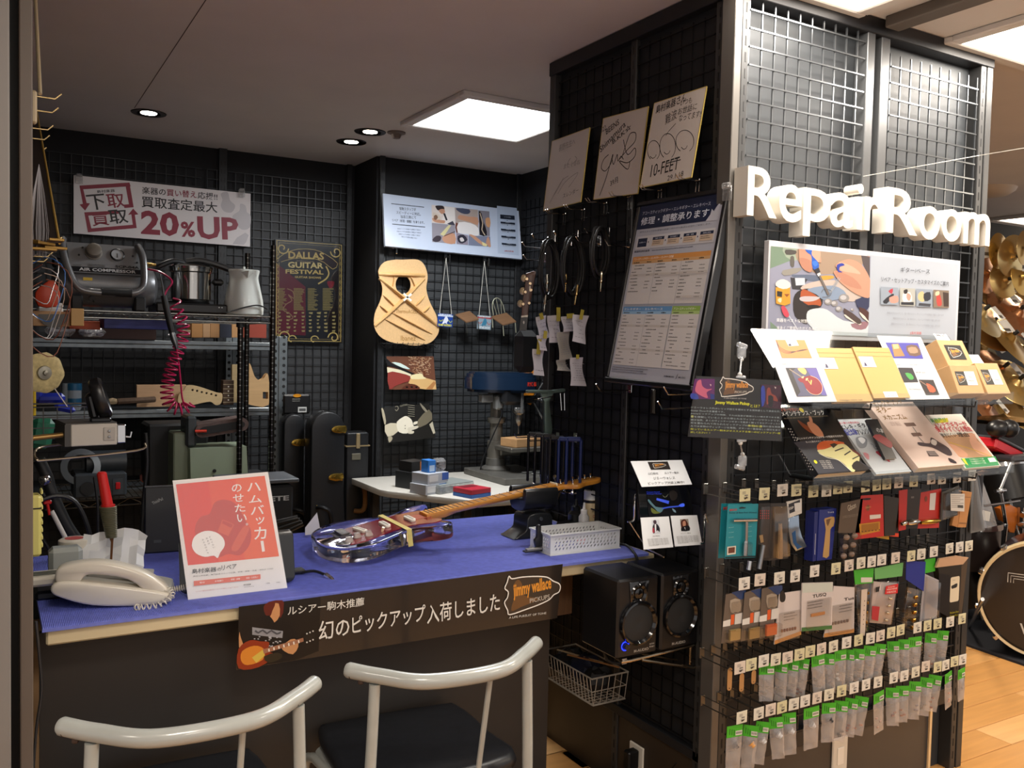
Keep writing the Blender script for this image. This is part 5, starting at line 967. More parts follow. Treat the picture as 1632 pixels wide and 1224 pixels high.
# black box under/behind phone, tissue, spool
t=T('black_tray','dark tray at the left end of the counter under the telephone','tray',(.16,2.30,MT)); q=MB(M('17181c',.4)); q.bx(-.065,.05,.02,.18,0,.022,.006); P('tray',q,t)
x_,y_=.275,2.46; t=T('tissue_paper','crumpled white tissue sheet standing behind the telephone','tissue',(x_,y_,MT)); q=MB(M('cfd0d2',.7)); gr=[]; RND.seed(9); NX,NY=9,7
for j in range(NY):
    for i in range(NX):
        u,v_=i/(NX-1),j/(NY-1); gr.append((-.075+.15*u+.02*v_-.01, -.03+.05*v_+.012*RND.uniform(-1,1), .0+.125*v_*(1-.25*abs(u-.45))+.008*RND.uniform(-1,1)))
q.add(gr,[(j*NX+i,j*NX+i+1,(j+1)*NX+i+1,(j+1)*NX+i) for j in range(NY-1) for i in range(NX-1)]); P('sheet',q,t,ang=20)
t=T('sponge_spool','round pale tin with red print behind the tissue','tin',tuple(V((.19,2.50,MT)))); q=MB(M('c2bcb0',.4)); q.lathe([(.035,0),(.037,.004),(.037,.10),(.03,.104)],20); P('body',q,t); q=MB(M('a84a48',.4)); q.lathe([(.0,.1045),(.022,.1045)],16,cap=False); P('lid_print',q,t)
t=T('mesh_pad','grey perforated cleaning pad beside the tissue','pad',(.165,2.43,MT)); q=MB(M('8a8e8c',.6)); q.box((0,0,.05),(.075,.05,.1),.01); P('pad',q,t); 
# soldering iron holder
sy=2.40; a=oy(177,905,sy); c=oy(162,752,sy); m_=oy(172,808,sy); e_=oy(178,858,sy)
si=T('soldering_iron','red-handled soldering iron in a coil spring holder behind the telephone','soldering iron',(a.x+.005,sy,MT)); B0=V(si.location)
q=MB(M('b81e1e',.35)); q.tube([m_-B0,c-B0-V((0,0,.004)),c-B0],[.013,.0115,.008],14); q.tube([m_-B0-V((0,0,.006)),m_-B0+V((0,0,.006))],.0165,14); P('handle',q,si,'red handle')
q=MB(M('6d6a55',.4,.5)); K=18; ax=(e_-m_)/K
for k in range(K): q.tube([tuple(m_-B0+ax*k+V((r*math.cos(an),r*math.sin(an),0))) for an in [i*PI/5 for i in range(10)] for r in [.019-.0075*k/K]],.0022,5,closed=True)
P('spring_holder',q,si,'olive-grey coil spring')
q=MB(M('7a5030',.4,.6)); q.tube([e_-B0,e_-B0+ax*2,a-B0+V((0,0,.02))],[.005,.003,.0028],8); P('tip',q,si); q=MB(M('17171a',.4)); q.lathe([(.032,0),(.034,.006),(.02,.02),(.008,.028)],20); P('stand_base',q,si,'black base')
# upright laptop
lf=T('laptop','closed black laptop standing on edge behind the telephone','laptop',leanframe((.39,2.70,MT+.0),(1,-.12,0),-6)); la=oy(218,778,2.70); hh=la.z-MT; q=MB(M('16171a',.45,kind='noise',amt=.06,scale=80)); q.bx(-.005,.20,0,hh,-.026,0,.004); P('body',q,lf); p=Print(lf.matrix_world if False else leanframe((.39,2.70,MT+.0),(1,-.12,0),-6)); p.txt('8c8c88','ThinkPad',.018,hh-.052,.03,.009,.01,25); p.rc('3a3c3e',.02,.03,.04,.038); p.done('print',lf)
q=MB(M('3c3e42',.4)); q.bx(-.005,.20,hh-.003,hh+.002,-.02,-.002,.001); P('edge_strip',q,lf)
for i,(x,y,c,l) in enumerate(((.345,2.62,'22253c','dark blue cap standing beside the laptop'),(.325,2.56,'141416','black knob stand by the soldering iron'))):
    O('cap',MB(M(c,.4)).lathe([(.014,0),(.015,.03),(.010,.045),(.001,.048)],14),l,'cap',(x,y,MT))
# yellow device & tools hanging at the left wall
t=T('yellow_tool_case','pale yellow ribbed plastic case hanging at the far left','tool case',tuple(oy(57,888,2.35))); q=MB(M('c9c070',.45)); z=oy(57,790,2.35).z-oy(57,888,2.35).z; q.bx(-.012,.012,0,.05,0,z,.006); [q.bx(.010,.0155,.005,.045,.02+i*.018,.03+i*.018,.002) for i in range(8)]; P('case',q,t); q=MB(BLK); q.bx(-.0125,.0125,-.001,.051,z-.032,z-.029); P('strap',q,t)
# ================================================================ left wall hooks, bracket and box
gw=T('gridwall','pale wire grid on the left side wall','gridwall',(.03,3.2,0)); q=MB(M('b89a5c',.35,.6),tr(-.03,-3.2,0))
k=.9
while k<2.35: q.box((.035,3.2,k),(.003,1.7,.003)); k+=.1
k=2.36
while k<4.05: q.box((.037,k,1.6),(.003,.003,1.5)); k+=.15
P('wire_grid',q,gw,None,'stuff',0)
hm2=M('b9a070',.3,.7)
for i,(px,py) in enumerate(((98,150),(93,172),(85,200),(79,216),(74,235))):
    e=ox(px,py,.17); t=T('wall_hook','brass-coloured hook on the left wall, upper row, %s from the front'%('first','second','third','fourth','fifth')[i],'hook',(.04,e.y,e.z-.015)); q=MB(hm2); q.tube([(0,0,0),(.115,0,0),(.13,0,.015)],.0022,6); P('prong',q,t)
for i,(px,py) in enumerate(((99,378),(93,390),(84,402),(78,410))):
    e=ox(px,py,.17); t=T('wall_hook','brass-coloured hook on the left wall, lower row, %s from the front'%('first','second','third','fourth')[i],'hook',(.04,e.y,e.z-.015)); q=MB(hm2); q.tube([(0,0,0),(.115,0,0),(.13,0,.015)],.0022,6); P('prong',q,t)
A=ox(56,163,.15); B=ox(95,388,.15); t=T('long_board','long dark board with yellow edge hanging along the left wall','board',tuple(B)); q=MB(M('1f1916',.6)); d=A-B; q.add([(0,0,0),tuple(d),(-.08,d.y,d.z),(-.08,0,0)],[(0,1,2,3)]); q.add([(0,0,-.01),(d.x,d.y,d.z-.01),(-.08,d.y,d.z-.01),(-.08,0,-.01)],[(3,2,1,0)]); P('face',q,t,ang=0); q=MB(M('c09a45',.4,.3)); q.tube([(0,0,0),tuple(d)],.003,6); P('edge',q,t,'yellow-brown edge')
t=T('white_tube_light','white wand hanging down at the top of the left wall','wand',tuple(ox(64,150,.10))); d=ox(55,-30,.10)-ox(64,150,.10); q=MB(M('b8a888',.45)); q.tube([(0,0,0),tuple(d)],.004,8); q.box((-.012,0,-.03),(.012,.02,.07),.004); P('wand',q,t)
cm_=M('b0aeb0',.35,.8); bl2=M('3a6ab0',.4); br2=M('6a3a28',.5)
for i in range(7):
    c=ox(66+i%3*4,400+i*9,.12); q=MB((cm_,bl2,br2,cm_,cm_,br2,cm_)[i]); R_=.07+.012*(i%3); q.tube([(R_*.55*math.sin(a)+(.01*math.sin(a*2.3)),R_*.3*math.cos(a+i),-R_*1.2*(1-math.cos(a))*.8) for a in [k*.33 for k in range(19)]],.0013,5); O('wire_coil',q,('silver wire loop hanging at far left, topmost','blue wire loop among the hanging wires','brown wire loop among the hanging wires','second silver wire loop hanging at far left','third silver wire loop hanging at far left','second brown wire loop, low among the wires','lowest silver wire loop at far left')[i],'wire',tuple(c),'loops of wire on the left wall')
t=T('brush_bundle','bundle of fine grey guitar strings hanging at far left','string bundle',tuple(ox(62,262,.10))); q=MB(M('8a8688',.35,.6))
for i in range(26): a=RND.uniform(-1,1); q.tube([(0,0,0),(.012*a,.02*a,-.06),(.022*a,.03*a,-.14),(.016*a,.02*a,-.2)],.0007,4)
P('strings',q,t,None,'stuff')
t=T('brass_fitting_pile','brass coloured fittings on the lower left hooks','fittings',tuple(ox(62,392,.10))); q=MB(M('8a6a30',.35,.6)); [q.box((RND.uniform(-.03,.03),RND.uniform(-.05,.05),-.01+i*.006),(.05,.03,.006),.001,rot(i*23,'Z')) for i in range(6)]; P('fittings',q,t,None,'stuff')
t=O('orange_drill_body',MB(M('c23a14',.4)).prism(smooth([(0,0),(.06,0),(.075,.05),(.05,.10),(.02,.085),(-.01,.05)],2),0,.06,back(*tuple(oy(60,488,3.9))),b=.004),'orange plastic tool body left of the air compressor','tool')
t=O('white_plastic_parts',MB(M('c8c8c4',.45)).box((0,0,0),(.09,.05,.022),.006).box((.02,0,.018),(.05,.04,.02),.006),'white plastic part on top of the saw blade box','plastic part',tuple(oy(80,494,3.95)))
# polishing pad
pd=ox(68,594,.16); pd=oy(68,594,2.75); t=T('polishing_pad','cream fluffy round polishing pad at the left edge','polishing pad',frame((pd.x+.0,2.75,pd.z),(1,.35,0),(0,0,1))); q=MB(M('b5a678',.9,kind='noise',amt=.2,scale=90,bump=.6)); NR=40; pr=[(.001,-.012),(.045,-.012),(.052,-.006),(.055,.004),(.045,.012),(.022,.010),(.001,.008)]
q.lathe(pr,NR); q.v=[(x*(1+.03*math.sin(7*math.atan2(y,x)+3*z*200)),y*(1+.03*math.cos(9*math.atan2(y,x))),z) for x,y,z in q.v]; P('wool_disc',q,t,ang=60); q=MB(M('8f8c80',.35,.6)); q.lathe([(.02,.011),(.018,.016),(.007,.017),(.006,.024),(.001,.025)],16); P('hub',q,t,'metal hub'); q=MB(M('2a2020',.5)); q.tube([(-.0,.0,-.01),(-.02,.03,-.05),(-.03,.06,-.09)],.018,12); P('tool_body',q,t)
# bracket + power box
by=2.62; z_=1.175
A=oy(58,742,by); t=T('long_hook_bracket','long chrome looped bracket reaching out from the left wall','bracket',(A.x,by,A.z)); q=MB(M('b8a890',.22,.9)); pts=[oy(60,712,by+.12)-A,oy(115,704,by+.12)-A]; q.tube(smooth([tuple(oy(175,700,by+.10)-A),tuple(oy(100,708,by+.10)-A),tuple(oy(62,714,by+.08)-A),tuple(oy(55,725,by+.02)-A),tuple(oy(60,732,by)-A),tuple(oy(75,733,by)-A),tuple(oy(218,718,by)-A),tuple(oy(231,706,by)-A)],5,False),.0035,8); P('rod',q,t)
t=T('wire_basket_left','wire shelf basket behind the white power box','wire basket',tuple(oy(50,700,2.85))); q=MB(M('8a8a88',.3,.8)); [q.tube([(0,0,.0+i*.03),(.16,0,.0+i*.03)],.0018,5) for i in range(4)]; [q.tube([(.03+i*.035,0,0),(.03+i*.035,0,.09)],.0018,5) for i in range(4)]; [q.tube([(0,-.01*i,.10+.0*i),(.16,-.01*i,.10)],.0018,5) for i in range(3)]; P('wires',q,t)
bb=oy(113,712,2.55); w_=oy(188,704,2.55).x-bb.x; h_=oy(113,677,2.55).z-bb.z
t=T('power_supply','off-white metal power box resting on the long bracket','power box',tr(bb.x,2.55,bb.z)@rot(6,'Z')); q=MB(M('b3ada4',.45)); q.bx(0,w_,0,.14,0,h_,.002); P('housing',q,t); q=MB(M('3a3836',.5)); q.bx(-.012,w_,.002,.142,h_,h_+.003); q.bx(-.014,0,.002,.14,.0,h_); P('dark_cover',q,t,'dark cover'); q=MB(M('a29c94',.45)); q.bx(w_-.034,w_-.006,-.002,0,.012,h_-.01,.001); P('plate',q,t); 
for z in(.022,h_-.02): q=MB(steel); q.lathe([(.004,0),(.003,.0025),(.0001,.003)],10,tr(w_-.02,-.002,z)@rot(90,'X')); P('screw',q,t)
q=MB(chrome); q.bx(w_,w_+.022,.0,.03,.004,h_-.004,.002); q.tube([(w_+.02,.01,.02),(w_+.035,.01,.018),(w_+.038,.01,.032)],.003,6); P('connector',q,t)
q=MB(M('9a7a48',.35,.7)); q.cyl((-.085,.03,h_*.4),(-.014,.03,h_*.5),.007,n=12); P('cable_gland',q,t)
t=T('black_fan_unit','round black clip-on unit with white card standing on the power box','fan',tuple(oy(160,672,2.60))); q=MB(M('131316',.3)); q.lathe([(.05,-.016),(.056,-.01),(.056,.01),(.05,.016),(.044,.012),(.02,.006),(.001,.006)],28,tr(.0,0,.062)@rot(72,'Y')@rot(10,'X')@Matrix.Diagonal((1,.62,1,1))); q.box((-.012,0,.045),(.022,.035,.07),.008,rot(-12,'Y')); q.box((-.0,0,.006),(.05,.04,.012),.003); P('body',q,t); q=MB(M('c0beba',.5)); q.box((-.045,0,.105),(.002,.02,.055),0,rot(-32,'Y')); P('card',q,t,'white card')
t=T('blue_clamp','bright blue plastic spring clamps at far left','clamp',tuple(oy(80,645,3.0))); q=MB(M('1a2c9a',.35)); q.box((0,0,.02),(.08,.03,.03),.01); q.box((.04,-.01,.0),(.06,.03,.022),.01,rot(15,'Y')); q.box((-.035,0,.03),(.03,.03,.04),.008); P('body',q,t)
t=O('green_plastic_bag',MB(M('1d6a50',.5)).box((0,0,.04),(.06,.03,.09),.02,rot(10,'Y')),'green plastic piece behind the wire basket at far left','plastic piece',tuple(oy(62,712,2.9)))
t=O('hand_tool',MB(M('c8a818',.4)).cyl((0,0,0),(.0,0,.08),.007),'yellow tool handle at far left above the wire basket','tool handle',tuple(oy(53,662,2.9)))
t=T('grinder_arm','black bench vice arm with steel ball end at the left of the counter','vice',tuple(oy(75,830,2.75))); q=MB(M('17181a',.4)); q.tube(smooth([(-.02,0,.17),(.0,0,.12),(.01,0,.08),(.05,0,-.02),(.10,0,-.10)],4,False),.016,12); P('arm',q,t); q=MB(chrome); q.ball((-.005,-.01,.115),.016,16); P('ball_joint',q,t,'chrome ball'); q=MB(M('b81c18',.35)); q.box((.0,-.02,.055),(.02,.01,.012),.003); q.cyl((.0,-.02,.05),(.005,-.02,.02),.004); P('red_lever',q,t); q=MB(M('b8b4b0',.5)); q.cyl((.01,-.02,.03),(.05,-.03,-.06),.006); P('grey_tube',q,t)
for i,pp_ in enumerate((((60,800),(90,790),(120,800),(140,840),(150,890)),((62,850),(75,870),(90,900),(110,915)),((150,760),(155,800),(156,850),(158,900)))):
    q=MB(M('131315',.4)); q.tube(smooth([tuple(oy(a_,b_,2.72)) for a_,b_ in pp_],5,False),.004 if i else .006,7); O('loose_cable',q,('thick black cable looping behind the tissue','thin black cable beside the yellow case','black cable hanging down beside the soldering iron')[i],'cable')
q=MB(M('131315',.4)); q.tube(smooth([tuple(oy(a_,b_,3.2)) for a_,b_ in((232,690),(234,740),(228,800),(222,880),(210,930))],5,False),.006,7); O('loose_cable',q,'thick black cable hanging behind the laptop','cable')
q=MB(M('2a2a2c',.4)); q.tube(smooth([tuple(oy(a_,b_,2.10)) for a_,b_ in((57,990),(62,1040),(66,1100),(58,1160),(53,1224))],5,False),.003,7); O('loose_cable',q,'thin grey cable running down beside the left end of the counter','cable')
# banner on counter front
bf=frame(oy(376,1068,CY-.022),(1,0,0),(0,0,1)); TL=V(bf.inverted()@oy(384,968,CY-.022)); TR_=V(bf.inverted()@oy(897,899,CY-.022)); BRr=V(bf.inverted()@oy(888,985,CY-.022))
bn=T('counter_banner','black banner with white Japanese lettering taped across the counter front','banner',bf); q=MB(M('27211d',.22,coat=.3)); q.prism([(0,0),(BRr.x,BRr.y),(TR_.x,TR_.y),(TL.x,TL.y)],-.002,0); P('sheet',q,bn)
p=Print(bf,view=(360,900,2.914),rough=.28)
p.poly('14110f',[(60,195),(440,150),(430,400),(330,440),(52,485)])
fl_='c08a5c'; p.poly('5e1f14',[(175,195),(200,172),(262,165),(268,195),(255,245),(190,235),(180,215)],sm=2); p.poly(fl_,[(212,185),(245,180),(250,235),(225,268),(200,255),(208,220)],sm=2); p.poly('5e1f14',[(178,190),(230,172),(215,215),(205,240),(183,232)],sm=2)
p.poly('0f0e0f',[(130,255),(200,235),(225,268),(260,255),(310,290),(340,340),(330,420),(200,460),(110,400),(70,300)],sm=2); p.poly('8f8f93',[(122,290),(265,308),(262,340),(122,325)]); RND.seed(3)
for i in range(30): x=110+RND.random()*140; y=330+RND.random()*50; p.poly('a8a8ac',[(x,y),(x+7,y),(x+7,y+5),(x,y+5)])
p.ln('4a4a50',[(135,305),(150,315),(170,303),(190,318),(210,305),(235,320),(255,312)],.004,sm=2)
p.poly(fl_,[(62,310),(80,370),(140,400),(150,425),(110,425),(75,400),(60,380)],sm=2); p.poly(fl_,[(260,380),(300,345),(330,350),(335,380),(310,415),(270,400)],sm=2)
p.poly('8a2f10',[(58,390),(110,350),(160,355),(200,360),(195,400),(230,420),(150,475),(58,480)],sm=3); p.poly('d0802a',[(75,400),(130,375),(175,390),(170,440),(100,465),(70,445)],sm=3); p.poly('cdb04a',[(120,430),(175,390),(180,420),(140,455)]); p.poly('9a6a50',[(170,392),(358,338),(360,355),(175,412)]); p.poly('1c1814',[(355,330),(410,308),(415,345),(375,358)])
for i in range(7): x=195+i*23; y=390-i*6.6; p.poly('e0d8cc',[(x,y),(x+6,y-2),(x+8,y+11),(x+2,y+13)])
for i in range(3):
    for dy in(-1,1): x=372+i*14; y=336-i*6+dy*20; p.poly('c8c4bc',[(x,y),(x+6,y),(x+6,y+6),(x,y+6)],sm=2)
p.poly('2a2418',[(175,425),(240,405),(260,430),(200,455)],sm=2)
tp(p,'d2cec6','ルシアー駒木推薦',285,235,640,190,42,.01)
tp(p,'dad6ce','幻の',430,350,572,325,88,.01); tp(p,'dad6ce','ピックアップ',585,322,925,262,84,.01); tp(p,'dad6ce','入荷しました',932,275,1270,212,88,.01)
a=p(1290,235); c=p(1552,62); logo(p,a[0],a[1]+.0,c[0]-a[0],p(1310,52)[1]-a[1]); tp(p,'c8c4bc','A LIFE PURSUIT OF TONE',1312,250,1485,228,10,.01)
p.done('print',bn,'white lettering, guitarist picture and emblem')
# ================================================================ left face of the pillar
def lean_side(TL,TR,BL,xt):
    a,b=ox(*TL,xt),ox(*TR,xt); d=ray(*BL); c=EYE+d*(a.y/d.y); m=frame(c,b-a,a-c); return m,(b-a).length,(a-c).length
sigs=((((881,225),(941,203),(866,336)),'pale signature board with faint writing, leftmost of the three signature boards'),
      (((958,190),(1029,171),(946,318)),'signature board with dense black autograph, middle of the three signature boards'),
      (((1042,165),(1125,138),(1020,299)),'signature board with three round faces drawn on it, rightmost of the three'))
for i,((TL_,TR2,BL_),lb) in enumerate(sigs):
    m,w,h=lean_side(TL_,TR2,BL_,1.768); t=board('signature_board',lb,m,w,h,.003,'bdb2aa',rough=.6,cat='autograph board'); 
    q=MB(M('b09a50',.5)); [q.bx(*a,-.0031,.0004) for a in((-.001,.001,0,h),(w-.001,w+.001,0,h),(0,w,-.001,.001),(0,w,h-.001,h+.001))]; P('edge_trim',q,t,'thin gilt edge')
    p=Print(m,view=(820,100,3.826),rough=.6)
    if i==0:
        for pts in(((320,630),(330,600),(345,580)),((215,855),(250,790),(290,720),(330,690)),((265,800),(300,740),(340,700),(388,670),(360,720),(330,760)),((240,810),(270,760),(300,700)),((350,620),(380,590),(370,570))): p.ln('6a6260',pts,.0016,sm=4)
        tp(p,'4a4444','スレンダー',295,828,390,790,28,0); tp(p,'8a827e','長野先生へ',270,545,370,500,40,0); tp(p,'8a827e','またくるね',300,650,400,620,30,0)
    elif i==1:
        tp(p,'2a2624','#22',522,435,560,410,32,0); tp(p,'2a2624','BEENS',560,440,640,375,36,.01); tp(p,'2a2624','Shimamura',525,550,680,385,40,.01); tp(p,'2a2624','B.KK☆',600,500,715,400,36,.01)
        for pts in(((575,560),(545,590),(530,640),(555,660),(590,610),(600,560),(560,700),(520,810)),((595,585),(605,620),(620,580),(628,560),(632,600),(650,570),(665,590)),((655,580),(690,470),(710,430),(740,430),(735,480),(690,530),(640,590)),((665,470),(690,560),(735,520),(735,570),(690,610),(640,600),(690,650),(705,600))): p.ln('2a2624',pts,.0028,sm=5)
        tp(p,'2a2624','39月',585,755,632,730,36,0)
    else:
        tp(p,'2a2624','島村楽器さん',862,315,1045,235,50,.01); tp(p,'2a2624','いつも',1010,265,1080,245,34,0); tp(p,'2a2624','お世話に',995,320,1110,285,40,0); tp(p,'2a2624','なってます!!',1000,360,1140,330,38,0); tp(p,'4a4442','難波',920,380,990,340,60,0)
        for cx_,cy_,rx_,ry_ in((850,535,38,60),(935,510,48,78),(1040,480,55,68)):
            p.ln('2a2624',[(cx_+rx_*math.cos(a),cy_+ry_*math.sin(a)-(cx_-900)*0) for a in [math.radians(120+k*20) for k in range(16)]],.0022,sm=2)
            p.ln('2a2624',[(cx_-22,cy_+35),(cx_-8,cy_+48),(cx_+8,cy_+40),(cx_+15,cy_+25)],.002,sm=3)
        p.ln('2a2624',[(985,370),(940,420),(925,445)],.002,sm=2)
        tp(p,'2a2624','10-FEET',828,700,1000,650,72,0); p.ln('2a2624',[(925,615),(1015,592)],.003); tp(p,'2a2624','29.1.18',932,722,1030,690,30,0)
    p.done('ink',t,'black marker writing')
k=0
ordn=('first','second','third','fourth','fifth','sixth','seventh','eighth','ninth','tenth','eleventh','twelfth','thirteenth','fourteenth','fifteenth','sixteenth','seventeenth','eighteenth','nineteenth','twentieth','twenty-first')
for (px,py) in((897,345),(927,338),(962,328),(1000,318),(1049,308),(1109,292)):
    q=ox(px,py,1.772); t=T('prong_hook','chrome double-prong hook under the signature boards, %s from the left'%ordn[k],'hook',side(1.784,q.y,q.z)); k+=1
    b=MB(chrome)
    for dx in(-.007,.007): b.tube([(dx,.004,.004),(dx,-.03,.006),(dx,-.03,.010)],.0018,6); b.tube([(dx,.01,.004),(dx,.006,.07),(dx,.018,.082)],.0016,6)
    b.box((0,.01,.006),(.022,.006,.004),.001); P('prongs',b,t)
# framed price list
m,w,h=lean_side((1013,322),(1158,297),(962,608),1.768); fp=T('price_list_frame','tall framed repair price list with dark blue heading leaning on the pillar','framed poster',m)
q=MB(M('0f1013',.3,coat=.3)); fw=.016
for a in((0,w,0,fw),(0,w,h-fw,h),(0,fw,fw,h-fw),(w-fw,w,fw,h-fw)): q.bx(*a,-.03,.0,.003)
P('frame',q,fp,'thin black frame'); q=MB(M('aeb0ba',.35)); q.bx(fw,w-fw,fw,h-fw,-.02,-.006); P('sheet',q,fp)
p=Print(m,z0=-.006,view=(990,290,7.2),rough=.35); p.P0=V(m@V((0,0,-.006)))
W0,H0_=w-2*fw,h-2*fw; u=lambda a:fw+a*W0; vv=lambda b_:fw+b_*H0_
p.poly('1b2540',[(u(0),vv(.862)),(u(.84),vv(.862)),(u(.9),vv(.90)),(u(.93),vv(.93)),(u(.96),vv(.955)),(u(1),vv(.98)),(u(1),vv(1)),(u(0),vv(1))],False)
p.poly('b8bac4',[(u(.84),vv(.862)),(u(.88),vv(.895)),(u(.885),vv(.925)),(u(.92),vv(.905)),(u(.945),vv(.94)),(u(.965),vv(.985)),(u(.985),vv(.99)),(u(.965),vv(.93)),(u(.985),vv(.90)),(u(.97),vv(.86))],False)
p.txt('c4c8d4','アコースティックギター・エレキギター・エレキベース',u(.04),vv(.945),W0*.82,H0_*.022,.0); p.txt('d4d8e2','修理・調整承ります',u(.04),vv(.885),W0*.82,H0_*.046,.01)
p.txt('6a6c78','専門スタッフがお客様の楽器に合わせた最適な修理をご提案します。',u(.05),vv(.84),W0*.86,H0_*.010,0)
p.poly('c6c4c6',rect(u(.03),vv(.745),u(.97),vv(.82)),False)
for i in range(5):
    x=.05+i*.19; wd_=.145 if i else .12; p.poly('1d2740',rect(u(x),vv(.757 if not i else .79),u(x+wd_),vv(.807)),False)
    if i: p.poly('c2ad98',rect(u(x),vv(.757),u(x+wd_),vv(.79)),False); p.greek('5a4c40',u(x+.012),vv(.778),W0*(wd_-.03),2,H0_*.010,H0_*.005); p.txt('c8ccd6',('','受付','お見積り','修理・調整','納品')[i],u(x+.03),vv(.794),W0*(wd_-.06),H0_*.008,0)
    else: p.txt('c8ccd6','お預かり',u(x+.02),vv(.779),W0*(wd_-.04),H0_*.008,0)
    if i<4: p.poly('1d2740',[(u(x+wd_+.015),vv(.775)),(u(x+wd_+.028),vv(.782)),(u(x+wd_+.015),vv(.789))],False)
p.txt('22263a','修理基本料金表',u(.03),vv(.725),W0*.2,H0_*.012,.01); p.greek('6a6c78',u(.26),vv(.727),W0*.5,1,0,H0_*.006)
def table(x0,x1,y0,y1,c1,c2,ncol,nrow,title):
    p.poly('c9c4c1',rect(u(x0),vv(y0),u(x1),vv(y1)),False); p.poly(c1,rect(u(x0),vv(y1-.026),u(x1),vv(y1)),False); p.poly(c2,rect(u(x0),vv(y1-.043),u(x1),vv(y1-.026)),False); p.txt('e6e0d6',title,u(x0+.015),vv(y1-.021),W0*min(.5,(x1-x0)*.8),H0_*.014,.01)
    for c in range(ncol):
        cw=(x1-x0)/ncol; cx_=x0+c*cw
        if c: p.poly('9a9aa0',rect(u(cx_)-.0006,vv(y0),u(cx_)+.0006,vv(y1-.043)),False)
        p.greek('2a2420',u(cx_+.02),vv(y1-.038),W0*.08,1,0,H0_*.007); p.greek('2a2420',u(cx_+cw*.62),vv(y1-.038),W0*.06,1,0,H0_*.007)
        for r_ in range(nrow-RND.randint(0,3)):
            y=y1-.055-r_*(y1-y0-.05)/nrow
            if r_%7==3: p.poly('bdb6b0',rect(u(cx_+.004),vv(y-.004),u(cx_+cw-.004),vv(y+.009)),False)
            p.greek('55524f',u(cx_+.015+RND.choice((0,0,.03))),vv(y),W0*cw*RND.uniform(.12,.45),1,0,H0_*.0055); 
            if r_%4: p.greek('6a6662',u(cx_+cw*.68),vv(y),W0*cw*.2,1,0,H0_*.005)
table(.03,.97,.425,.70,'c88a4a','c49a6c',3,12,'アコースティックギター・エレキギター・エレキベース共通'); table(.03,.645,.075,.41,'5f8cb8','8db0cc',2,15,'エレキギター・エレキベース'); table(.655,.97,.075,.41,'86a64e','a4bc78',1,15,'アコースティックギター')
p.greek('6a6a72',u(.03),vv(.058),W0*.5,3,H0_*.012,H0_*.005); p.txt('1a1a20','SHIMAMURA',u(.70),vv(.03),W0*.12,H0_*.009,.01); p.txt('1a1a20','MUSIC',u(.87),vv(.03),W0*.08,H0_*.009,.01); p.poly('1a1a20',[(u(.835),vv(.022)),(u(.85),vv(.03)),(u(.86),vv(.055)),(u(.85),vv(.045)),(u(.845),vv(.033))],False)
p.done('print',fp,'printed price table')
q=ox(1160,301,1.76); clip(side(1.762,q.y,q.z),'clear clip at the top right corner of the price list frame')
for i,(px,py,L_) in enumerate(((985,612,.10),(1065,618,.12),(1055,640,.11))):
    q=ox(px+ (60 if i else 20),py+10,1.784); t=hook(side(1.784,q.y,q.z),('thin chrome hook under the left bottom corner of the price list','chrome hook holding the right bottom of the price list','empty chrome hook just below the price list')[i],.14 if i else .12,.028,r=.0025)
q=ox(1039,640,1.77); O('bracket_plate',MB(M('5a544c',.3,.8)).box((0,0,.004),(.018,.075,.006),.001).box((.004,0,.0085),(.006,.07,.004),.001),'upright steel bracket plate below the price list','bracket',side(1.78,q.y,q.z))
# instrument cables
cb=M('0b0b0c',.55)
def cable(cx_,cy_,rx_,ry_,x,label,plugs,n=6,hk=None):
    c=ox(cx_,cy_,x); t=T('instrument_cable',label,'cable',tuple(c)); q=MB(cb)
    R1=abs((oy(cx_+rx_,cy_,c.y)-c).x); R2=abs((oy(cx_,cy_+ry_,c.y)-c).z); pts=[]
    for k in range(n*20+1): a=2*PI*k/20+PI/2; s_=1+.07*math.sin(k*.37); pts.append((R1*s_*math.cos(a)+.006*math.sin(k*.13),.012*math.sin(k*.21)+.01*math.cos(a)*2,R2*s_*math.sin(a)))
    q.tube(pts,.0042,6); P('coil',q,t)
    for (a0,b0,a1,b1,cc) in plugs:
        A_=oy(a0,b0,c.y-.02)-c; B_=oy(a1,b1,c.y-.02)-c; d=B_-A_; q=MB(M(cc,.22,1)); q.tube([A_,A_+d*.1,A_+d*.45,A_+d*.5,A_+d*.55,A_+d*.56,A_+d*.95,B_],[.004,.0055,.0055,.007,.006,.0032,.0032,.0015],10); P('jack_plug',q,t,'metal jack plug')
    return t
cable(874,430,17,45,1.68,'coiled black cable, leftmost of the three hung on the pillar',((872,437,872,465,'c8c8c0'),(870,470,867,497,'c0c0ba')))
cable(912,425,20,45,1.70,'coiled black cable, middle of the three hung on the pillar',((902,437,901,466,'b8a070'),(921,454,916,486,'b8a070')))
cable(955,402,17,38,1.72,'coiled black cable, rightmost of the three hung on the pillar',((945,410,946,430,'a88a48'),(959,433,957,465,'c8c0a8')))
hooks=[(842,392,'tip'),(858,380,''),(884,385,''),(894,376,''),(930,385,''),(944,372,''),(977,390,'plate'),(844,412,'')]
for i,(px,py,_k) in enumerate(hooks):
    q=ox(px+26,py+4,1.784); t=hook(side(1.784,q.y,q.z),'chrome hook among the hanging cables, %s from the left'%ordn[i],.085,.022,r=.0022)
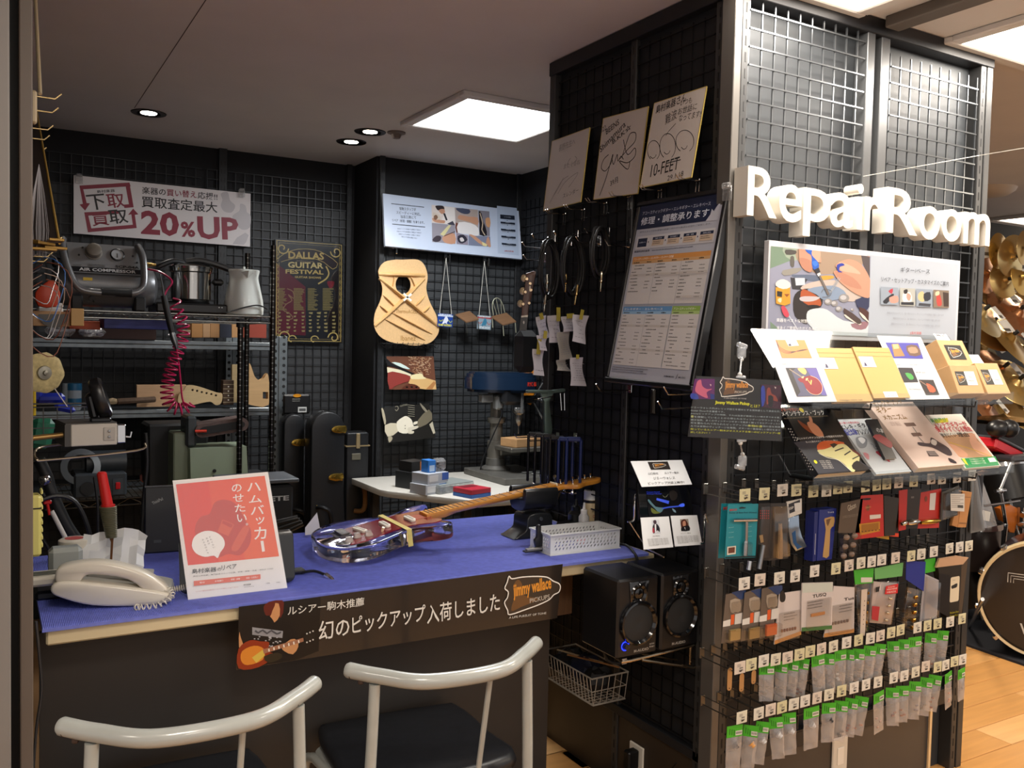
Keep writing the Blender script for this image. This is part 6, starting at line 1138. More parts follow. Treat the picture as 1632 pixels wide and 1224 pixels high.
# guitar headstock hanging
hm_=frame(ox(832,535,1.66),(.85,-.5,0),(.10,0,1)); t=T('hanging_guitar_neck','brown guitar headstock with pearl inlay hanging at the far edge of the pillar','guitar neck',hm_); p=Print(hm_,view=(780,440,6.8)); p.N=V(hm_.col[2][:3])
o=[p(*q) for q in((345,440),(355,320),(375,170),(395,20),(398,-25),(480,-50),(505,-40),(490,40),(455,230),(425,345),(418,430))]; q=MB(M('4c2a1e',.35,kind='woodz',amt=.15,scale=10)); q.prism(o,0,.016,b=.002); P('headstock',q,t)
o=[p(*q) for q in((325,590),(340,455),(415,450),(402,592))]; q=MB(M('191718',.4)); q.prism(o,0,.016); P('neck',q,t,'black fretboard end'); o=[p(*q) for q in((343,452),(346,435),(418,428),(414,448))]; q=MB(M('d4ccb8',.35)); q.prism(o,.0,.02); P('nut',q,t)
for (a,b_) in((375,25),(360,165),(335,300)): c=p(a,b_); q=MB(M('b8a888',.3,.4)); q.ball((c[0],c[1],.006),.012,10,(1,1.2,.6)); P('tuning_peg',q,t)
for (a,b_) in((405,40),(440,90),(450,160),(390,180),(430,300),(365,310)): c=p(a,b_); q=MB(M('c0a888',.3,.6)); q.cyl((c[0],c[1],.016),(c[0],c[1],.026),.005,n=8); P('string_post',q,t)
p.z=.017; p.poly('cfc0ae',[(430,130),(440,110),(448,140),(436,180)],sm=2); p.poly('b8b4ac',[(362,505),(372,488),(380,505),(372,525)],sm=2); p.done('inlay',t,'pearl inlay')
q=ox(815,575,1.70); O('black_pouch',MB(M('0b0b0c',.7)).box((0,0,0),(.10,.05,.16),.03),'black cloth pouch hanging below the guitar headstock','pouch',tuple(oy(838,560,2.9)))
# notes with yellow tape
def note(c4,x,label,tape,wob=.006,col='b9b6c0',lines=5):
    TL_,TR2,BR_,BL_=c4; y=ox((TL_[0]+TR2[0])/2,TL_[1],x).y
    P4=[oy(*q_,y) for q_ in c4]; m=frame(P4[3],P4[2]-P4[3],(0,0,1)); inv=m.inverted(); a=[inv@q_ for q_ in P4]; t=T('paper_note',label,'note',m)
    vs=[];N_=8
    for j in range(N_+1):
        s=j/N_; l=a[3].lerp(a[0],s); r_=a[2].lerp(a[1],s); cu=.012*(1-s)**2
        for i in range(4): q_=l.lerp(r_,i/3); vs.append((q_.x,q_.y,cu+wob*math.sin(s*5+i*.6)))
    q=MB(M(col,.75)); q.add(vs,[(j*4+i,j*4+i+1,j*4+i+5,j*4+i+4) for j in range(N_) for i in range(3)]); P('sheet',q,t,ang=60)
    q=MB(M('a89a3c',.5)); 
    for (x0,y0,x1,y1) in tape: A_=inv@oy(x0,y0,y-.01); B_=inv@oy(x1,y1,y-.01); q.box(tuple((A_+B_)/2+V((0,0,.004))),(max(.012,abs(A_.x-B_.x)),abs(A_.y-B_.y),.0012))
    P('tape',q,t,'yellow tape')
    q=MB(M('8a8690',.6)); ww=(a[2]-a[3]).x
    for i in range(lines):
        s=.2+.6*i/max(1,lines-1); l=a[3].lerp(a[0],s); cu=.012*(1-s)**2; x_=l.x+ww*.15
        while x_<l.x+ww*.8: dl=RND.uniform(.003,.01); q.box((x_+dl/2,l.y,cu+wob*math.sin(s*5+.9)+.0012),(dl,.0016,.0004)); x_+=dl+.004
    P('handwriting',q,t,None,'stuff',0)
Z2=lambda *a:[(780+x/6.8,440+y/6.8) for x,y in a]
note(Z2((510,445),(610,425),(630,660),(520,700)),1.66,'white paper note with tape, top left of the taped notes',[(858,500,866,508)])
note(Z2((520,640),(630,655),(595,810),(525,800)),1.655,'folded paper note hanging below the top left note',[(866,527,870,540)],lines=2)
note(Z2((635,430),(760,422),(772,720),(625,722)),1.69,'white paper note second from the left in the top row of taped notes',[(886,490,892,512)])
note(Z2((785,440),(915,430),(915,595),(780,605)),1.715,'squarish printed note, third in the top row of taped notes',[(902,500,914,507)],lines=4)
note(Z2((915,415),(1075,430),(1010,740),(875,705)),1.72,'white note with curled foot, right end of the top row of taped notes',[(925,493,927,510)])
note(Z2((740,610),(865,600),(870,890),(735,915)),1.70,'long grey receipt hanging in the middle of the taped notes',[],col='9a9690',lines=9)
note(Z2((735,910),(820,905),(855,1030),(710,1020)),1.695,'crumpled lower end of a receipt below the long grey receipt',[],col='a09c96',lines=4)
note(Z2((475,790),(590,795),(565,1080),(455,1070)),1.65,'white note low at the left of the taped notes',[(856,540,860,565)],lines=2)
note(Z2((885,885),(1010,880),(1020,1190),(855,1185)),1.72,'white written note hanging lowest at the right of the taped notes',[(918,565,921,572)],lines=8)
# orange bag
q=oy(845,590,4.2); t=T('orange_bag','orange nylon bag hanging behind the drill press head','bag',frame(oy(846,645,4.45),(1,0,0),(0,0,1))); p=Print(t.matrix_world,view=(740,570,5.32)); b=MB(M('c87a1a',.5,kind='noise',amt=.15,scale=30)); b.prism([p(*a) for a in((540,30),(555,90),(580,100),(575,340),(545,400),(520,380),(480,310),(490,150),(520,60))],0,.03,b=.008); P('cloth',b,t)
# caulk gun / bar clamp and cutters
q=ox(868,640,1.69); t=T('bar_clamp','grey spring clamp with green handles hanging on the pillar edge','clamp',frame(q,(1,-.2,0),(0,0,1))); b=MB(M('5f7068',.35,.6)); b.box((-.02,.035,0),(.10,.010,.02),.003); b.box((.045,.03,.0),(.07,.012,.02),.003,rot(8,'Z')); b.prism([(-.02,.03),(.03,.03),(.015,-.0),(.03,-.10),(.018,-.14),(.002,-.14),(-.004,-.0)],-.008,.008,b=.002); P('body',b,t); b=MB(chrome); b.tube([(.055,.03,.01),(.06,-.03,.012),(.072,-.03,.012),(.07,.03,.01)],.0018,6); b.tube([(.03,.02,.01),(-.03,.01,.012)],.0022,6); P('wire_loop',b,t)
def cclamp(px,py,col,label,x=1.66,hgt=.16,sc=1):
    q=ox(px,py,x); t=T('bar_clamp',label,'clamp',frame(q,(.8,-.5,0),(-.12,0,1))@Matrix.Scale(sc,4)); b=MB(M(col,.35)); b.box((0,.0,0),(.045,.014,.016),.004); b.box((-.022,-hgt/2,0),(.009,hgt,.014),.003); b.box((.022,-hgt*.45,0),(.009,hgt*.9,.014),.003); P('frame',b,t); b=MB(chrome); b.cyl((0,-hgt-.005,0),(0,-hgt+.03,0),.004); b.ball((0,-hgt-.01,0),.008,8); b.tube([(-.012,-hgt-.012,0),(.012,-hgt-.012,0)],.0025,6); P('screw',b,t)
for i,(px,py,c,l) in enumerate(((853,692,'101012','black clamp at the left end of the clamp row on the pillar'),(864,694,'0f0f11','second black clamp in the clamp row on the pillar'),(876,695,'101012','third black clamp in the clamp row on the pillar'),(888,698,'0e0e10','fourth black clamp just left of the blue clamps'),(902,700,'16285c','blue clamp, left one of the blue pair on the pillar'),(915,700,'16285c','blue clamp, right one of the blue pair on the pillar'))): cclamp(px,py,c,l,sc=1.05)
for i,(px,py) in enumerate(((850,700),(872,705),(900,706))):
    q=ox(px+18,py-4,1.784); hook(side(1.784,q.y,q.z),'chrome hook carrying the clamp row, %s from the left'%ordn[i],.12,.02,r=.002)
q=ox(885,765,1.66); O('small_scissors',MB(M('8a7c5c',.3,.8)).tube([(0,0,0),(.03,0,-.03),(.0,0,-.08)],.004,6).ball((.0,0,.01),.009,8),'brass coloured small clamp key hanging by the blue clamps','clamp key',tuple(q))
# ---- card rack with tablet video
yr=1.93
def frontlean(TLp,TRp,BLp,yb,back_=True):
    c=oy(*BLp,yb); a=ox(*TLp,c.x); d=ray(*TRp); b_=EYE+d*((a.y)/d.y); return frame(c,(b_-a),a-c),abs((b_-a).length),(a-c).length
def sheetquad(name,label,m,quad,fnv,th=.002,col='d8dadc',cat='card'):
    pass
def quadcard(name,label,m,c4,col='d6d9dc',cat='card',th=.0015,rough=.45):
    t=T(name,label,cat,m); p=Print(m); pts=[p(*c) for c in c4]; q=MB(M(col,rough)); q.prism([pts[3],pts[2],pts[1],pts[0]],-th,0); P('sheet',q,t,ang=20); return t
rk=T('wire_rack_holder','chrome wire rack on the pillar holding the tablet and cards','rack',tuple(oy(1030,876,yr))); B0=V(rk.location); q=MB(chrome)
def rp(px,py,y=yr): return tuple(oy(px,py,y)-B0)
q.tube(smooth([rp(1013,788,yr+.02),rp(1011,800),rp(1010,828),rp(1000,832)],4,False),.0025,6); q.tube(smooth([rp(1126,824,1.9),rp(1122,822,1.88),rp(1122,862,1.86),rp(1116,866,1.86)],3,False),.003,6); q.tube([rp(1124,820,1.86),rp(1128,832,1.87)],.003,6); q.tube([rp(1003,832),rp(1030,874,yr-.02),rp(1116,866,yr-.03)],.0022,6); q.tube([rp(1058,888,yr-.04),rp(1030,874,yr+.03)],.0022,6); q.tube([rp(1030,874,yr+.02),tuple(V((1.78,yr+.02,oy(1030,874,yr).z))-B0)],.0025,6); P('wires',q,rk)
cm2=leanframe(oy(1026,893,yr-.02),(1,0,0),-16); 
tbm=leanframe(oy(1027,835,yr-.0)+V((-.0,.0,-.02)),(1,0,0),-16); t=T('video_tablet','small tablet playing a guitar video on the wire rack','tablet',tbm); p=Print(tbm,view=(1000,720,7.2),rough=.2); pts=[p(*c) for c in((115,360),(700,330),(760,760),(150,770))]; b=MB(M('101216',.2,coat=.4)); b.prism([pts[3],pts[2],pts[1],pts[0]],-.010,-.0005,b=.001); b.set(M('3c4648',.3)); P('body',b,t,ang=30)
sb=M('05060a',.2,emit=.4); p.poly(sb,[(212,400),(680,395),(712,740),(245,745)]); EB=lambda c,e=.55:M(c,.3,emit=e)
tp(p,EB('2038c0'),'Custom Sound',218,470,368,468,13,.02); tp(p,EB('2038c0'),'Pickup+Guitar',222,492,395,490,13,.02); p.poly(EB('3850c8'),[(335,530),(478,565),(470,600),(330,555)]); p.poly(EB('4a6a70',.4),[(232,560),(248,548),(320,630),(400,640),(410,660),(370,705),(320,660),(260,600)],sm=2); p.poly(EB('5a6020',.35),[(270,640),(330,680),(380,700),(310,712),(275,690)],sm=2); p.ln(EB('3048b0'),[(400,650),(480,635),(590,625)],.004); p.poly(EB('3c58d0'),[(590,610),(630,592),(652,600),(648,628),(600,632)],sm=2); p.poly(EB('201a18',.3),[(480,460),(530,445),(570,480),(560,540),(510,560),(485,520)],sm=3); p.poly(EB('5a5a48',.3),[(395,490),(430,520),(468,480),(450,515),(420,525)],sm=2); p.poly(EB('6a8088',.4),[(510,650),(545,670),(555,700),(525,685)],sm=2); p.done('screen',t,'dark screen with blue guitar picture')
hm3=leanframe(oy(1024,775,yr-.02),(1,0,0),-30); t=quadcard('header_card','white card with small black emblem on top of the tablet',hm3,((1005,735),(1087,733),(1103,772),(1023,776))); p=Print(hm3,view=(1000,720,7.2)); p.poly('1c1412',[(230,117),(460,112),(495,203),(268,208)]); A_=p(300,190); B_=p(430,125); logo(p,A_[0],A_[1],B_[0]-A_[0],B_[1]-A_[1],big=False)
tp(p,'3a3634','山口和也',240,265,355,263,26,0); tp(p,'3a3634','ルシアー駒木',428,258,592,255,26,0); tp(p,'2a2624','ジミーウォレス',300,322,548,315,30,.0); tp(p,'2a2624','ピックアップ対談上映中！',240,380,655,365,30,.0); p.done('print',t)
for (c4,lb,vx,nm) in((((1021,825),(1066,823),(1073,872),(1026,876)),'white profile card, left of the pair below the tablet',0,'山口和也'),(((1069,822),(1111,821),(1119,868),(1076,871)),'white profile card with dark-haired portrait, right of the pair below the tablet',1,'ルシアー駒木')):
    mm=leanframe(oy(*c4[3],yr-.035),(1,0,0),-16); t=quadcard('profile_card',lb,mm,c4); p=Print(mm,view=(1000,720,7.2))
    if vx==0: p.poly('c2c6cc',[(275,785),(360,780),(380,940),(290,942)]); p.poly('3a2430',[(295,790),(325,785),(332,820),(300,825)],sm=2); p.poly('1c1c24',[(300,830),(340,830),(370,880),(365,925),(345,900),(300,940),(285,890)],sm=2); p.poly('d8d8dc',[(310,830),(328,832),(330,930),(315,930)]); p.poly('a03040',[(285,890),(300,870),(310,920),(290,930)],sm=2); tp(p,'4a4644',nm,290,975,370,972,14,0); x0,x1,y0=228,462,1000
    else: p.poly('8a8276',[(602,775),(695,770),(715,905),(615,912)]); p.poly('4a2018',[(612,800),(650,772),(680,800),(695,850),(640,885),(615,850)],sm=2); p.poly('b08068',[(635,800),(662,795),(668,845),(645,860),(632,835)],sm=2); p.poly('16161a',[(620,870),(660,850),(705,850),(713,903),(620,910)],sm=2); p.poly('c8c8cc',[(650,870),(660,865),(665,900)]); tp(p,'4a4644',nm,610,945,725,940,14,0); x0,x1,y0=562,802,970
    for i in range(7): tp(p,'6a6664','国内外で活躍する専門家であり幅広い楽曲を担当',x0+i*3,y0+i*13+8,x1+i*3-(0 if i<6 else 120),y0+i*13-4,9,0)
    p.done('print',t)
x_,y_=on(1003,868,MT); 
for i in range(5): O('tangled_cord',MB(cb).tube(smooth([(1.66+.02*math.sin(i*2),2.45,MT+.005+.004*i),(1.70,2.40+.01*i,MT+.02),(1.735,2.33,MT+.008+.005*i),(1.69,2.27+.01*i,MT+.006),(1.65+.01*i,2.34,MT+.008),(1.67,2.42,MT+.012+.003*i)],5,False),.0035,6),'tangled black cord on the right end of the counter, %s'%('lowest loop','loop nearest the basket','middle loop','upper loop','topmost loop')[i],'cord',group='tangled cords behind the basket')
t=T('black_adapter','black flat adapter box among the tangled cords','adapter',tr(1.70,2.47,MT)@rot(15,'Z')); b=MB(M('121214',.3)); b.box((0,0,.015),(.10,.07,.03),.006); P('box',b,t)
b=MB(cb); pts=[tuple(oy(*a)) for a in((985,862,2.22),(1000,870,2.16),(1013,885,2.10),(1015,900,2.09),(1005,945,2.05),(985,990,2.02),(968,1015,2.0),(962,1035,2.0),(968,1052,2.0),(985,1057,2.0),(1000,1053,2.0))]; pts[0]=(pts[0][0],pts[0][1],MT+.005); b.tube(smooth(pts,5,False),.0042,8); t=T('speaker_cable','black cable running from the counter down past the speakers','cable',pts[4]); b.T=None; o_=P('cable',b,t); o_.matrix_basis=tr(*(-V(pts[4]))); b=MB(M('c8c4c0',.5)); qv=oy(995,1054,2.0)-V(pts[4]); b.box(tuple(qv),(.016,.002,.016),0,None); o_=P('cable_tag',b,t,'small white tag')
# ---- speakers
def speaker(x0,x1,label,knob,y=1.925):
    z0,z1=.592,.812; w=x1-x0; H=z1-z0; t=T('monitor_speaker',label,'speaker',((x0+x1)/2,y,z0)); sb_=M('101012',.35,kind='noise',amt=.15,scale=60); q=MB(sb_); q.box((0,.085,H/2),(w,.17,H),.006); P('cabinet',q,t)
    f=frame((0,-.0005,0),(1,0,0),(0,0,1)); q=MB(M('141416',.12,coat=.5)); 
    q.T=f; q.prism([(-w*.19,H*.62),(w*.19,H*.62),(w*.24,H*.955),(-w*.24,H*.955)],0,.002,b=.0006); P('waveguide_panel',q,t,'glossy centre panel')
    q=MB(M('0c0c0e',.15,coat=.5)); q.T=f; q.lathe([(.001,.004),(.010,.004),(.016,.0015),(.024,.006),(.028,.002)],28,tr(0,H*.80,0)); P('tweeter',q,t)
    q=MB(M('0c0c0e',.12,coat=.6)); q.T=f; q.lathe([(.050,.004),(.056,.011),(.061,.010),(.063,.001)],40,tr(0,H*.43,0),cap=False); P('woofer_ring',q,t,'glossy ring')
    q=MB(M('181a1c',.6)); q.T=f; q.lathe([(.0001,.0042),(.014,.006),(.035,.005),(.050,.003)],36,tr(0,H*.43,0),cap=False); P('woofer_cone',q,t,'dark speaker cone')
    m_=V(t.location); fm=frame(m_+V((0,-.0005,0)),(1,0,0),(0,0,1)); p=Print(fm,z0=.0004); p.txt('a8a49c','M-AUDIO',-w*(.08 if knob else .2),H*.055,w*.36,.008,.025)
    if knob: p.greek('8a8680',w*.3,H*.12,w*.12,2,.008,.005,0)
    o_=p.done('lettering',t); o_.matrix_basis=tr(*(-m_))@fm
    if knob:
        q=MB(M('1c30e0',.3,emit=2.2)); q.T=f; q.lathe([(.010,.001),(.0118,.002),(.0135,.001)],24,tr(-w*.3,H*.16,0),cap=False); P('light_ring',q,t,'glowing blue ring'); q=MB(M('1a1a1c',.25)); q.T=f; q.lathe([(.0085,0),(.0085,.012),(.001,.013)],20,tr(-w*.3,H*.16,0)); P('volume_knob',q,t)
speaker(1.480,1.622,'black monitor speaker with glowing blue knob ring, left of the pair',True); speaker(1.634,1.772,'black monitor speaker without knob, right of the pair against the pillar',False)
t=T('speaker_bracket','chrome wire bracket under the two speakers','bracket',(1.784,1.95,.585)); q=MB(M('b9aa94',.2,1)); q.tube([(-.002,-.01,.0),(-.26,-.03,.0),(-.285,-.03,.0),(-.27,.08,.0),(-.002,.08,.0)],.004,8); q.tube([(-.22,-.03,-.004),(-.02,-.02,-.062),(-.004,-.015,-.062)],.0045,8); q.tube([(-.22,.06,-.004),(-.02,.05,-.062)],.0035,8); q.tube([(-.004,-.02,-.065),(-.004,-.02,.02)],.0035,8); q.tube([(-.014,.0,-.06),(-.014,.0,.01)],.0035,8); P('wires',q,t)
# ---- wire basket with bags
wb=T('wire_basket','white wire basket full of black bags below the counter end','wire basket',(1.62,2.22,.335)); wm_=M('b5b0a6',.35,.3); q=MB(wm_)
def ring(x0,x1,y0,y1,z,r): q.tube([(x0,y0,z),(x1,y0,z),(x1,y1,z),(x0,y1,z)],r,6,closed=True)
X0,X1,Y0,Y1=-.02,.12,-.02,.27; ring(X0,X1,Y0,Y1,.09,.0028); ring(X0+.015,X1,Y0+.015,Y1-.02,0,.0022); ring(X0+.008,X1,Y0+.008,Y1-.01,.045,.0016)
n=14
for i in range(n+1): y=Y0+.01+(Y1-Y0-.03)*i/n; q.tube([(X0,y,.09),(X0+.015,y,0),(X1,y,0)],.0015,5)
for i in range(6): x=X0+.02+(X1-X0-.02)*i/5; q.tube([(x,Y0,.09),(x,Y0+.015,0),(x,Y1-.02,0)],.0015,5)
P('wires',q,wb)
for i,(x,y,z,s,c,l) in enumerate(((1.67,2.42,.40,(1.3,1,.8),'15171b','crumpled black plastic bag at the far end of the wire basket'),(1.68,2.34,.40,(1.1,1.2,.8),'101830','dark navy cloth bundle in the middle of the wire basket'),(1.67,2.26,.395,(1.0,.9,.7),'0d0d10','black cable bundle at the near end of the wire basket'))):
    q=MB(M(c,.3 if i==0 else .6)); q.ball((0,0,0),.05,16,s); q.v=[(a+.006*math.sin(b_*190+c_*90),b_+.005*math.sin(a*170),c_+.007*math.sin(a*120+b_*150)) for a,b_,c_ in q.v]; t=T('bundle',l,'bundle',(x,y,z)); P('bundle_body',q,t,ang=25)
for i,(c,a,b_) in enumerate((('c8b898',(1.63,2.44,.438),(1.70,2.28,.435)),('b08050',(1.63,2.38,.44),(1.72,2.22,.436)))): O('thin_tool',MB(M(c,.35,.5)).tube([(0,0,0),tuple(V(b_)-V(a))],.003,6),('pale metal rod lying across the wire basket','orange-brown rod lying across the wire basket')[i],'rod',a)
# ================================================================ front of the pillar: sign letters
yF=1.792
LT=T('channel_letters','thick white three-dimensional letters reading Repair Room','letters',(1.75,1.85,1.75)); lm=M('d6d0c4',.45); 
zb=lambda px,py: oy(px,py,yF).z
for ch,x0,x1,yb,yt in(('R',1190,1238,345.6,267),('e',1241,1277,354,293.5),('p',1279,1322,378,301),('a',1323,1359,363,307),('i',1365,1374,366,292.5),('r',1378,1402,368,313),('R',1412,1462,373,301),('o',1464,1497,382,328),('o',1500,1531,385,333),('m',1535,1577,390,339)):
    vs_,fs_,a0,a1,b0,b1=glyphs(ch,.012 if ch!='i' else .02,5,.5,0); A_=oy(x0,yb,yF); B_=oy(x1,yb,yF); w=B_.x-A_.x; h=oy((x0+x1)/2,yt,yF).z-oy((x0+x1)/2,yb,yF).z
    q=MB(lm); q.nofix=False; zz_=[v_[2] for v_ in vs_]; zmn,zmx=min(zz_),max(zz_)
    base=oy((x0+x1)/2,yb,yF); q.add([((v_[0]-a0)/(a1-a0)*w,(v_[1]-b0)/(b1-b0)*h,(v_[2]-zmn)/(zmx-zmn)*.052) for v_ in vs_],fs_)
    P('letter',q,LT,mat=tr(-1.75,-1.85,-1.75)@frame((A_.x,yF+.052,base.z),(1,0,0),(0,0,1)),ang=40)
q=MB(clear('clear_plastic',(.9,.9,.9),.15,.1,.12)); q.bx(.04,1.10,.0,.004,-.01,.0); 
# board
m=frame((oy(1220,545,1.81).x,1.81,oy(1306,541,1.81).z),(1,0,0),(0,0,1)); wB_=oy(1527,500,1.81).x-m[0][3]; hB_=oy(1220,382,1.81).z-m[2][3]
t=board('shop_sign','white sign with soldering photograph below the Repair Room letters',m,wB_,hB_,.018,'c6c6ca',rough=.5)
p=Print(m,view=(1215,375,6.995),rough=.4)
p.poly('a9b0ba',rect(wB_*.47,.012,wB_-.012,hB_-.012),False)
xP0,xP1=p(80,500)[0],p(1197,500)[0]; yP0,yP1=.014,hB_-.016
p.poly('8a8c9e',rect(xP0,yP0,xP1,yP1),False)
def pc(c,pts,sm=0):
    q=[p(*a) for a in pts]; q=smooth(q,sm) if sm else q; q=[(min(max(a,xP0),xP1),min(max(b_,yP0),yP1)) for a,b_ in q]; p.poly(c,q,False)
pc('6f8470',[(80,100),(420,130),(400,250),(80,370)]); pc('93a08e',[(230,110),(440,130),(380,280),(260,240)],2); pc('6f8470',[(85,960),(200,1060),(90,1100)]) 
pc('9a8470',[(400,130),(900,170),(1100,190),(1110,330),(850,420),(620,430),(420,330)],3); pc('4a4244',[(1100,190),(1197,210),(1197,480),(1120,330)]); pc('8f5a3c',[(1160,205),(1197,215),(1190,245)])
pc('5a6478',[(330,440),(640,450),(600,520),(380,480)],2); pc('c8923a',[(640,455),(780,450),(790,480),(660,500)],2); pc('333236',[(310,470),(500,490),(440,610),(330,600)]); pc('b9c2cc',[(360,475),(470,475),(475,555),(370,560)])
pc('4a4642',[(255,160),(370,170),(365,210),(265,215)],2); pc('5a5650',[(310,240),(350,240),(350,350),(310,340)],2); pc('8a867e',[(225,390),(440,360),(380,420),(240,450)],2)
pc('b9aaa0',[(420,590),(560,520),(800,500),(980,580),(1100,680),(1000,740),(800,700),(650,640),(560,660)],3)
pc('2a2422',[(345,700),(420,610),(560,600),(660,680),(650,800),(500,850),(495,990),(360,900)],3); pc('a4512a',[(450,600),(620,690),(650,780),(560,800),(430,720)],3); pc('b8b0b2',[(410,700),(470,680),(640,690),(560,735),(440,735)],3); pc('1c1816',[(480,790),(560,775),(640,790),(560,830)],2)
pc('c4ccd0',[(500,850),(600,815),(720,830),(900,950),(1197,1000),(1197,1155),(660,1140),(560,1040),(495,960)],3); pc('8f6a72',[(980,990),(1197,960),(1150,1040),(1050,1050)],2)
pc('7e8ea4',[(500,600),(780,560),(930,650),(820,720),(680,720),(600,660)],3)
for a,b_,s in((730,740,45),(800,760,40),(850,820,40),(905,700,60),(1000,830,20)): pc('8a8684',ell(a,b_,s,s*.8,10),0); pc('b4b2b4',ell(a-8,b_-6,s*.6,s*.45,9),0)
pc('4a3a36',[(905,810),(1090,940),(1080,1000),(930,910)],2); pc('d8cec0',[(915,880),(1060,990),(1095,975),(1080,1000),(930,920)],2); pc('2e3250',[(1030,720),(1197,690),(1197,800),(1100,850)],2); pc('4a2a24',[(1070,800),(1197,860),(1197,950),(1120,930)],2); pc('d8cec0',[(1075,850),(1197,960),(1197,975),(1110,920)],2)
sk2='c08c74'
pc(sk2,[(405,120),(440,110),(600,150),(650,300),(560,290),(540,400),(470,390),(410,300)],3); pc('ae7a64',[(420,250),(540,290),(545,400),(490,400),(410,310)],3); pc('cc9a84',[(540,140),(640,180),(620,300),(550,270)],3)
pc(sk2,[(870,290),(980,270),(1100,330),(1197,500),(1197,690),(1050,660),(880,540),(800,440),(795,400),(850,390),(810,340)],4); pc('d2a08a',[(850,300),(1000,350),(1090,430),(1000,420),(870,390)],3); pc('b07c66',[(800,400),(1000,470),(1100,600),(900,540)],3)
pc('2458b4',[(468,140),(545,150),(545,220),(615,300),(620,360),(570,385),(545,330),(540,230),(490,190)],3); pc('3a72d0',[(545,300),(590,285),(615,320),(580,350)],2); pc('2a2a30',[(570,385),(620,360),(640,410),(600,430)]); pc('c8c8c8',[(600,430),(635,415),(645,440),(615,460)]); pc('6a625e',[(620,455),(640,445),(745,660),(720,670)]); pc('2a3a96',[(825,330),(880,310),(910,335),(860,350),(850,390),(890,410),(840,410),(825,370)],2); p.ln('9aa0a8',[(840,470),(745,640)],.003); p.ln('9aa0a8',[(860,480),(755,640)],.003); p.ln('5a5654',[(650,640),(680,600),(760,620),(740,680),(660,690)],.0015,sm=3)
pc('c8902a',[(140,580),(300,570),(305,760),(240,785),(145,760)],0); pc('dad4c8',[(140,560),(160,510),(230,490),(300,530),(300,580),(220,600)],2); pc('2c2620',[(155,620),(215,630),(210,690),(155,680)]); pc('8a4a20',[(235,655),(295,655),(265,690)]); pc('d8c8a0',[(165,710),(205,700),(200,750),(170,740)],2); pc('c04454',[(200,800),(240,790),(290,880),(270,915),(230,890)],2); p.ln('c0c4cc',[(290,900),(400,1070)],.003)
tp(p,'f0f0ee','楽器をベストな状態で、',148,965,545,980,42,.0); tp(p,'f0f0ee','末永くご愛用いただくために。',150,1050,620,1062,40,.0)
p.view=(1160,240,3.458)
tp(p,'2a2a30','ギター/ベース',948,670,1108,680,28,.0); tp(p,'2a2a30','リペア・セットアップ・カスタマイズのご案内',840,722,1212,748,28,.0)
for i,(x0,x1) in enumerate(((838,935),(944,1028),(1034,1122),(1128,1214))):
    def z1_(x): return 750+(x-838)*.058
    a=[(x0,z1_(x0)),(x1,z1_(x1)),(x1,z1_(x1)+95),(x0,z1_(x0)+98)]; p.poly(('8e98a4','a8a8a0','8a94a0','7a6a5a')[i],a)
    if i==0: p.poly('22222a',[(850,830),(900,790),(910,800),(870,845)],sm=2); p.poly('c09080',[(885,810),(930,800),(934,835),(895,840)],sm=2); p.poly('b03040',[(880,775),(905,760),(900,790)],sm=2)
    if i==1: p.poly('d8d6d2',[(960,790),(1000,780),(1010,830),(965,840)],sm=2); p.poly('2a2022',[(965,770),(985,765),(985,785),(968,790)],sm=2); p.poly('2a2a30',[(950,835),(1020,835),(1020,852),(950,850)]); p.poly('c09080',[(985,785),(1005,800),(995,830),(980,810)],sm=2)
    if i==2: p.poly('c8b080',[(1045,790),(1070,775),(1085,810),(1070,835),(1045,820)],sm=2); p.poly('262830',[(1075,790),(1110,780),(1112,820),(1080,830)],sm=2); p.poly('3a3a40',[(1050,840),(1115,845),(1110,860),(1045,855)])
    if i==3: p.poly('b04038',[(1145,800),(1165,795),(1175,850),(1150,855)],sm=2); p.poly('3a2a22',[(1180,780),(1212,785),(1212,860),(1185,860)]); p.poly('d0b898',[(1140,780),(1160,775),(1160,795),(1140,800)],sm=2)
for i,(x0,x1) in enumerate(((872,1185),(905,1165),(895,1165))): tp(p,'8a8c96','楽器はもちろんのこと、追い求める人へ。チューニングや修理まで幅広く承ります',x0,900+i*30,x1,914+i*30,13,0)
tp(p,'c05048','§島村楽器',1000,1015,1062,1016,18,.0)
p.done('print',t,'photographs and grey text')
# ================================================================ acrylic book trays
acl=clear('tray_acrylic',(.93,.95,.95),.05,.05)
def tray(z,x0,x1,label,yb=1.638,yt=1.80,zt=.19):
    t=T('acrylic_tray',label,'tray',(x0,yb,z)); w=x1-x0; d=yt-yb
    q=MB(acl); q.add([(0,0,0),(w,0,0),(w,d,zt),(0,d,zt),(0,.003,-.003),(w,.003,-.003),(w,d+.003,zt-.003),(0,d+.003,zt-.003)],[(0,1,2,3),(7,6,5,4),(0,4,5,1),(1,5,6,2),(2,6,7,3),(3,7,4,0)]); P('sloping_back',q,t,ang=0)
    q=MB(acl); q.box((w/2,-.06,.004),(w,.003,.034)); q.bx(0,w,-.06,.004,-.016,-.013); P('front_lip',q,t,'clear front lip',ang=0)
    for x in(.22,w-.2):
        q=MB(M('1a1a1c',.4)); q.bx(x-.012,x+.012,.02,1.85-yb,-.03,-.018,.003); q.tube([(x,.02,-.022),(x,-.064,-.020),(x,-.066,-.004)],.003,6); P('support_arm',q,t)
    return t
zU=oy(1440,638,1.60).z; zL=oy(1440,758,1.60).z
tray(zU,1.815,2.70,'upper clear acrylic tray with envelopes and kraft boxes'); tray(zL,1.83,2.72,'lower clear acrylic tray with guitar magazines')
def bookm(BLp,TLp,TRp,yb=1.605,lift=0):
    c=oy(*BLp,yb); a=ox(*TLp,c.x); d=a-c; r=V((1,0,0)); m=frame(c,r,d); return m
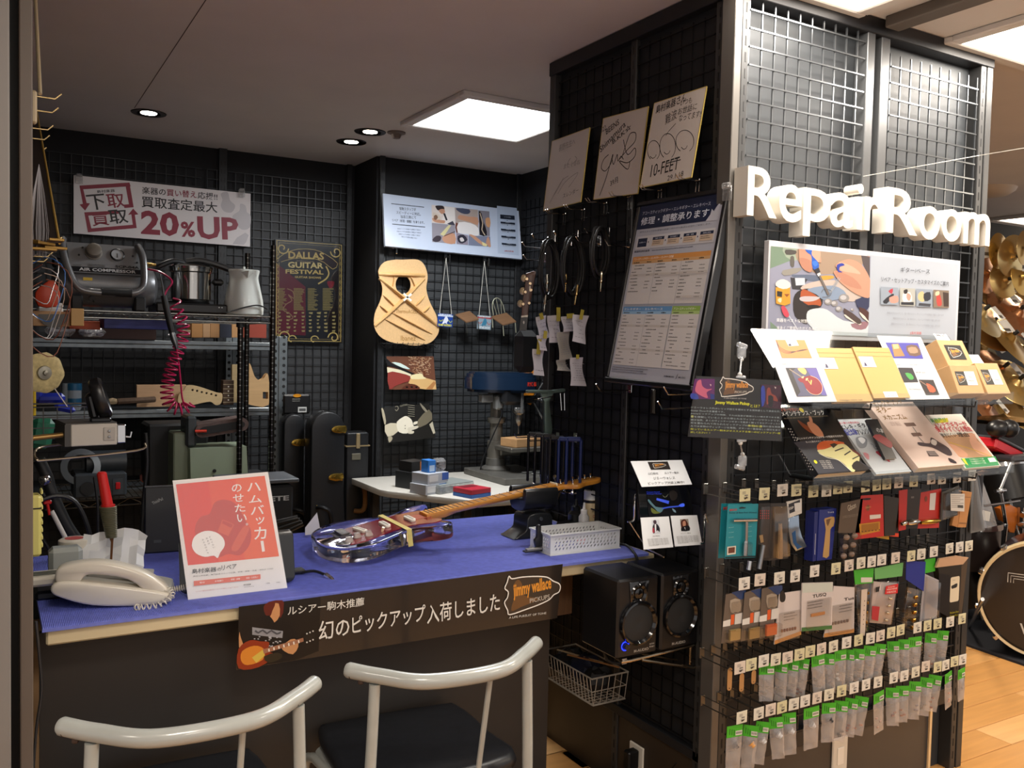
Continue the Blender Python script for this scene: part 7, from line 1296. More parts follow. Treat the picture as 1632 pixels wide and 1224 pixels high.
def book(name,label,c4,th,col,yb=1.605,cat='magazine',side_col='d8c8ac'):
    m=bookm(c4[3],c4[0],c4[1],yb); t=T(name,label,cat,m); p=Print(m); pts=[p(*c) for c in c4]; w=(pts[2][0]+pts[1][0])/2-(pts[3][0]+pts[0][0])/2; h=(pts[0][1]+pts[1][1])/2-(pts[3][1]+pts[2][1])/2
    x0=0; q=MB(M(col,.28,coat=.3)); q.bx(x0,w,0,h,-.0006,0); 
    if th>.003: q.bx(x0-.0006,x0,0,h,-th,0); q.bx(x0,w,0,h,-th,-th+.0006)
    P('cover',q,t,ang=0)
    if th>.003: q=MB(M(side_col,.7,kind='noise',amt=.05,scale=200)); q.bx(x0,w-.001,.001,h-.001,-th+.0006,-.0007); P('page_block',q,t,'cream page edges',ang=0)
    return t,m,w,h
RNG=RND
# lower magazines
Zb=lambda *a:[(1230+x/8.59,640+y/8.59) for x,y in a]
t,m,w,h=book('magazine','black guitar maintenance magazine at the left of the lower tray',Zb((130,60),(735,75),(1370,935),(640,1000)),.022,'141417',yb=1.585); p=Print(m,view=(1230,640,8.59),rough=.3)
p.poly('2a2c36',[(300,560),(700,500),(1370,920),(640,990),(420,700)]); p.poly('7a3a1c',[(350,250),(480,330),(700,420),(560,440),(420,350)],sm=3); p.poly('b87a5a',[(480,300),(540,280),(640,350),(710,470),(640,480),(560,430)],sm=3); p.poly('b87a5a',[(505,200),(540,215),(560,290),(520,290)],sm=2)
tp(p,'c05020','ギターマガジン',132,140,385,133,40,.01); p.poly('c8b820',ell(*p(405,118),.008,.008,12),False); tp(p,'e4e2dc','メインテナンス・ブック',148,205,730,185,62,.01); tp(p,'8a7a60','GUITAR MAGAZINE MAINTENANCE BOOK',170,242,770,205,14,.01); tp(p,'c8c4bc','リットー',620,100,700,95,16,.0)
tp(p,'dcdad4','正しいメインテナンスはギターの性能を引き出す!',345,525,985,485,26,.01); tp(p,'dcdad4','もっと弾きやすく、もっといい音に!',470,570,905,545,22,.0)
p.poly('b85020',[(620,600),(720,540),(980,560),(940,640),(760,680),(640,680)],sm=3); p.poly('c8c088',[(620,670),(720,655),(900,590),(1000,590),(1100,680),(1200,770),(1130,960),(1060,930),(980,850),(880,790),(700,740)],sm=4); p.ln('e8e4d4',[(640,710),(760,770),(900,800),(1000,880),(1090,960)],.0015,sm=3)
p.poly('2a241e',[(790,590),(850,570),(900,590),(840,640)]); p.ln('2a241e',[(860,680),(980,635)],.0035); p.ln('2a241e',[(990,735),(1075,680)],.0035); p.ln('2a241e',[(1100,790),(1190,745)],.003); p.poly('1c1614',[(1090,880),(1160,810),(1240,860),(1330,930),(1150,950)],sm=2); p.poly('5a2018',[(1060,640),(1180,700),(1220,760),(1130,700)],sm=2)
p.poly('e8e020',ell(*p(595,828),.0055,.0055,14),False)
for i in range(5): tp(p,'d8d4cc','弦交換と調整法',650+i*14,825+i*24,800+i*12,822+i*24,13,0)
p.done('print',t)
p=Print(m@Matrix.Rotation(-PI/2,4,'Y'),z0=.0008)  # spine print
pp_=MB(M('e0ddd4',.4)); 
for i in range(30): pp_.box((-.0011,.02+i*.0045,-.008-(i%2)*.006),(.0003,.003,.003))
P('spine_print',pp_,t,'white spine lettering','stuff',0)
t,m,w,h=book('magazine','dark magazine half hidden behind the wiring magazine',Zb((1290,225),(1430,240),(1720,760),(1560,790)),.008,'17171c',yb=1.625); p=Print(m,view=(1230,640,8.59),rough=.3); p.poly('8a1a24',[(1380,480),(1480,450),(1640,560),(1630,640),(1500,570)],sm=2); tp(p,'c8c8c8','の本',1440,420,1540,440,60,.01); p.done('print',t)
Z3=lambda *a:[(1380+x/5.32,530+y/5.32) for x,y in a]
t,m,w,h=book('magazine','silver electric guitar wiring magazine, second on the lower tray',((1332.4,667),(1382.5,666),(1456,748),(1397,756)),.008,'b8bcc0',yb=1.60); p=Print(m,view=(1230,640,8.59),rough=.25)
tp(p,'4a4a50','ギター・マガジン',905,275,1050,265,16,0); tp(p,'c04858','思い通りの音を創る！',925,312,1210,300,24,.01); tp(p,'24242c','エレキ・ギター',965,390,1360,350,54,.02); tp(p,'34389a','配線',1020,470,1195,452,66,.02); tp(p,'24242c','アレンジの本',1200,465,1430,430,62,.02)
p.poly('8a8e94',[(1150,500),(1220,480),(1300,520),(1290,620),(1210,640),(1160,580)],sm=3); p.poly('d8dade',[(1180,510),(1230,490),(1280,530),(1240,580)],sm=3); p.ln('6a6e74',[(1350,580),(1390,600),(1410,650),(1470,640),(1450,600),(1420,620)],.002,sm=3); p.poly('a84450',[(1420,700),(1560,800),(1620,830),(1560,740),(1460,680)],sm=2); p.poly('c48890',[(1250,700),(1320,720),(1330,800),(1280,760)],sm=2); p.done('print',t)
t,m,w,h=book('magazine','thick cream guitar mechanism book in the middle of the lower tray',((1381,642),(1457,639),(1534,739),(1464,746)),.020,'c8b0a4',yb=1.588); p=Print(m,view=(1380,530,5.32),rough=.2)
tp(p,'7a5a2a','エレクトリック',90,645,320,600,40,.02); tp(p,'7a5a2a','ギター',115,692,235,668,38,.02); tp(p,'7a5a2a','メカニズム',160,742,355,735,34,.02)
p.poly('6f5a52',rrect(*[min(p(330,780)[0],p(420,780)[0]),p(375,795)[1]],*[max(p(330,780)[0],p(418,780)[0]),p(375,765)[1]],.0015),False); p.poly('6f5a52',rrect(p(388,865)[0],p(430,880)[1],p(470,865)[0],p(430,850)[1],.0015),False); p.ln('8a807a',[(395,800),(430,850)],.0045); p.ln('8a807a',[(440,880),(490,935)],.0045); p.poly('4a4246',[(440,930),(540,940),(550,890),(620,930),(700,980),(730,1035),(690,1040),(560,975),(460,960)],sm=3); p.poly('c8bfb8',[(560,905),(600,925),(590,960),(550,940)],sm=2); p.poly('4a4040',[(510,1005),(580,1005),(620,1050),(535,1050)]); [p.ln('b8aaa4',[(515+i*8,1012+i*9),(590+i*8,1012+i*9)],.0012) for i in range(4)]; p.poly('3a3438',[(695,1065),(740,1080),(770,1110),(715,1100)],sm=2); [tp(p,'8a6a60','一本のギターを知るための',200+i*6,768+i*13,285+i*12,765+i*13,8,0) for i in range(3)]; p.done('print',t)
t,m,w,h=book('magazine','white magazine with red title and green strip at the right of the lower tray',((1476,662.5),(1534,658),(1592,742),(1539,747)),.010,'d8d0c4',yb=1.60); p=Print(m,view=(1380,530,5.32),rough=.25)
p.poly('b8906e',[(640,880),(900,850),(1080,1060),(800,1060)]); p.poly('cf9a7c',[(690,950),(760,960),(860,1030),(840,1060),(760,1040)],sm=3); p.poly('d8a488',[(880,900),(960,930),(1050,1020),(1060,1045),(960,1030),(900,970)],sm=3); p.poly('d8a488',[(860,860),(920,860),(940,930),(890,910)],sm=2); p.ln('c8a050',[(700,930),(900,990),(1060,1050)],.004)
p.poly('2a9050',[(800,1070),(1095,1050),(1130,1125),(850,1150)]); p.poly('d0d040',[(812,1070),(835,1068),(870,1130),(840,1110)]); p.poly('e4e0d8',[(1030,1065),(1085,1060),(1110,1095),(1050,1100)]); p.poly('c8b838',[(575,740),(690,725),(700,760),(590,770)]); tp(p,'3a8a4a','楽器屋が',560,765,690,755,26,.01); tp(p,'c02838','メンテでギターが',592,815,868,795,36,.02); tp(p,'c02838','弾きやすくなる理由',612,850,905,840,36,.02); tp(p,'3a3236','弾きにくい',650,895,775,888,30,.01); tp(p,'3a3236','理由',790,888,880,885,28,.01); [tp(p,'e0e8d8','プロの調整法をすべて公開',880+i*10,1085+i*18,1000+i*10,1078+i*18,10,0) for i in range(3)]; p.done('print',t)
# upper tray
Za=lambda *a:[(1210+x/8.59,520+y/8.59) for x,y in a]
def sheetbook(label,c4,col,name='info_sheet',cat='sheet',th=.0015,yb=1.60): return book(name,label,c4,th,col,yb=yb,cat=cat)
t,m,w,h=sheetbook('white information sheet with red guitar photograph, left end of the upper tray',Za((45,88),(755,100),(1000,1030),(405,1045)),'cdcdcd'); p=Print(m,view=(1210,520,8.59),rough=.5)
p.poly('cf7838',[(220,185),(620,190),(722,437),(310,435)]); [p.ln('3a2018',[(235,200),(280,285+i*20),(400,345+i*14),(560,340-i*6),(660,318)],.0016,sm=4) for i in range(3)]; p.poly('dcdcdc',[(355,190),(505,195),(540,265),(400,275)]); p.poly('2a2238',[(395,250),(425,235),(440,270),(405,272)]); tp(p,'4a444c','配線材',440,245,505,250,14,0); tp(p,'5a565c','極上',405,135,438,135,14,0); tp(p,'5a565c','ヴィンテージワイヤー',275,163,545,163,13,0); tp(p,'5a565c','仕様',568,495,590,495,12,0); tp(p,'5a565c','配線はギターのサウンドを大きく変える',312,525,790,520,13,0)
p.poly('4a4a62',[(360,570),(780,570),(928,952),(515,962)]); p.poly('2c2826',[(365,575),(500,575),(440,620),(560,900),(515,960)]); p.poly('5a5090',[(640,580),(780,575),(925,950),(860,950)]); p.poly('d8a860',[(520,580),(610,575),(645,630),(620,665),(560,630)],sm=2); p.poly('7e1a22',[(525,720),(600,700),(700,680),(790,720),(855,810),(850,900),(790,940),(700,920),(640,860),(600,780),(560,765)],sm=4); p.ln('d8b890',[(700,680),(790,720),(855,810),(850,900),(790,940),(700,920),(640,860)],.0012,sm=4); p.ln('8a7a6a',[(410,590),(580,700)],.004); p.poly('e0c088',[(580,690),(610,685),(600,715),(575,712)]); p.poly('e0c088',[(635,715),(665,710),(655,745),(630,745)]); p.ln('d8b060',[(665,740),(690,780)],.003); p.ln('d8b060',[(710,740),(700,800)],.004); p.done('print',t)
for i,(c4,lb) in enumerate(((Za((735,270),(1240,285),(1560,985),(1040,1035)),'kraft paper zip envelope, left of the pair on the upper tray'),(Za((1280,285),(1790,300),(2060,985),(1575,985)),'kraft paper zip envelope with small tag, right of the pair on the upper tray'))):
    t,m,w,h=book('kraft_envelope',lb,c4,.012,'c39f68',yb=1.60,cat='envelope',side_col='c39f68'); p=Print(m,view=(1210,520,8.59),rough=.6); p.rc('ab8850',.002,h*.90,w-.002,h*.906); p.rc('ab8850',.002,h*.82,w-.002,h*.825); p.rc('e2e0dc',w*.04,h*.60,w*.42,h*.81); p.poly('3a3450',[(w*.10,h*.62),(w*.18,h*.62),(w*.17,h*.68),(w*.13,h*.70)],False); p.txt('4a4650','ヴィンテージ',w*.22,h*.66,w*.14,h*.02,0); p.txt('4a4650','配線材',w*.22,h*.62,w*.12,h*.025,0); 
    if i: p.rc('e2e0dc',w*.30,h*.01,w*.66,h*.12); p.txt('4a4650','¥1,200',w*.4,h*.03,w*.18,h*.03,0)
    else: p.txt('3a342a','vintage wire set',w*.12,h*.01,w*.6,h*.03,.0)
    p.done('print',t)
t,m,w,h=sheetbook('white information sheet with pickup photographs, middle of the upper tray',((1398,536),(1468,536.6),(1513,636),(1444,637)),'cdcdcd'); p=Print(m,view=(1380,530,5.32),rough=.5)
p.poly('38348a',[(165,85),(440,88),(487,223),(232,218)]); p.poly('8a6838',[(215,100),(275,95),(330,200),(240,205)],sm=0); p.poly('c0a468',[(225,100),(270,100),(280,135),(235,140)]); p.poly('5a4030',[(340,115),(430,110),(465,190),(370,195)],sm=2); p.poly('8a7058',[(355,130),(420,125),(440,170),(375,175)],sm=2); tp(p,'5a565c','ジミー',368,265,400,265,10,0); tp(p,'5a565c','最高のサウンド、本物の音楽を作るために',262,280,512,280,10,0)
p.poly('1e1a20',[(270,297),(393,300),(443,420),(320,423)]); p.poly('3a8a3c',[(330,345),(380,350),(405,390),(370,400)],sm=2); p.poly('241a18',[(445,400),(570,402),(622,528),(508,530)]); p.poly('b04a28',[(510,430),(570,460),(590,500),(540,505)],sm=2); p.ln('8a6a58',[(455,410),(530,460)],.003); tp(p,'4a464c','64 SW Strat',425,345,505,345,13,0); tp(p,'4a464c','50s Humbucker',365,487,475,487,13,0); p.done('print',t)
def kbox(label,c4,dep,yb,lg):
    m=bookm(c4[3],c4[0],c4[1],yb); t=T('kraft_box',label,'box',m); p=Print(m,rough=.5); pts=[p(*c) for c in c4]; w=((pts[2][0]-pts[3][0])+(pts[1][0]-pts[0][0]))/2; h=(pts[0][1]+pts[1][1])/2; q=MB(M('b58f62',.6,kind='noise',amt=.04,scale=30)); q.bx(0,w,0,h,-dep,0,.001); P('carton',q,t)
    if lg: p.rc('1c1a18',w*.18,h*.24,w*.82,h*.80); logo(p,w*.28,h*.32,w*.46,h*.4,big=False)
    else: p.rc('1c1a18',w*.12,h*.3,w*.46,h*.78); p.rc('dcdad6',w*.46,h*.3,w*.84,h*.78); logo(p,w*.15,h*.38,w*.28,h*.32,big=False); p.txt('5a5650','50s',w*.58,h*.55,w*.12,h*.07,0); p.txt('5a5650','Humbucker',w*.52,h*.43,w*.24,h*.06,0)
    p.done('label_print',t)
    return t
kbox('kraft box with emblem label, lower left of the three boxes on the upper tray',((1513,583),(1550,581),(1574,628),(1528,628)),.045,1.60,False)
kbox('kraft box with emblem label, lower right of the three boxes on the upper tray',((1553,578.5),(1589.6,578.5),(1610,626),(1575,628)),.045,1.605,False)
kbox('kraft box with large emblem, stacked on top of the other boxes on the upper tray',((1492,541),(1534,543),(1552,582),(1512,583)),.05,1.665,True)
for i,(px,py,a) in enumerate(((1500,537,0),(1552,570,1))):
    q=oy(px,py,1.76); t=T('price_slip',('white price slip behind the stacked kraft box','white slip with printed price between the kraft boxes')[i],'price slip',leanframe(q,(1,0,0),-38)); b=MB(M('dedcda',.5)); b.bx(-.03,.035,-.04,.012,-.001,0); P('sheet',b,t,ang=0); p=Print(t.matrix_world); p.txt('3a363a','¥46,267',-.02,-.035 if i else -.0,.045,.012,.01); p.done('print',t)
# black info card at the left
mI=frame(oy(1096,696,1.62),oy(1245.5,703.5,1.62)-oy(1096,696,1.62),(0,0,1)); t=quadcard('info_card','black laminated card about guitar pickups clipped left of the trays',mI,((1108.9,599),(1244.6,606),(1245.5,703.5),(1096,696)),'141314',th=.0015,rough=.45); p=Print(mI,view=(1090,530,5.5625),rough=.25)
p.poly('5a1a5e',[(95,410),(272,410),(270,592),(60,585)]); p.poly('2a3a98',[(60,540),(110,545),(130,590),(62,585)],sm=2); p.poly('c05a78',[(120,430),(150,420),(160,470),(200,500),(250,500),(200,530),(210,580),(150,560),(100,520),(105,470)],sm=3); p.poly('d8a8b0',[(228,455),(242,462),(236,478)]); p.poly('202a7a',[(230,540),(270,550),(268,592),(235,590)])
p.poly('3a1024',[(680,460),(860,470),(860,680),(690,660)]); p.poly('2a3aa0',[(682,490),(712,480),(718,600),(688,660)],sm=2); p.poly('8a3a28',[(735,500),(760,490),(775,540),(810,560),(830,610),(770,600),(735,640),(730,580)],sm=3); p.poly('e0d0d0',[(800,480),(816,485),(810,500)]); p.poly('1a1012',[(745,560),(790,570),(780,660),(750,650)],sm=2)
A_=p(308,565); B_=p(620,418); logo(p,A_[0],A_[1],B_[0]-A_[0],B_[1]-A_[1]); tp(p,'c8c4c0','A LIFE PURSUIT OF TONE',350,585,550,592,10,.01)
tp(p,'d8dc28','Jimmy Wallace Pickup',272,640,578,652,36,.03); tp(p,'d8dc28','とは？',585,662,668,665,26,.0)
L_=('ジミーウォレス氏はレリック加工を極めとする技術者として高名な方。','Guitar Showの主催者です。','Jimmyピックアップの特徴、それは自身が素晴らしい弾き手である事、','音を理解していることから得られるヴィンテージサウンドです。','彼は当然、多くのヴィンテージギターを数多く触ってきたアーティスト','究を重ねられて作られたピックアップの数々は、本物の音を再現','みでは本物のヴィンテージを再現。ギターの一番美味しい部分を余す',
'知っているルシアー駒木がオススメする唯一のピックアップ一度','試しください！！')
for i,s_ in enumerate(L_): 
    xe={1:355,8:225}.get(i,850); y=670+i*27.5; tp(p,'d8dc28' if i in(7,8) else 'a8b8bc',s_,57-i*.5,y+0,xe,y+(xe-57)*.048,17,.0)
tp(p,'d8dc28','音',57,752,82,753,20,0); tp(p,'d8dc28','本物の音',560,834,690,842,20,0)
p.done('print',t,'yellow and white lettering with two stage photographs'); q=MB(clear('laminate_film',(1,1,1),.012,.04)); pts=[p(*c) for c in((40,920),(862,962),(858,427),(107,386))]; q.prism(pts,.0045,.0048); P('laminate',q,t,'clear laminate',ang=0)
def stick(px0,py0,px1,py1,label,up):
    A_=oy(px0,py0,1.72); B_=oy(px1,py1,1.63); t=T('card_clip',label,'clip',tuple(A_)); cp=clear('clip_plastic',(.9,.92,.94),.22,.1,.25,(.85,.88,.9)); d=B_-A_; q=MB(cp); q.box((0,0,0),(.028,.012,.03),.004); q.box((-.004,.0,.018 if up else -.018),(.032,.014,.012),.003,rot(15,'Y')); P('jaw',q,t); q=MB(cp); q.tube([(0,0,-.015 if up else .015),tuple(d)],.0022,8); P('stem',q,t); q=MB(M('d8d8d4',.35)); q.ball((.0,0,-.018 if up else .018),.006,10); q.ball(tuple(d),.006,10); P('ball_joint',q,t,'white ball joint'); q=MB(cp); q.box(tuple(d+V((0,-.004,-.012 if up else .012))),(.032,.006,.018),.002); P('card_grip',q,t)
stick(1182,562,1179,597,'clear clip above the black laminated card',True); stick(1183,735,1180,706,'clear clip below the black laminated card',False)
# ================================================================ peg hooks and price tags
peg=T; rows={1:[(1187,789),(1218,787),(1247,781),(1269,781),(1296,783),(1317,782),(1335,778),(1351,776),(1379,775),(1397,773),(1413,771),(1432,769),(1456,767),(1484,763),(1501,763),(1525,761),(1549,758)],
2:[(1186,930),(1211,924),(1242,921),(1267,918),(1298,910),(1332,906),(1353,901),(1372,897),(1389,895),(1405,892),(1427,889),(1452,886),(1468,883),(1488,879),(1513,874),(1529,872),(1544,870)],
3:[(1179,1064),(1197,1059),(1217,1053),(1236,1051),(1255,1048),(1274,1043),(1291,1038),(1309,1034),(1328,1030),(1349,1024),(1368,1020),(1387,1017),(1403,1013),(1420,1008),(1435,1004),(1462,1000),(1478,997),(1494,994),(1514,991),(1533,986)],
4:[(1182,1143),(1209,1137),(1228,1131),(1246,1127),(1265,1122),(1283,1117),(1302,1112),(1321,1107),(1341,1101),(1361,1096),(1380,1091),(1399,1087),(1424,1080),(1441,1077),(1459,1071),(1475,1062),(1494,1063),(1507,1060),(1521,1054),(1534,1051)]}
yT=1.70; cols=('d5d0bc','cfcaa4','d2c6b8','d6d2c4','cdc8a0','d8d4ca')
tagm={}
def tagmesh(c,k):
    if (c,k) in tagm: return tagm[(c,k)]
    q=MB(M(c,.5)); q.bx(-.0195,.0195,-.0165,.0165,0,.0012,.0005); q.set(M('76706a',.6))
    r=random.Random(k)
    for i in range(3): q.box((-.004,.009-i*.0028,.0014),(.012,.0011,.0002))
    q.box((.004,-.001,.0014),(.012,.0034,.0002)); x=-.003
    while x<.011: q.box((x,-.0075,.0014),(.0006+r.random()*.0008,.0045,.0002)); x+=.0019
    tagm[(c,k)]=q.mesh('price_tag',0); return tagm[(c,k)]
hm_=None
q=MB(M('6e6a64',.3,.9)); q.tube([(0,.006,-.148),(0,.006,-.012),(0,-.004,-.003)],.0013,5); q.tube([(0,-.018,-.148),(0,-.018,-.01),(0,-.008,.004),(0,-.004,.008)],.0017,6); q.box((0,-.006,-.148),(.016,.03,.006),.001); wiremesh=q.mesh('wire_arm')
rn={1:'top row of tags',2:'second row of tags',3:'third row of tags',4:'bottom row of tags'}
for r_,pts in rows.items():
    for i,(px,py) in enumerate(pts):
        q=oy(px,py,yT); t=T('peg_hook','display hook with price tag, %s from the left in the %s'%(ordn[i],rn[r_]),'display hook',frame(q,(1,RND.uniform(-.04,.04),RND.uniform(-.03,.03)),(0,0,1)),'display hooks with price tags')
        P('wire_arm',wiremesh,t); P('price_tag',tagmesh(RND.choice(cols),i%3),t)
# ================================================================ hanging goods
yG=1.715
bagf=clear('blister_film',(.93,.93,.93),.09,.12); bagz=clear('zip_bag_film',(.93,.93,.93),.10,.14,.20,(.85,.80,.78)); gb_=M('43ad22',.5); gdk=M('22601a',.5)
def pillow(q,w,h,th,z=0,seed=0,taper=1):
    r=random.Random(seed); NX,NY=6,8; vs=[]
    for sgn in(1,-1):
        for j in range(NY+1):
            for i in range(NX+1):
                u,v_=i/NX,j/NY; b_=math.sin(PI*u)**.6*math.sin(PI*min(1,v_*1.0))**.5 if 0<u<1 and 0<v_<1 else 0
                ww=w*(1-(1-taper)*v_)
                vs.append(((u-.5)*ww+r.uniform(-1,1)*.0012,-v_*h+r.uniform(-1,1)*.0012,z+sgn*(th/2*b_+.0003)+r.uniform(-1,1)*.0015*b_))
    f=lambda s,i,j:s*(NX+1)*(NY+1)+j*(NX+1)+i
    fs=[(f(0,i,j),f(0,i,j+1),f(0,i+1,j+1),f(0,i+1,j)) for j in range(NY) for i in range(NX)]+[(f(1,i,j),f(1,i+1,j),f(1,i+1,j+1),f(1,i,j+1)) for j in range(NY) for i in range(NX)]
    return q.add(vs,fs)
def ori(px,py,y,yw,roll=0): return tr(*oy(px,py,y))@rot(yw,'Z')@Matrix(((1,0,0,0),(0,0,-1,0),(0,1,0,0),(0,0,0,1)))@rot(roll,'Z')
cnt={}
def gbag(row,i,px,py,w=.038,h=.085,yw=0,ct='c8c8c8',cs='knob',roll=0,y=yG,n=1,lbl=''):
    "zip bag with green folded header; py = top of header"
    cdesc={'c8c8c8':'white','d89a4a':'amber','8a8a88':'metal','2a2a2c':'black','8a4a34':'copper','b0603a':'orange','5a5560':'grey','7a3428':'red-brown'}[ct]
    roll=roll or ((i*37+row*11)%13-6); w*=1.08; t=T('parts_bag','green-headed bag with %s parts, %s from left in the %s'%(cdesc,ordn[i],('','','','upper green row','lowest green row')[row]),'parts bag',ori(px,py,y,yw,roll),'green-headed parts bags on hooks')
    q=MB(gb_); q.prism([(-w/2,0),(w/2,0),(w/2,-.031),(-w/2,-.031)],0,.0016); q.set(gdk)
    for k in range(3): q.box((-w*.32+k*w*.14,-.015-.002*k,.0018),(w*.045,.016,.0004),0,rot(-18,'Z') if False else None)
    P('header_card',q,t,'bright green folded header',ang=0)
    q=MB(M('d8d4c8',.5)); q.bx(w*.05,w*.46,-.027,-.015,.0018,.0024); q.set(M('3a3632',.6)); x=w*.09
    while x<w*.42: q.box((x,-.0205,.0026),(.0009,.006,.0002)); x+=.0021
    P('price_sticker',q,t,ang=0)
    q=MB(bagz); q.T=tr(0,-.028,0); pillow(q,w*1.02,h,.014,0,hash((row,i))%997 if False else row*97+i*13,.9); P('bag_film',q,t,ang=80)
    r=random.Random(i*7+row)
    cm_=M(ct,.3,1 if ct in('8a8a88','8a4a34') else 0)
    if cs=='knob': q=MB(cm_); q.lathe([(.010,0),(.0095,.004),(.0075,.005),(.0065,.012),(.001,.0125)],14,tr(.004,-h*.55,-.003)@rot(70,'Y')@rot(40,'X')); P('knob',q,t)
    else:
        for k in range(n+2): q=MB(cm_); q.box((r.uniform(-.25,.25)*w,-.03-h*r.uniform(.45,.85),0),(.010,.006,.004),.0015,None) ; P('small_part',q,t)
    return t
for i,(px,py,w,h,yw,ct,cs) in enumerate(((1222,1057,.040,.078,-25,'8a8a88','bits'),(1246,1054,.030,.085,-50,'8a8a88','bits'),(1263,1051,.034,.078,-45,'5a5560','bits'),(1281,1049,.030,.085,-40,'8a4a34','bits'),(1303,1044,.042,.082,-10,'8a8a88','bits'),(1320,1042,.030,.085,-40,'5a5560','bits'),(1339,1036,.040,.088,-8,'c8c8c8','bits'),(1354,1035,.026,.095,-50,'8a8a88','bits'),(1369,1034,.032,.07,-35,'8a8a88','bits'),(1387,1029,.036,.072,-25,'8a8a88','bits'),(1403,1026,.034,.075,-25,'5a5560','bits'),(1423,1022,.032,.088,-40,'5a5560','bits'),(1440,1019,.030,.09,-35,'8a8a88','bits'),(1458,1015,.046,.09,-12,'8a8a88','bits'),(1484,1009,.032,.082,-40,'8a4a34','bits'),(1503,1005,.034,.078,-30,'5a5560','bits'))): gbag(3,i,px,py,w,h,yw,ct,cs)
for i,(px,py,w,h,yw,ct,cs) in enumerate(((1171,1156,.048,.098,-6,'2a2a2c','knob'),(1197,1156,.036,.092,-38,'d89a4a','knob'),(1216,1150,.034,.092,-30,'c8c8c8','knob'),(1236,1143,.036,.090,-28,'c8c8c8','knob'),(1257,1136,.038,.092,-22,'c8c8c8','knob'),(1293,1127,.054,.094,-4,'c8c8c8','knob'),(1321,1120,.040,.088,-20,'2a2a2c','knob'),(1341,1117,.036,.092,-35,'2a2a2c','bits'),(1358,1113,.034,.088,-40,'7a3428','bits'),(1374,1110,.036,.090,-38,'b0603a','bits'),(1400,1103,.050,.098,6,'7a3428','bits'),(1422,1096,.036,.09,-38,'8a4a34','bits'),(1438,1093,.038,.086,-28,'8a4a34','bits'),(1459,1086,.036,.092,-30,'5a5560','bits'),(1477,1080,.034,.094,-40,'8a8a88','bits'),(1491,1076,.036,.09,-40,'8a4a34','bits'),(1511,1072,.044,.090,10,'b0603a','bits'),(1532,1066,.040,.078,6,'5a5560','bits'))): gbag(4,i,px,py,w,h,yw,ct,cs)
for i,(px,py) in enumerate(((1163,1064),(1182,1073),(1201,1068))):
    t=T('metal_plate','small bare metal plate on hook, %s of three left of the green bags'%ordn[i],'metal plate',ori(px,py,1.73,0)); q=MB(M('b39a78',.3,.8)); q.prism(rrect(-.0085,-.062+.012*i,.0085,0,.008),0,.0015,holes=[ell(0,-.056+.012*i,.0018,.0018,8)]); P('plate',q,t)
# --- upper rows: individual packages
def pack(name,label,c4,th,col,y=yG,cat='package',rough=.35,film=False,yw=0):
    ys=y; A_=oy(*c4[3],ys); r=V((1,math.tan(math.radians(yw)),0)); m=frame(A_,r,(0,0,1)); t=T(name,label,cat,m); p=Print(m); pts=[p(*c) for c in c4]; q=MB(M(col,rough)); q.prism([pts[3],pts[2],pts[1],pts[0]],-th,0); P('backing',q,t,ang=20); 
    if film:
        w=max(pt[0] for pt in pts)-min(pt[0] for pt in pts); q=MB(bagf); k=.9; cx_=sum(a for a,_ in pts)/4; cy_=sum(b_ for _,b_ in pts)/4; q.prism([(cx_+(a-cx_)*k,cy_+(b_-cy_)*k) for a,b_ in (pts[3],pts[2],pts[1],pts[0])],.0005+.001,.012,b=.003); P('blister',q,t,ang=50)
    return t,p,pts
R1=lambda *a:[(1140+x/7.65,750+y/7.65) for x,y in a]
for k,(dx,lb) in enumerate(((0,'turquoise carded T-shaped wrench, front one at the left end of the top goods row'),(-10,'turquoise carded T-shaped wrench, rear one half hidden at the left end'))):
    t,p,pts=pack('tool_card',lb,[(a+dx,b_-(1 if dx else 0)) for a,b_ in R1((155,410),(525,405),(490,1060),(115,1075))],.0015,'1f8794',y=yG+(.03 if dx else 0),cat='tool')
    if dx: p.txt('c04440','MBX',pts[0][0]+.006,pts[0][1]-.018,.03,.009,.03); p.done('print',t); continue
    p.view=(1140,750,7.65); tp(p,'c04440','MIXCO',172,495,262,488,26,.03); tp(p,'0e4a54','Guitar & Bass Pick Wrench',165,525,505,520,22,.01); p.poly('1a2a2c',[(285,455),(320,440),(375,450),(360,462),(295,465)]); [p.txt('a8d4d8','cuts and bends',p(160,700+i*60)[0],p(160,700+i*60)[1],.018,.0022,0) for i in range(3)]; [p.txt('a8d4d8','easy to use',p(395,690+i*60)[0],p(395,690+i*60)[1],.014,.0022,0) for i in range(3)]; a=p(140,1030); b_=p(250,915); p.rc('d8d4c4',a[0],a[1],b_[0],b_[1]); p.poly('6a3a28',rect(a[0]+.004,a[1]+.004,b_[0]-.004,b_[1]-.003),False); p.ln('0c2a30',[(118,1060),(490,1045)],.004); p.done('print',t)
    q=MB(chrome); c0=p(190,600); c1=p(475,595); q.cyl((*c0,.008),(*c1,.008),.0042,n=12); q.cyl((*p(355,615),.008),(*p(350,850),.008),.0045,n=12); q.cyl((*p(345,850),.008),(*p(335,1025),.008),.006,.0065,n=10); P('wrench',q,t,'chrome T wrench'); q=MB(bagf); a=p(300,1040); b_=p(410,860); q.bx(a[0],b_[0],a[1],b_[1],.001,.018,.004); P('blister',q,t)
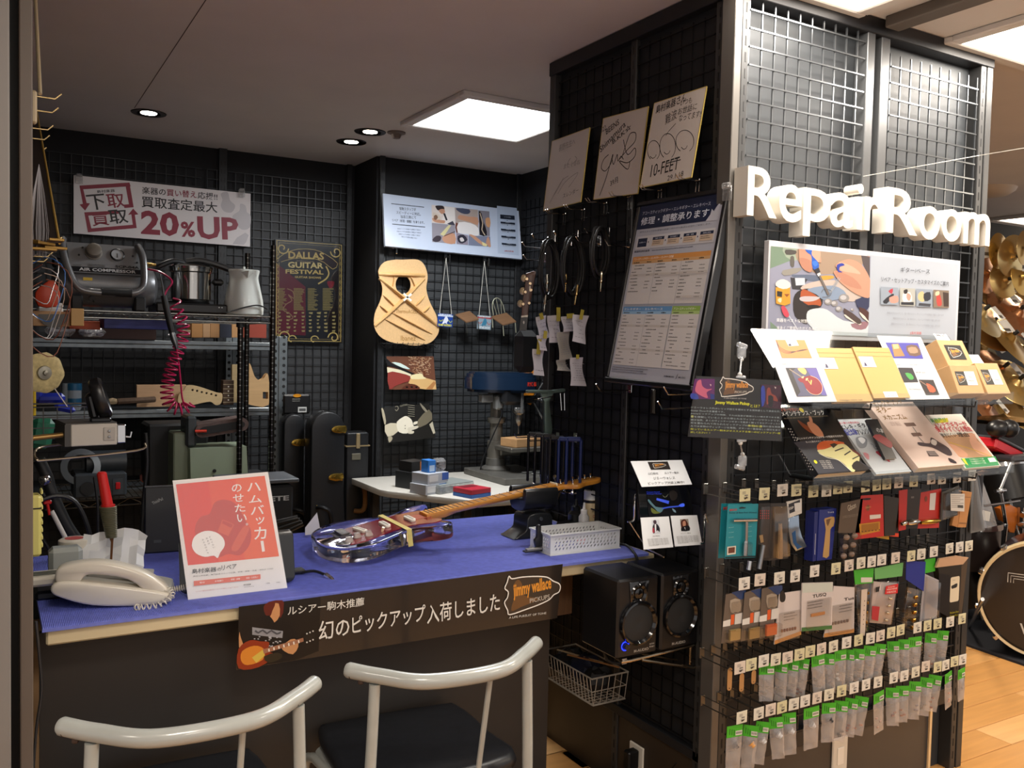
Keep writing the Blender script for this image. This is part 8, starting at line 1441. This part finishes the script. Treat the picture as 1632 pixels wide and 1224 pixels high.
t,p,pts=pack('tool_package','dark narrow package with red dots beside the turquoise cards',R1((530,400),(670,395),(650,1100),(495,1080)),.006,'24201e',film=True); [p.poly('c82a24',ell(*p((545+i*22),(500+j*26)),.0016,.002,8),False) for i in range(5) for j in range(4)] if False else None; p.view=(1140,750,7.65); [p.poly('c82a24',ell(*p(550+i*24,490+j*30),.0018,.0022,8),False) for i in range(5) for j in range(4)]; p.poly('c09a60',[(530,790),(575,780),(585,870),(550,880)]); p.done('print',t); q=MB(steel); q.cyl((*p(560,900),.008),(*p(510,1190),.008),.006,n=12); P('metal_tube',q,t,'shiny tube end'); 
t=O('tool_end',MB(chrome).cyl((0,0,0),(-.004,0,-.024),.007,n=12),'second shiny tube end hanging lower left in the top goods row','tool',tuple(oy(*R1((425,1100))[0],1.73)))
t,p,pts=pack('tool_package','clear bag with tan wooden tool in the top goods row',R1((675,400),(880,395),(890,1070),(650,1100)),.003,'37322e',film=True); q=MB(M('8f7250',.5,kind='noise',amt=.2,scale=40)); a=p.inv; p.view=(1140,750,7.65); A_=p(760,1060); B_=p(770,640); q.tube([(*A_,.006),((A_[0]+B_[0])/2,(A_[1]+B_[1])/2,.008),(*B_,.006)],[.009,.007,.005],10); P('tool',q,t,'tan tool')
t,p,pts=pack('foil_package','silver and blue foil strip with white header in the top goods row',R1((870,380),(1055,340),(1055,520),(890,580)),.002,'d0ccc4'); p.view=(1140,750,7.65); p.poly('2a2a30',[(890,410),(1030,355),(1035,470),(905,525)]); tp(p,'d8d4cc','ESP',900,480,955,462,30,.02); p.poly('d8d8d4',[(960,400),(1040,385),(1040,480),(970,495)]); p.done('print',t)
q=MB(M('9aa8b8',.16,.9)); o=[p(*c) for c in((900,575),(1020,540),(1030,690),(1060,800),(1120,930),(985,985),(930,900),(895,740))]; q.prism(o,-.008,.0,b=.002); P('foil_bag',q,t,'silver foil bag',ang=60); q=MB(M('1c4a7a',.3)); o=[p(*c) for c in((935,760),(975,730),(990,880),(1060,930),(1000,960),(950,880))]; q.prism(o,.0,.0006); P('foil_print',q,t,ang=0)
t,p,pts=pack('boxed_package','dark blue box with tan nut-file picture in the top goods row',R1((1270,480),(1480,460),(1420,1080),(1240,1100)),.03,'1d2a78',yw=8); p.view=(1140,750,7.65); p.poly('b8935a',[(1325,600),(1360,575),(1450,565),(1440,680),(1400,720),(1385,1040),(1320,1055),(1310,1020),(1345,720)],sm=2); p.poly('6a4a28',[(1350,600),(1420,585),(1400,600),(1370,680)],sm=2); tp(p,'c8ccd8','Tusq',1365,525,1440,515,22,.01); p.done('print',t); q=MB(M('1a2468',.35)); z0=pts; q.bx(-.018,.0,.0,pts[0][1]*.97,-.03,-.002); P('side_panel',q,t); q=MB(M('c8ccd8',.5)); [q.box((-.010-.0*k,.02+.003*k,-.0015),(.0022,.0018,.0006)) for k in range(20)]; P('side_lettering',q,t,None,'stuff',0)
t,p,pts=pack('knob_package','brown carded package with script lettering and cream knobs',R1((1535,400),(1800,340),(1760,760),(1500,760)),.002,'5a4a3a'); p.view=(1340,740,7.418); tp(p,'d0c4b0','Gibson',85,555,180,510,70,.0); [tp(p,'a89a88','machine head button set',20,620+i*16,205,590+i*16,8,0) for i in range(2)]; p.done('print',t)
for j in range(3):
    for i in range(2): q=MB(M('8d7666',.35,coat=.3)); c=p(55+i*95-j*18,860+j*110-i*20); q.ball((*c,.004),.0095,12,(1.2,.9,.8)); P('button',q,t,'cream tuner button')
q=MB(bagf); a=p(-20,1200); b_=p(200,790); q.bx(a[0],b_[0],a[1],b_[1],-.006,.016,.004); P('blister',q,t)
R2=lambda *a:[(1340+x/7.418,740+y/7.418) for x,y in a]
t,p,pts=pack('bridge_card','red card with gold plate and round seal in the top goods row',R2((240,370),(500,355),(510,850),(160,890)),.0015,'b82c22'); p.view=(1340,740,7.418); p.poly('7a3a20',ell(*p(320,515),.0085,.0095,18),False); p.ln('a0683a',ell(*p(320,515),.007,.008,18),.0008,False,0,True); tp(p,'c89a60','Gibson',285,525,355,510,24,.0); p.poly('d8d0c4',[(340,600),(470,590),(470,635),(342,650)]); p.poly('c08424',[(215,705),(460,675),(460,790),(225,840)]); p.poly('9a6418',[(240,715),(445,690),(445,770),(240,815)]); [p.poly('2a1a10',[(242+i*40,800-i*4),(262+i*40,798-i*4),(252+i*40,785-i*4)]) for i in range(6)]; p.poly('1a1414',[(262,405),(350,398),(340,418),(270,422)],sm=2); p.done('print',t)
t,p,pts=pack('carded_part','dark brown card, left of the pair beside the red card',R2((510,370),(690,400),(640,840),(520,850)),.002,'2c261e'); t,p,pts=pack('carded_part','dark brown card with orange foot, right of the pair beside the red card',R2((650,350),(765,375),(680,815),(600,810)),.002,'262019',y=yG+.015); q=MB(M('d8441c',.4)); a=oy(1417,856,yG+.012)-V((0,0,0)); o=[p(*c) for c in R2((575,810),(682,815),(680,858),(572,850))]; q.prism(o,-.002,.001); P('orange_foot',q,t,'orange foot')
t=T('yellow_card','yellow card edge peeping out below the red card','card',frame(oy(1390,855,yG+.02),(1,0,0),(0,0,1))); p=Print(t.matrix_world); o=[p(*c) for c in R2((390,850),(570,845),(572,890),(440,870))]; q=MB(M('c89a28',.5)); q.prism(o,-.001,.0); P('card',q,t)
for k,(c4,col,lb,gold) in enumerate(((R2((690,310),(790,295),(770,770),(685,790)),'b02a22','red card with chrome barrel, left of three metal-part cards','c8c4bc'),(R2((785,300),(950,290),(910,755),(745,765)),'2a221c','dark card with chrome barrel, middle of three metal-part cards','c8c4bc'),(R2((945,335),(1190,285),(1160,750),(905,760)),'b83026','red card with gold barrel, right of three metal-part cards','c89a40'))):
    t,p,pts=pack('barrel_card',lb,c4,.0015,col,y=yG+.004*k); p.view=(1340,740,7.418)
    if k==2: p.poly('d0ccc8',[(1055,345),(1125,335),(1110,540),(1045,540)]); p.poly('7a3a20',ell(*p(1005,410),.007,.009,14),False)
    if k==1: p.poly('6a6460',[(830,380),(865,378),(862,400),(830,402)])
    if k==2: p.done('print',t)
    elif k==1: p.done('print',t)
    x0=(690,760,915)[k]; x1=(745,900,1140)[k]; q=MB(M(gold,.15,1)); A_=p(x0,700-k*8); B_=p(x1,675-k*8); q.tube([(*A_,.009),(A_[0]*.8+B_[0]*.2,A_[1]*.8+B_[1]*.2,.009),(A_[0]*.2+B_[0]*.8,A_[1]*.2+B_[1]*.8,.009),(*B_,.009)],[.0045,.0075,.0075,.004],14); P('barrel',q,t,'shiny metal barrel')
t,p,pts=pack('labelled_bag','clear bag with white printed label in the top goods row',R2((1195,330),(1400,250),(1380,600),(1180,670)),.002,'4a4640',film=True); p.view=(1340,740,7.418); p.z=.0125; p.poly('d2cdc4',[(1250,340),(1420,340),(1415,550),(1255,540)]); [p.ln('5a544c',[(1262,365+i*22),(1405-(i%2)*40,365+i*22)],.0012) for i in range(7)]; p.poly('4a4640',[(1335,475),(1400,475),(1400,510),(1335,505)]); p.done('label_print',t)
t,p,pts=pack('kraft_carton','narrow kraft carton at the right end of the top goods row',R2((1440,325),(1550,330),(1480,745),(1385,745)),.03,'b8814a',yw=0); q=MB(M('b07a45',.6)); o=[p(*c) for c in R2((1340,620),(1400,500),(1440,330),(1385,745),(1318,720))]; q.prism(o[:1]+o[1:3]+o[3:],-.006,-.001); P('side_panel',q,t); p.view=(1340,740,7.418); p.ln('5a3a20',[(1455,385),(1535,390)],.001); p.ln('5a3a20',[(1398,690),(1490,695)],.001); p.ln('5a3a20',[(1396,700),(1488,705)],.001); p.done('print',t)
t,p,pts=pack('tall_clear_bag','tall clear bag hanging beyond the right pillar edge',((1548,752),(1556,755),(1570,845),(1547,850)),.004,'6a6a68',y=1.84,film=True)
# second goods row
R3=lambda *a:[(1140+x/7.65,890+y/7.65) for x,y in a]
for k,(c4,lb,cc) in enumerate(((R3((130,440),(370,390),(320,1000),(70,1040)),'blister pack with chrome saddle, leftmost of three blister packs','b8a878'),(R3((360,420),(560,350),(540,950),(310,1020)),'blister pack with gold-pinned bridge, middle of three blister packs','a8966a'),(R3((570,370),(770,320),(700,930),(535,970)),'blister pack with orange card, right of three blister packs','c85a28'))):
    t,p,pts=pack('blister_pack',lb,c4,.0015,'62564c',y=yG-.004*k,cat='blister pack'); p.view=(1140,890,7.65); dx=(0,235,445)[k]; dy=(0,-22,-60)[k]
    p.poly('223a66',[(200+dx,415+dy),(370+dx,385+dy),(350+dx,480+dy),(300+dx,500+dy),(230+dx,440+dy)],sm=2); p.poly('d85a28',[(190+dx,690+dy),(232+dx,680+dy),(225+dx,800+dy),(186+dx,812+dy)]); p.poly('d8d4cc',[(95+dx,765+dy),(185+dx,740+dy),(180+dx,820+dy),(90+dx,835+dy)]); p.poly('cfccc6',[(240+dx,680+dy),(330+dx,660+dy),(320+dx,790+dy),(232+dx,805+dy)]); p.poly('a89a88',[(180+dx,510+dy),(300+dx,500+dy),(305+dx,640+dy),(240+dx,650+dy),(190+dx,660+dy)],sm=2)
    p.done('print',t)
    q=MB(M(cc,.3,.8 if k<2 else 0)); a=p(150+dx,1000+dy); b_=p(280+dx,840+dy); q.bx(a[0],b_[0],a[1],b_[1],.002,.010,.001); P('bridge',q,t)
    if k<2: q=MB(M('d8c078',.25,.9)); [q.cyl((a[0]+.002+i*.0028,b_[1]-.002,.010),(a[0]+.002+i*.0028,b_[1]-.002,.013),.0009,n=6) for i in range(6)]; P('bridge_pins',q,t,None,'stuff')
    q=MB(bagf); a=p(90+dx,1030+dy); b_=p(320+dx,830+dy); q.bx(a[0],b_[0],a[1],b_[1],.001,.020,.004); P('blister',q,t); q=MB(bagf); a=p(180+dx,670+dy); b_=p(300+dx,510+dy); q.bx(a[0],b_[0],a[1],b_[1],.001,.010,.003); P('blister',q,t)
def nutpack(c4,lb,hdr,foot,word,y=yG,foot_c='c88a4c',blank=''):
    t,p,pts=pack('nut_pack',lb,c4,.003,'cfc6c2',y=y); w=pts[2][0]-pts[3][0]; x0=min(pts[3][0],pts[0][0]); y0=pts[3][1]; H=pts[0][1]-y0
    p.poly(hdr,[(pts[0][0]+.001,pts[0][1]-.001),(pts[1][0]-.001,pts[1][1]-.001),(pts[1][0]-.001,pts[1][1]-H*.2),(pts[0][0]+.001,pts[0][1]-H*.2)],False) if hdr else None
    p.poly(foot_c,[(pts[3][0],pts[3][1]),(pts[2][0],pts[2][1]),(pts[2][0],pts[2][1]+H*.08),(pts[3][0],pts[3][1]+H*.08)],False)
    if word: p.txt('2a2620',word,pts[0][0]+w*.35,pts[0][1]-H*.36,w*.45,H*.08,.02)
    p.greek('8a8480',pts[0][0]+w*.2,pts[0][1]-H*.44,w*.5,3,H*.06,H*.022)
    p.done('print',t); q=MB(M(foot,.45)); 
    if blank=='bar': q.box((pts[3][0]+w*.5,y0+H*.30,.002),(w*.46,H*.07,.003),.0014)
    else: [q.box((pts[3][0]+w*(.25+.1*i),y0+H*.25,.002),(w*.06,H*.06,.003),.0008) for i in range(6)]
    P('nut_blank',q,t); 
    q=MB(bagf); q.bx(pts[3][0]+w*.1,pts[3][0]+w*.9,y0+H*.04,y0+H*.62,.001,.009,.003); P('blister',q,t); return t
nutpack(R3((780,430),(1050,390),(1045,930),(720,1050)),'white nut pack with orange foot right of the three blister packs','','7a5048','',blank='')
nutpack(R3((1060,300),(1435,290),(1420,860),(1050,890)),'white nut pack with green foot and dark brand lettering','c2c8be','c08048','TUSQ',foot_c='3a6e3a',blank='bar',y=yG-.006)
nutpack([(1329,934),(1362,936),(1361,1008),(1313,1016)],'white nut pack with orange script and six grey saddles','','6a5a58','Tusq',y=yG+.004)
q=None
t=T('black_round_tag','black round hang tag on the hook beside the orange-footed nut pack','hang tag',ori(1246,950,1.68,0)); q=MB(M('141414',.4)); q.prism(smooth([(-.006,.012),(.004,.014),(.012,.0),(.010,-.014),(-.002,-.016),(-.008,-.006)],3),0,.002); P('tag',q,t)
def hdr(px,py,w,lb,col='3fa028'):
    t=gbag(3,0,px,py,w,.10,0,'c8c8c8','bits',0); return t
R4=lambda *a:[(1340+x/7.418,860+y/7.418) for x,y in a]
def hbag(lb,c4h,c4b,col,film=True,y=yG):
    A_=oy(*c4b[3],y); m=frame(A_,(1,0,0),(0,0,1)); t=T('header_bag',lb,'parts bag',m); p=Print(m); hp=[p(*c) for c in c4h]; bp_=[p(*c) for c in c4b]; q=MB(M(col,.5)); q.prism([hp[3],hp[2],hp[1],hp[0]],0,.0016); P('header_card',q,t,ang=0); q=MB(bagf); q.prism([bp_[3],bp_[2],bp_[1],bp_[0]],-.008,.002,b=.003); P('bag_film',q,t,ang=60); p.view=(1340,860,7.418); return t,p
t,p=hbag('bag with bright green header and dotted strip beside the white nut packs',R4((150,360),(385,335),(375,510),(165,530)),R4((170,530),(365,510),(325,1080),(215,1130)),'3fa828'); q=MB(M('cbbcac',.5)); q.prism([p(*c) for c in((232,590),(300,580),(270,1130),(215,1130))],.003,.0045); P('strip_card',q,t,'pale strip'); q=MB(M('3a2420',.5)); [q.lathe([(.0001,0),(.0018,0)],8,tr(*p(265-i*3,720+i*55),.0048),cap=False) for i in range(6)]; P('strip_holes',q,t,None,'stuff',0); 
for i in range(4): q=MB(M('b8883c',.25,.9)); q.box((*p(318-i*8,630+i*115),.002),(.005,.008,.006),.001); P('gold_part',q,t,'gold tuner part')
p.z=.0018; p.poly('d0ccc0',[(230,445),(365,445),(362,500),(232,505)]); p.done('price_sticker',t)
t,p=hbag('clear box of tuner parts with red label under a pale green header',R4((395,340),(735,270),(720,430),(400,470)),R4((480,490),(690,495),(600,1010),(345,980)),'66a860'); q=MB(M('b9a69c',.4)); q.prism([p(*c) for c in((350,985),(600,1010),(680,520),(400,500))],-.012,-.002,b=.002); P('inner_box',q,t,'pale pink box'); p.z=.0026; p.poly('d02a2c',[(525,548),(670,518),(660,630),(510,645)]); tp(p,'e8c8c0','Guitarists',545,570,630,556,18,.01); tp(p,'e8c8c0','MACHINE',535,600,655,582,22,.02); tp(p,'e8c8c0','HEADS',535,632,640,618,22,.02); p.poly('b03038',[(360,780),(450,790),(430,960),(355,940)]); p.poly('222020',[(405,560),(450,550),(440,610),(400,620)]); p.done('label_print',t)
for i in range(4): q=MB(M('c8b8a0',.25,.7)); q.ball((*p(580-i*18,690+i*85),.004),.006,10,(1.2,.8,.8)); P('tuner_button',q,t)
t,p=hbag('gold knobs in a clear bag under a dark blue header',R4((770,250),(1000,260),(975,610),(765,470)),R4((800,560),(950,600),(900,1080),(720,1010)),'1b2a86')
for i in range(5): q=MB(M('b8812e',.25,.8)); q.box((*p(880-i*8,680+i*90),.0),(.015,.010,.012),.002,None); P('gold_knob',q,t,'gold square knob')
t,p,pts=pack('clear_bag','clear bag with white card and small hook beside the gold knobs',R4((985,400),(1160,480),(1135,930),(935,970)),.002,'a9a5a8',film=True)
q=MB(M('3fae26',.5)); t2=T('green_header','bright green header card above the white card bag','header card',frame(oy(1474,915,yG+.01),(1,0,0),(0,0,1))); pq=Print(t2.matrix_world); q.prism([pq(*c) for c in R4((985,400),(1110,370),(1115,215),(990,235))],0,.0015); P('card',q,t2)
t,p,pts=pack('boxed_part','black and olive window box with pale label, right end of second goods row',R4((1150,330),(1430,290),(1390,930),(1250,930)),.02,'2a241c',film=False); p.view=(1340,860,7.418); p.poly('1a1616',[(1160,400),(1290,420),(1280,920),(1150,850)]); p.poly('d8ccb0',rrect(p(1285,740)[0],p(1285,745)[1],p(1390,740)[0],p(1340,440)[1],.006),False); p.poly('2a2a28',[(1305,550),(1330,535),(1375,515),(1370,560),(1335,575),(1310,580)],sm=2); tp(p,'5a5040','Gotoh',1318,485,1350,482,12,.0); tp(p,'a89a2a','Modern Part',1288,880,1390,860,24,.02); tp(p,'a89a2a','GuitarPick',1285,918,1390,900,24,.02); p.done('print',t)
q=MB(M('c09a78',.5)); q.prism([p(*c) for c in((1120,330),(1440,290),(1505,210),(1370,190),(1160,225))],-.004,.002); P('top_flap',q,t,'pale card flap'); q=MB(M('4a3a28',.5)); q.prism([p(*c) for c in((1390,930),(1435,900),(1500,320),(1505,215),(1435,290))],-.02,-.002); P('side_panel',q,t)
# thin fishing line threads across the front
b=MB(M('b8b4aa',.3)); A_=oy(1376,281,1.80); 
t=T('hanging_line','clear plastic line running from the pillar to the shop ceiling','line',tuple(A_)); 
b.tube([(0,0,0),tuple(oy(1560,248,1.75)-A_),tuple(oy(1632,236,1.6)-A_)],.0011,5); P('line',b,t)
# ================================================================ drum corner
def cym(x,y,z,r,ax,rl,label,col,tagon=True):
    m=tr(x,y,z)@rot(ax,'Z')@rot(rl,'X')@rot(90,'X'); t=T('cymbal',label,'cymbal',m,'cymbals on the display wall'); b=MB(M(col,.27,.9)); b.lathe([(r,0),(r*.98,.002),(r*.3,.018*r/.2),(r*.22,.024*r/.2),(r*.14,.045*r/.2),(.006,.052*r/.2)],36,cap=False); P('disc',b,t,ang=60)
    b=MB(BLK); b.cyl((0,0,.03),(0,0,.075),.012,n=10); P('felt_nut',b,t)
    if tagon: b=MB(M('d8d4cc',.5)); b.box((r*.15,-r*.35,.075),(.07,.09,.001),0,rot(12,'Z')); b.set(M('5a544c',.6)); b.box((r*.15,-r*.35-.02,.076),(.045,.02,.0006)); P('price_tag',b,t,'white price tag',ang=0)
yC=3.35
cw_=T('cymbal_rack','dark slatted display rack behind the cymbals','display rack',(5.2,yC+.15,0)); b=MB(M('15120f',.6)); b.bx(-.9,1.9,0.05,.11,.0,2.32); P('backing',b,cw_); b=MB(M('2a2520',.5)); [b.bx(-.9,1.9,-.02,0,.5+i*.25,.52+i*.25) for i in range(7)]; P('rail',b,cw_)
RND.seed(21); gold=('d8b878','cca55c','dcc48c','c8a870','cf9468')
cyl_=[(1555,392,.10),(1591,400,.13),(1614,408,.15),(1632,395,.12),(1572,438,.14),(1602,445,.14),(1628,440,.14),(1560,500,.20),(1590,478,.17),(1618,500,.24),(1575,520,.22),(1605,540,.22),(1565,555,.17),(1632,560,.2),(1592,590,.18),(1618,610,.20),(1565,600,.18),(1600,640,.2),(1632,650,.22),(1570,650,.16),(1640,470,.16),(1650,520,.2),(1655,590,.2)]
for i,(px,py,r) in enumerate(cyl_):
    q=oy(px,py,yC-.09*(i%4)); cym(q.x,q.y,q.z,r*.85,RND.uniform(-14,14),RND.uniform(-8,8) if r<.16 else -38,'%s cymbal on the display wall, %s counted from the top'%(('gold','dark gold','pale gold','bronze','copper')[i%5],(ordn+('twenty-second','twenty-third'))[i]),gold[i%5])
# carpet, bass drum
b=MB(M('17181f',.95,kind='noise',amt=.2,scale=120)); A_=oz(1515,1055,.004); 
cp=T('drum_carpet','black carpet under the drum kit','carpet',(3.6,2.6,0)); p0=oz(1540,1030,0); p1=oz(1632,1062,0); d=(p1-p0).normalized(); nrm=V((-d.y,d.x,0)); 
if nrm.x<0: nrm=-nrm
e0=p0-d*1.2; e1=p0+d*3.5; o=[tuple((e0-V((3.6,2.6,0)))[:2]),tuple((e1-V((3.6,2.6,0)))[:2]),tuple((e1+nrm*2.2-V((3.6,2.6,0)))[:2]),tuple((e0+nrm*2.2-V((3.6,2.6,0)))[:2])]; b.prism(o,0.0005,.012); P('pile',b,cp)
ctr=EYE+ray(1664,962)*4.2; Rr=.275; 
bd=T('bass_drum','black bass drum with cream hoop at the right edge','drum',tr(ctr.x,ctr.y,Rr+.032)@rot(-62,'Z')@rot(90,'X')); b=MB(M('c9b48c',.3,coat=.4)); b.lathe([(Rr-.012,.03),(Rr,.032),(Rr+.004,.02),(Rr+.004,-.015),(Rr-.014,-.015)],64,cap=False); P('hoop',b,bd,'cream wooden hoop'); b=MB(M('17110f',.3,coat=.3)); b.lathe([(.001,.012),(Rr-.01,.012)],64,cap=False); P('drum_head',b,bd,'black drum head',ang=60); b=MB(M('2a0c0c',.3,coat=.4)); b.lathe([(Rr-.02,-.42),(Rr-.02,-.01)],48,cap=False); P('shell',b,bd)
p=Print(bd.matrix_world,z0=.0125); x0,y0=p(1607,912); p.ln('b8b4ac',[(x0,y0-.045),(x0,y0),(x0+.09,y0)],.004,False); p.ln('b8b4ac',[(x0+.012,y0-.045),(x0+.012,y0-.012),(x0+.09,y0-.012)],.003,False); p.ln('b8b4ac',[(x0+.024,y0-.045),(x0+.024,y0-.024),(x0+.09,y0-.024)],.003,False); x1,y1=p(1625,1002); p.txt('b8b4ac','VAD',x1,y1-.02,.12,.05,.02); p.done('head_print',bd)
for a in(95,128,160,195,228,262,30,60,-10,300):
    an=math.radians(a); b=MB(chrome); b.box((0,0,0),(.03,.028,.05),.006,tr((Rr+.004)*math.cos(an),(Rr+.004)*math.sin(an),.006)@rot(a,'Z')); P('claw_hook',b,bd)
def st(label,pts,rs,cat='stand',name='cymbal_stand',m=chrome,cl=()):
    A_=V(pts[0]); t=T(name,label,cat,tuple(A_)); 
    for i in range(len(pts)-1): b=MB(m); b.tube([tuple(V(pts[i])-A_),tuple(V(pts[i+1])-A_)],rs[i],10); P('tube_section',b,t)
    for c in cl: b=MB(m); b.ball(tuple(V(c)-A_),.018,10); b.cyl(tuple(V(c)-A_-V((.045,0,0))),tuple(V(c)-A_+V((.045,0,0))),.01,n=10); P('wing_clamp',b,t)
    return t
yS=2.75
st('chrome stand with cross clamp rising behind the bass drum',[oy(1598,880,yS),oy(1603,835,yS),oy(1594,780,yS),oy(1612,735,yS)],[.012,.010,.008],cl=[oy(1594,782,yS)])
st('grey stand tube beside the right edge of the pillar',[oy(1557,850,2.3),oy(1562,755,2.3)],[.014],m=M('3a3a3c',.3,.8),cl=[])
st('thin silver boom arm pointing left behind the pillar',[oy(1568,806,2.6),oy(1625,798,2.6)],[.0055],name='boom_arm',cat='stand')
st('silver drum leg slanting down beside the bass drum',[oz(1545,1000,.01),oy(1566,955,2.2)],[.008],name='support_strut',cat='stand')
q=oy(1628,830,2.9); t=T('tom_holder','chrome tom holder block above the bass drum','drum hardware',tuple(q)); b=MB(chrome); b.cyl((0,0,-.11),(0,0,.08),.03,n=16); b.box((0,-.02,-.02),(.09,.05,.03),.01); b.cyl((-.05,-.03,.04),(.05,-.03,.04),.014); P('block',b,t)
q=oy(1602,828,2.95); t=T('orange_cloth_bag','orange translucent bag hanging on the drum stand','bag',frame(oy(1602,860,2.95),(1,0,0),(0,0,1))); p=Print(t.matrix_world,view=(1500,600,4.7)); b=MB(M('b8621c',.4)); b.prism([p(*c) for c in((390,980),(470,950),(545,985),(550,1040),(525,1100),(500,1165),(465,1160),(420,1080))],0,.04,b=.01); P('film',b,t)
q=oy(1575,850,2.6); t=T('clear_goods_bag','pale clear bag behind the pillar with white label','bag',frame(oy(1560,850,2.6),(1,0,0),(0,0,1))); p=Print(t.matrix_world,view=(1500,600,4.7)); b=MB(clear('bag_film',(.85,.85,.88),.12,.18,.18)); b.prism([p(*c) for c in((230,760),(310,760),(380,950),(425,1120),(300,1150),(230,1000))],-.03,0,b=.01); P('film',b,t); p.poly('c4c0b8',[(310,1000),(370,1015),(360,1085),(300,1075)]); p.done('label_print',t)
q=oy(1570,900,2.7); t=T('floor_tom','dark drum with chrome hoop behind the pillar edge','drum',(q.x+.05,2.85,.55)); b=MB(M('1a1412',.3,coat=.3)); b.lathe([(.17,-.22),(.17,0)],32); P('shell',b,t); b=MB(chrome); b.lathe([(.172,-.01),(.180,-.01),(.180,.02),(.172,.02)],36,cap=False); P('hoop',b,t); b=MB(chrome); [b.tube([(.17*math.cos(a),.17*math.sin(a),-.2),(.17*math.cos(a),.17*math.sin(a),-.62)],.006,6) for a in(3.6,4.6,5.6)]; P('legs',b,t); 
t=T('hihat_cymbals','pair of flat dark-edged cymbals above the drum kit','cymbal',tuple(oy(1600,668,2.9))); b=MB(M('b0863c',.25,1)); b.lathe([(.20,0),(.1,.012),(.03,.02),(.001,.035)],36); P('upper_disc',b,t); b=MB(M('3a2c18',.4,.8)); b.lathe([(.22,-.02),(.02,-.035)],36); P('lower_disc',b,t)
q=oy(1590,715,2.55); t=T('red_case','red and grey flat case standing at an angle behind the trays','case',tr(*q)@rot(18,'Y')); b=MB(M('b01420',.35)); b.box((0,0,0),(.24,.12,.05),.008); P('body',b,t); b=MB(M('3a3b40',.4)); b.box((.01,0,.03),(.24,.13,.014),.004); P('lid',b,t); 
t=O('headphones',MB(M('111113',.35)).ball((0,0,0),.055,14,(1.2,.8,.8)).ball((.06,-.02,.0),.045,12),'black rounded headphones on the red case','headphones',tuple(oy(1590,683,2.5)))
t=T('grey_flat_pad','long dark grey practice pad bar below the red case','pad',tuple(oy(1615,728,2.5))); b=MB(M('3c3d42',.45)); b.box((.05,0,0),(.34,.14,.03),.01); P('bar',b,t)
q=oy(1525,660,1.9); t=T('small_clear_pack','small clear package with barcode tag between the two trays','package',ori(1527,648,1.78,0)); b=MB(bagf); b.box((0,-.01,0),(.045,.045,.012),.004); P('film',b,t); b=MB(M('cfc9bc',.5)); b.box((.002,-.045,.002),(.030,.026,.001)); b.set(M('3a3632',.6)); b.box((.004,-.05,.0028),(.018,.006,.0003)); P('price_tag',b,t,ang=0)
# tom and black drums mass behind
for i,(px,py,y,r,h,l) in enumerate(((1600,770,3.0,.13,.2,'black tom drum behind the chrome cross clamp'),(1550,930,2.9,.12,.25,'dark drum low behind the pillar edge'))):
    q=oy(px,py,y); t=T('tom_drum',l,'drum',tr(*q)@rot(-20,'X')); b=MB(M('0e0d0d',.35)); b.lathe([(r,-h/2),(r,h/2)],30); P('shell',b,t); b=MB(chrome); b.lathe([(r,h/2-.015),(r+.008,h/2-.015),(r+.008,h/2+.008),(r,h/2+.008)],32,cap=False); P('hoop',b,t)
    b=MB(M('8a8a88',.3,.9)); b.cyl((0,0,-h/2-.25),(0,0,-h/2),.012); P('stand_post',b,t)
# far shop ceiling round fitting
q=oz(1578,300,CZ-.02); t=T('ceiling_dome','pale round ceiling fitting behind the pillar at right','ceiling fitting',(oz(1578,300,CZ).x,oz(1578,300,CZ).y,CZ)); b=MB(M('c8b8a4',.5)); b.lathe([(.001,-.05),(.10,-.045),(.14,-.02),(.15,0)],28); P('dome',b,t)
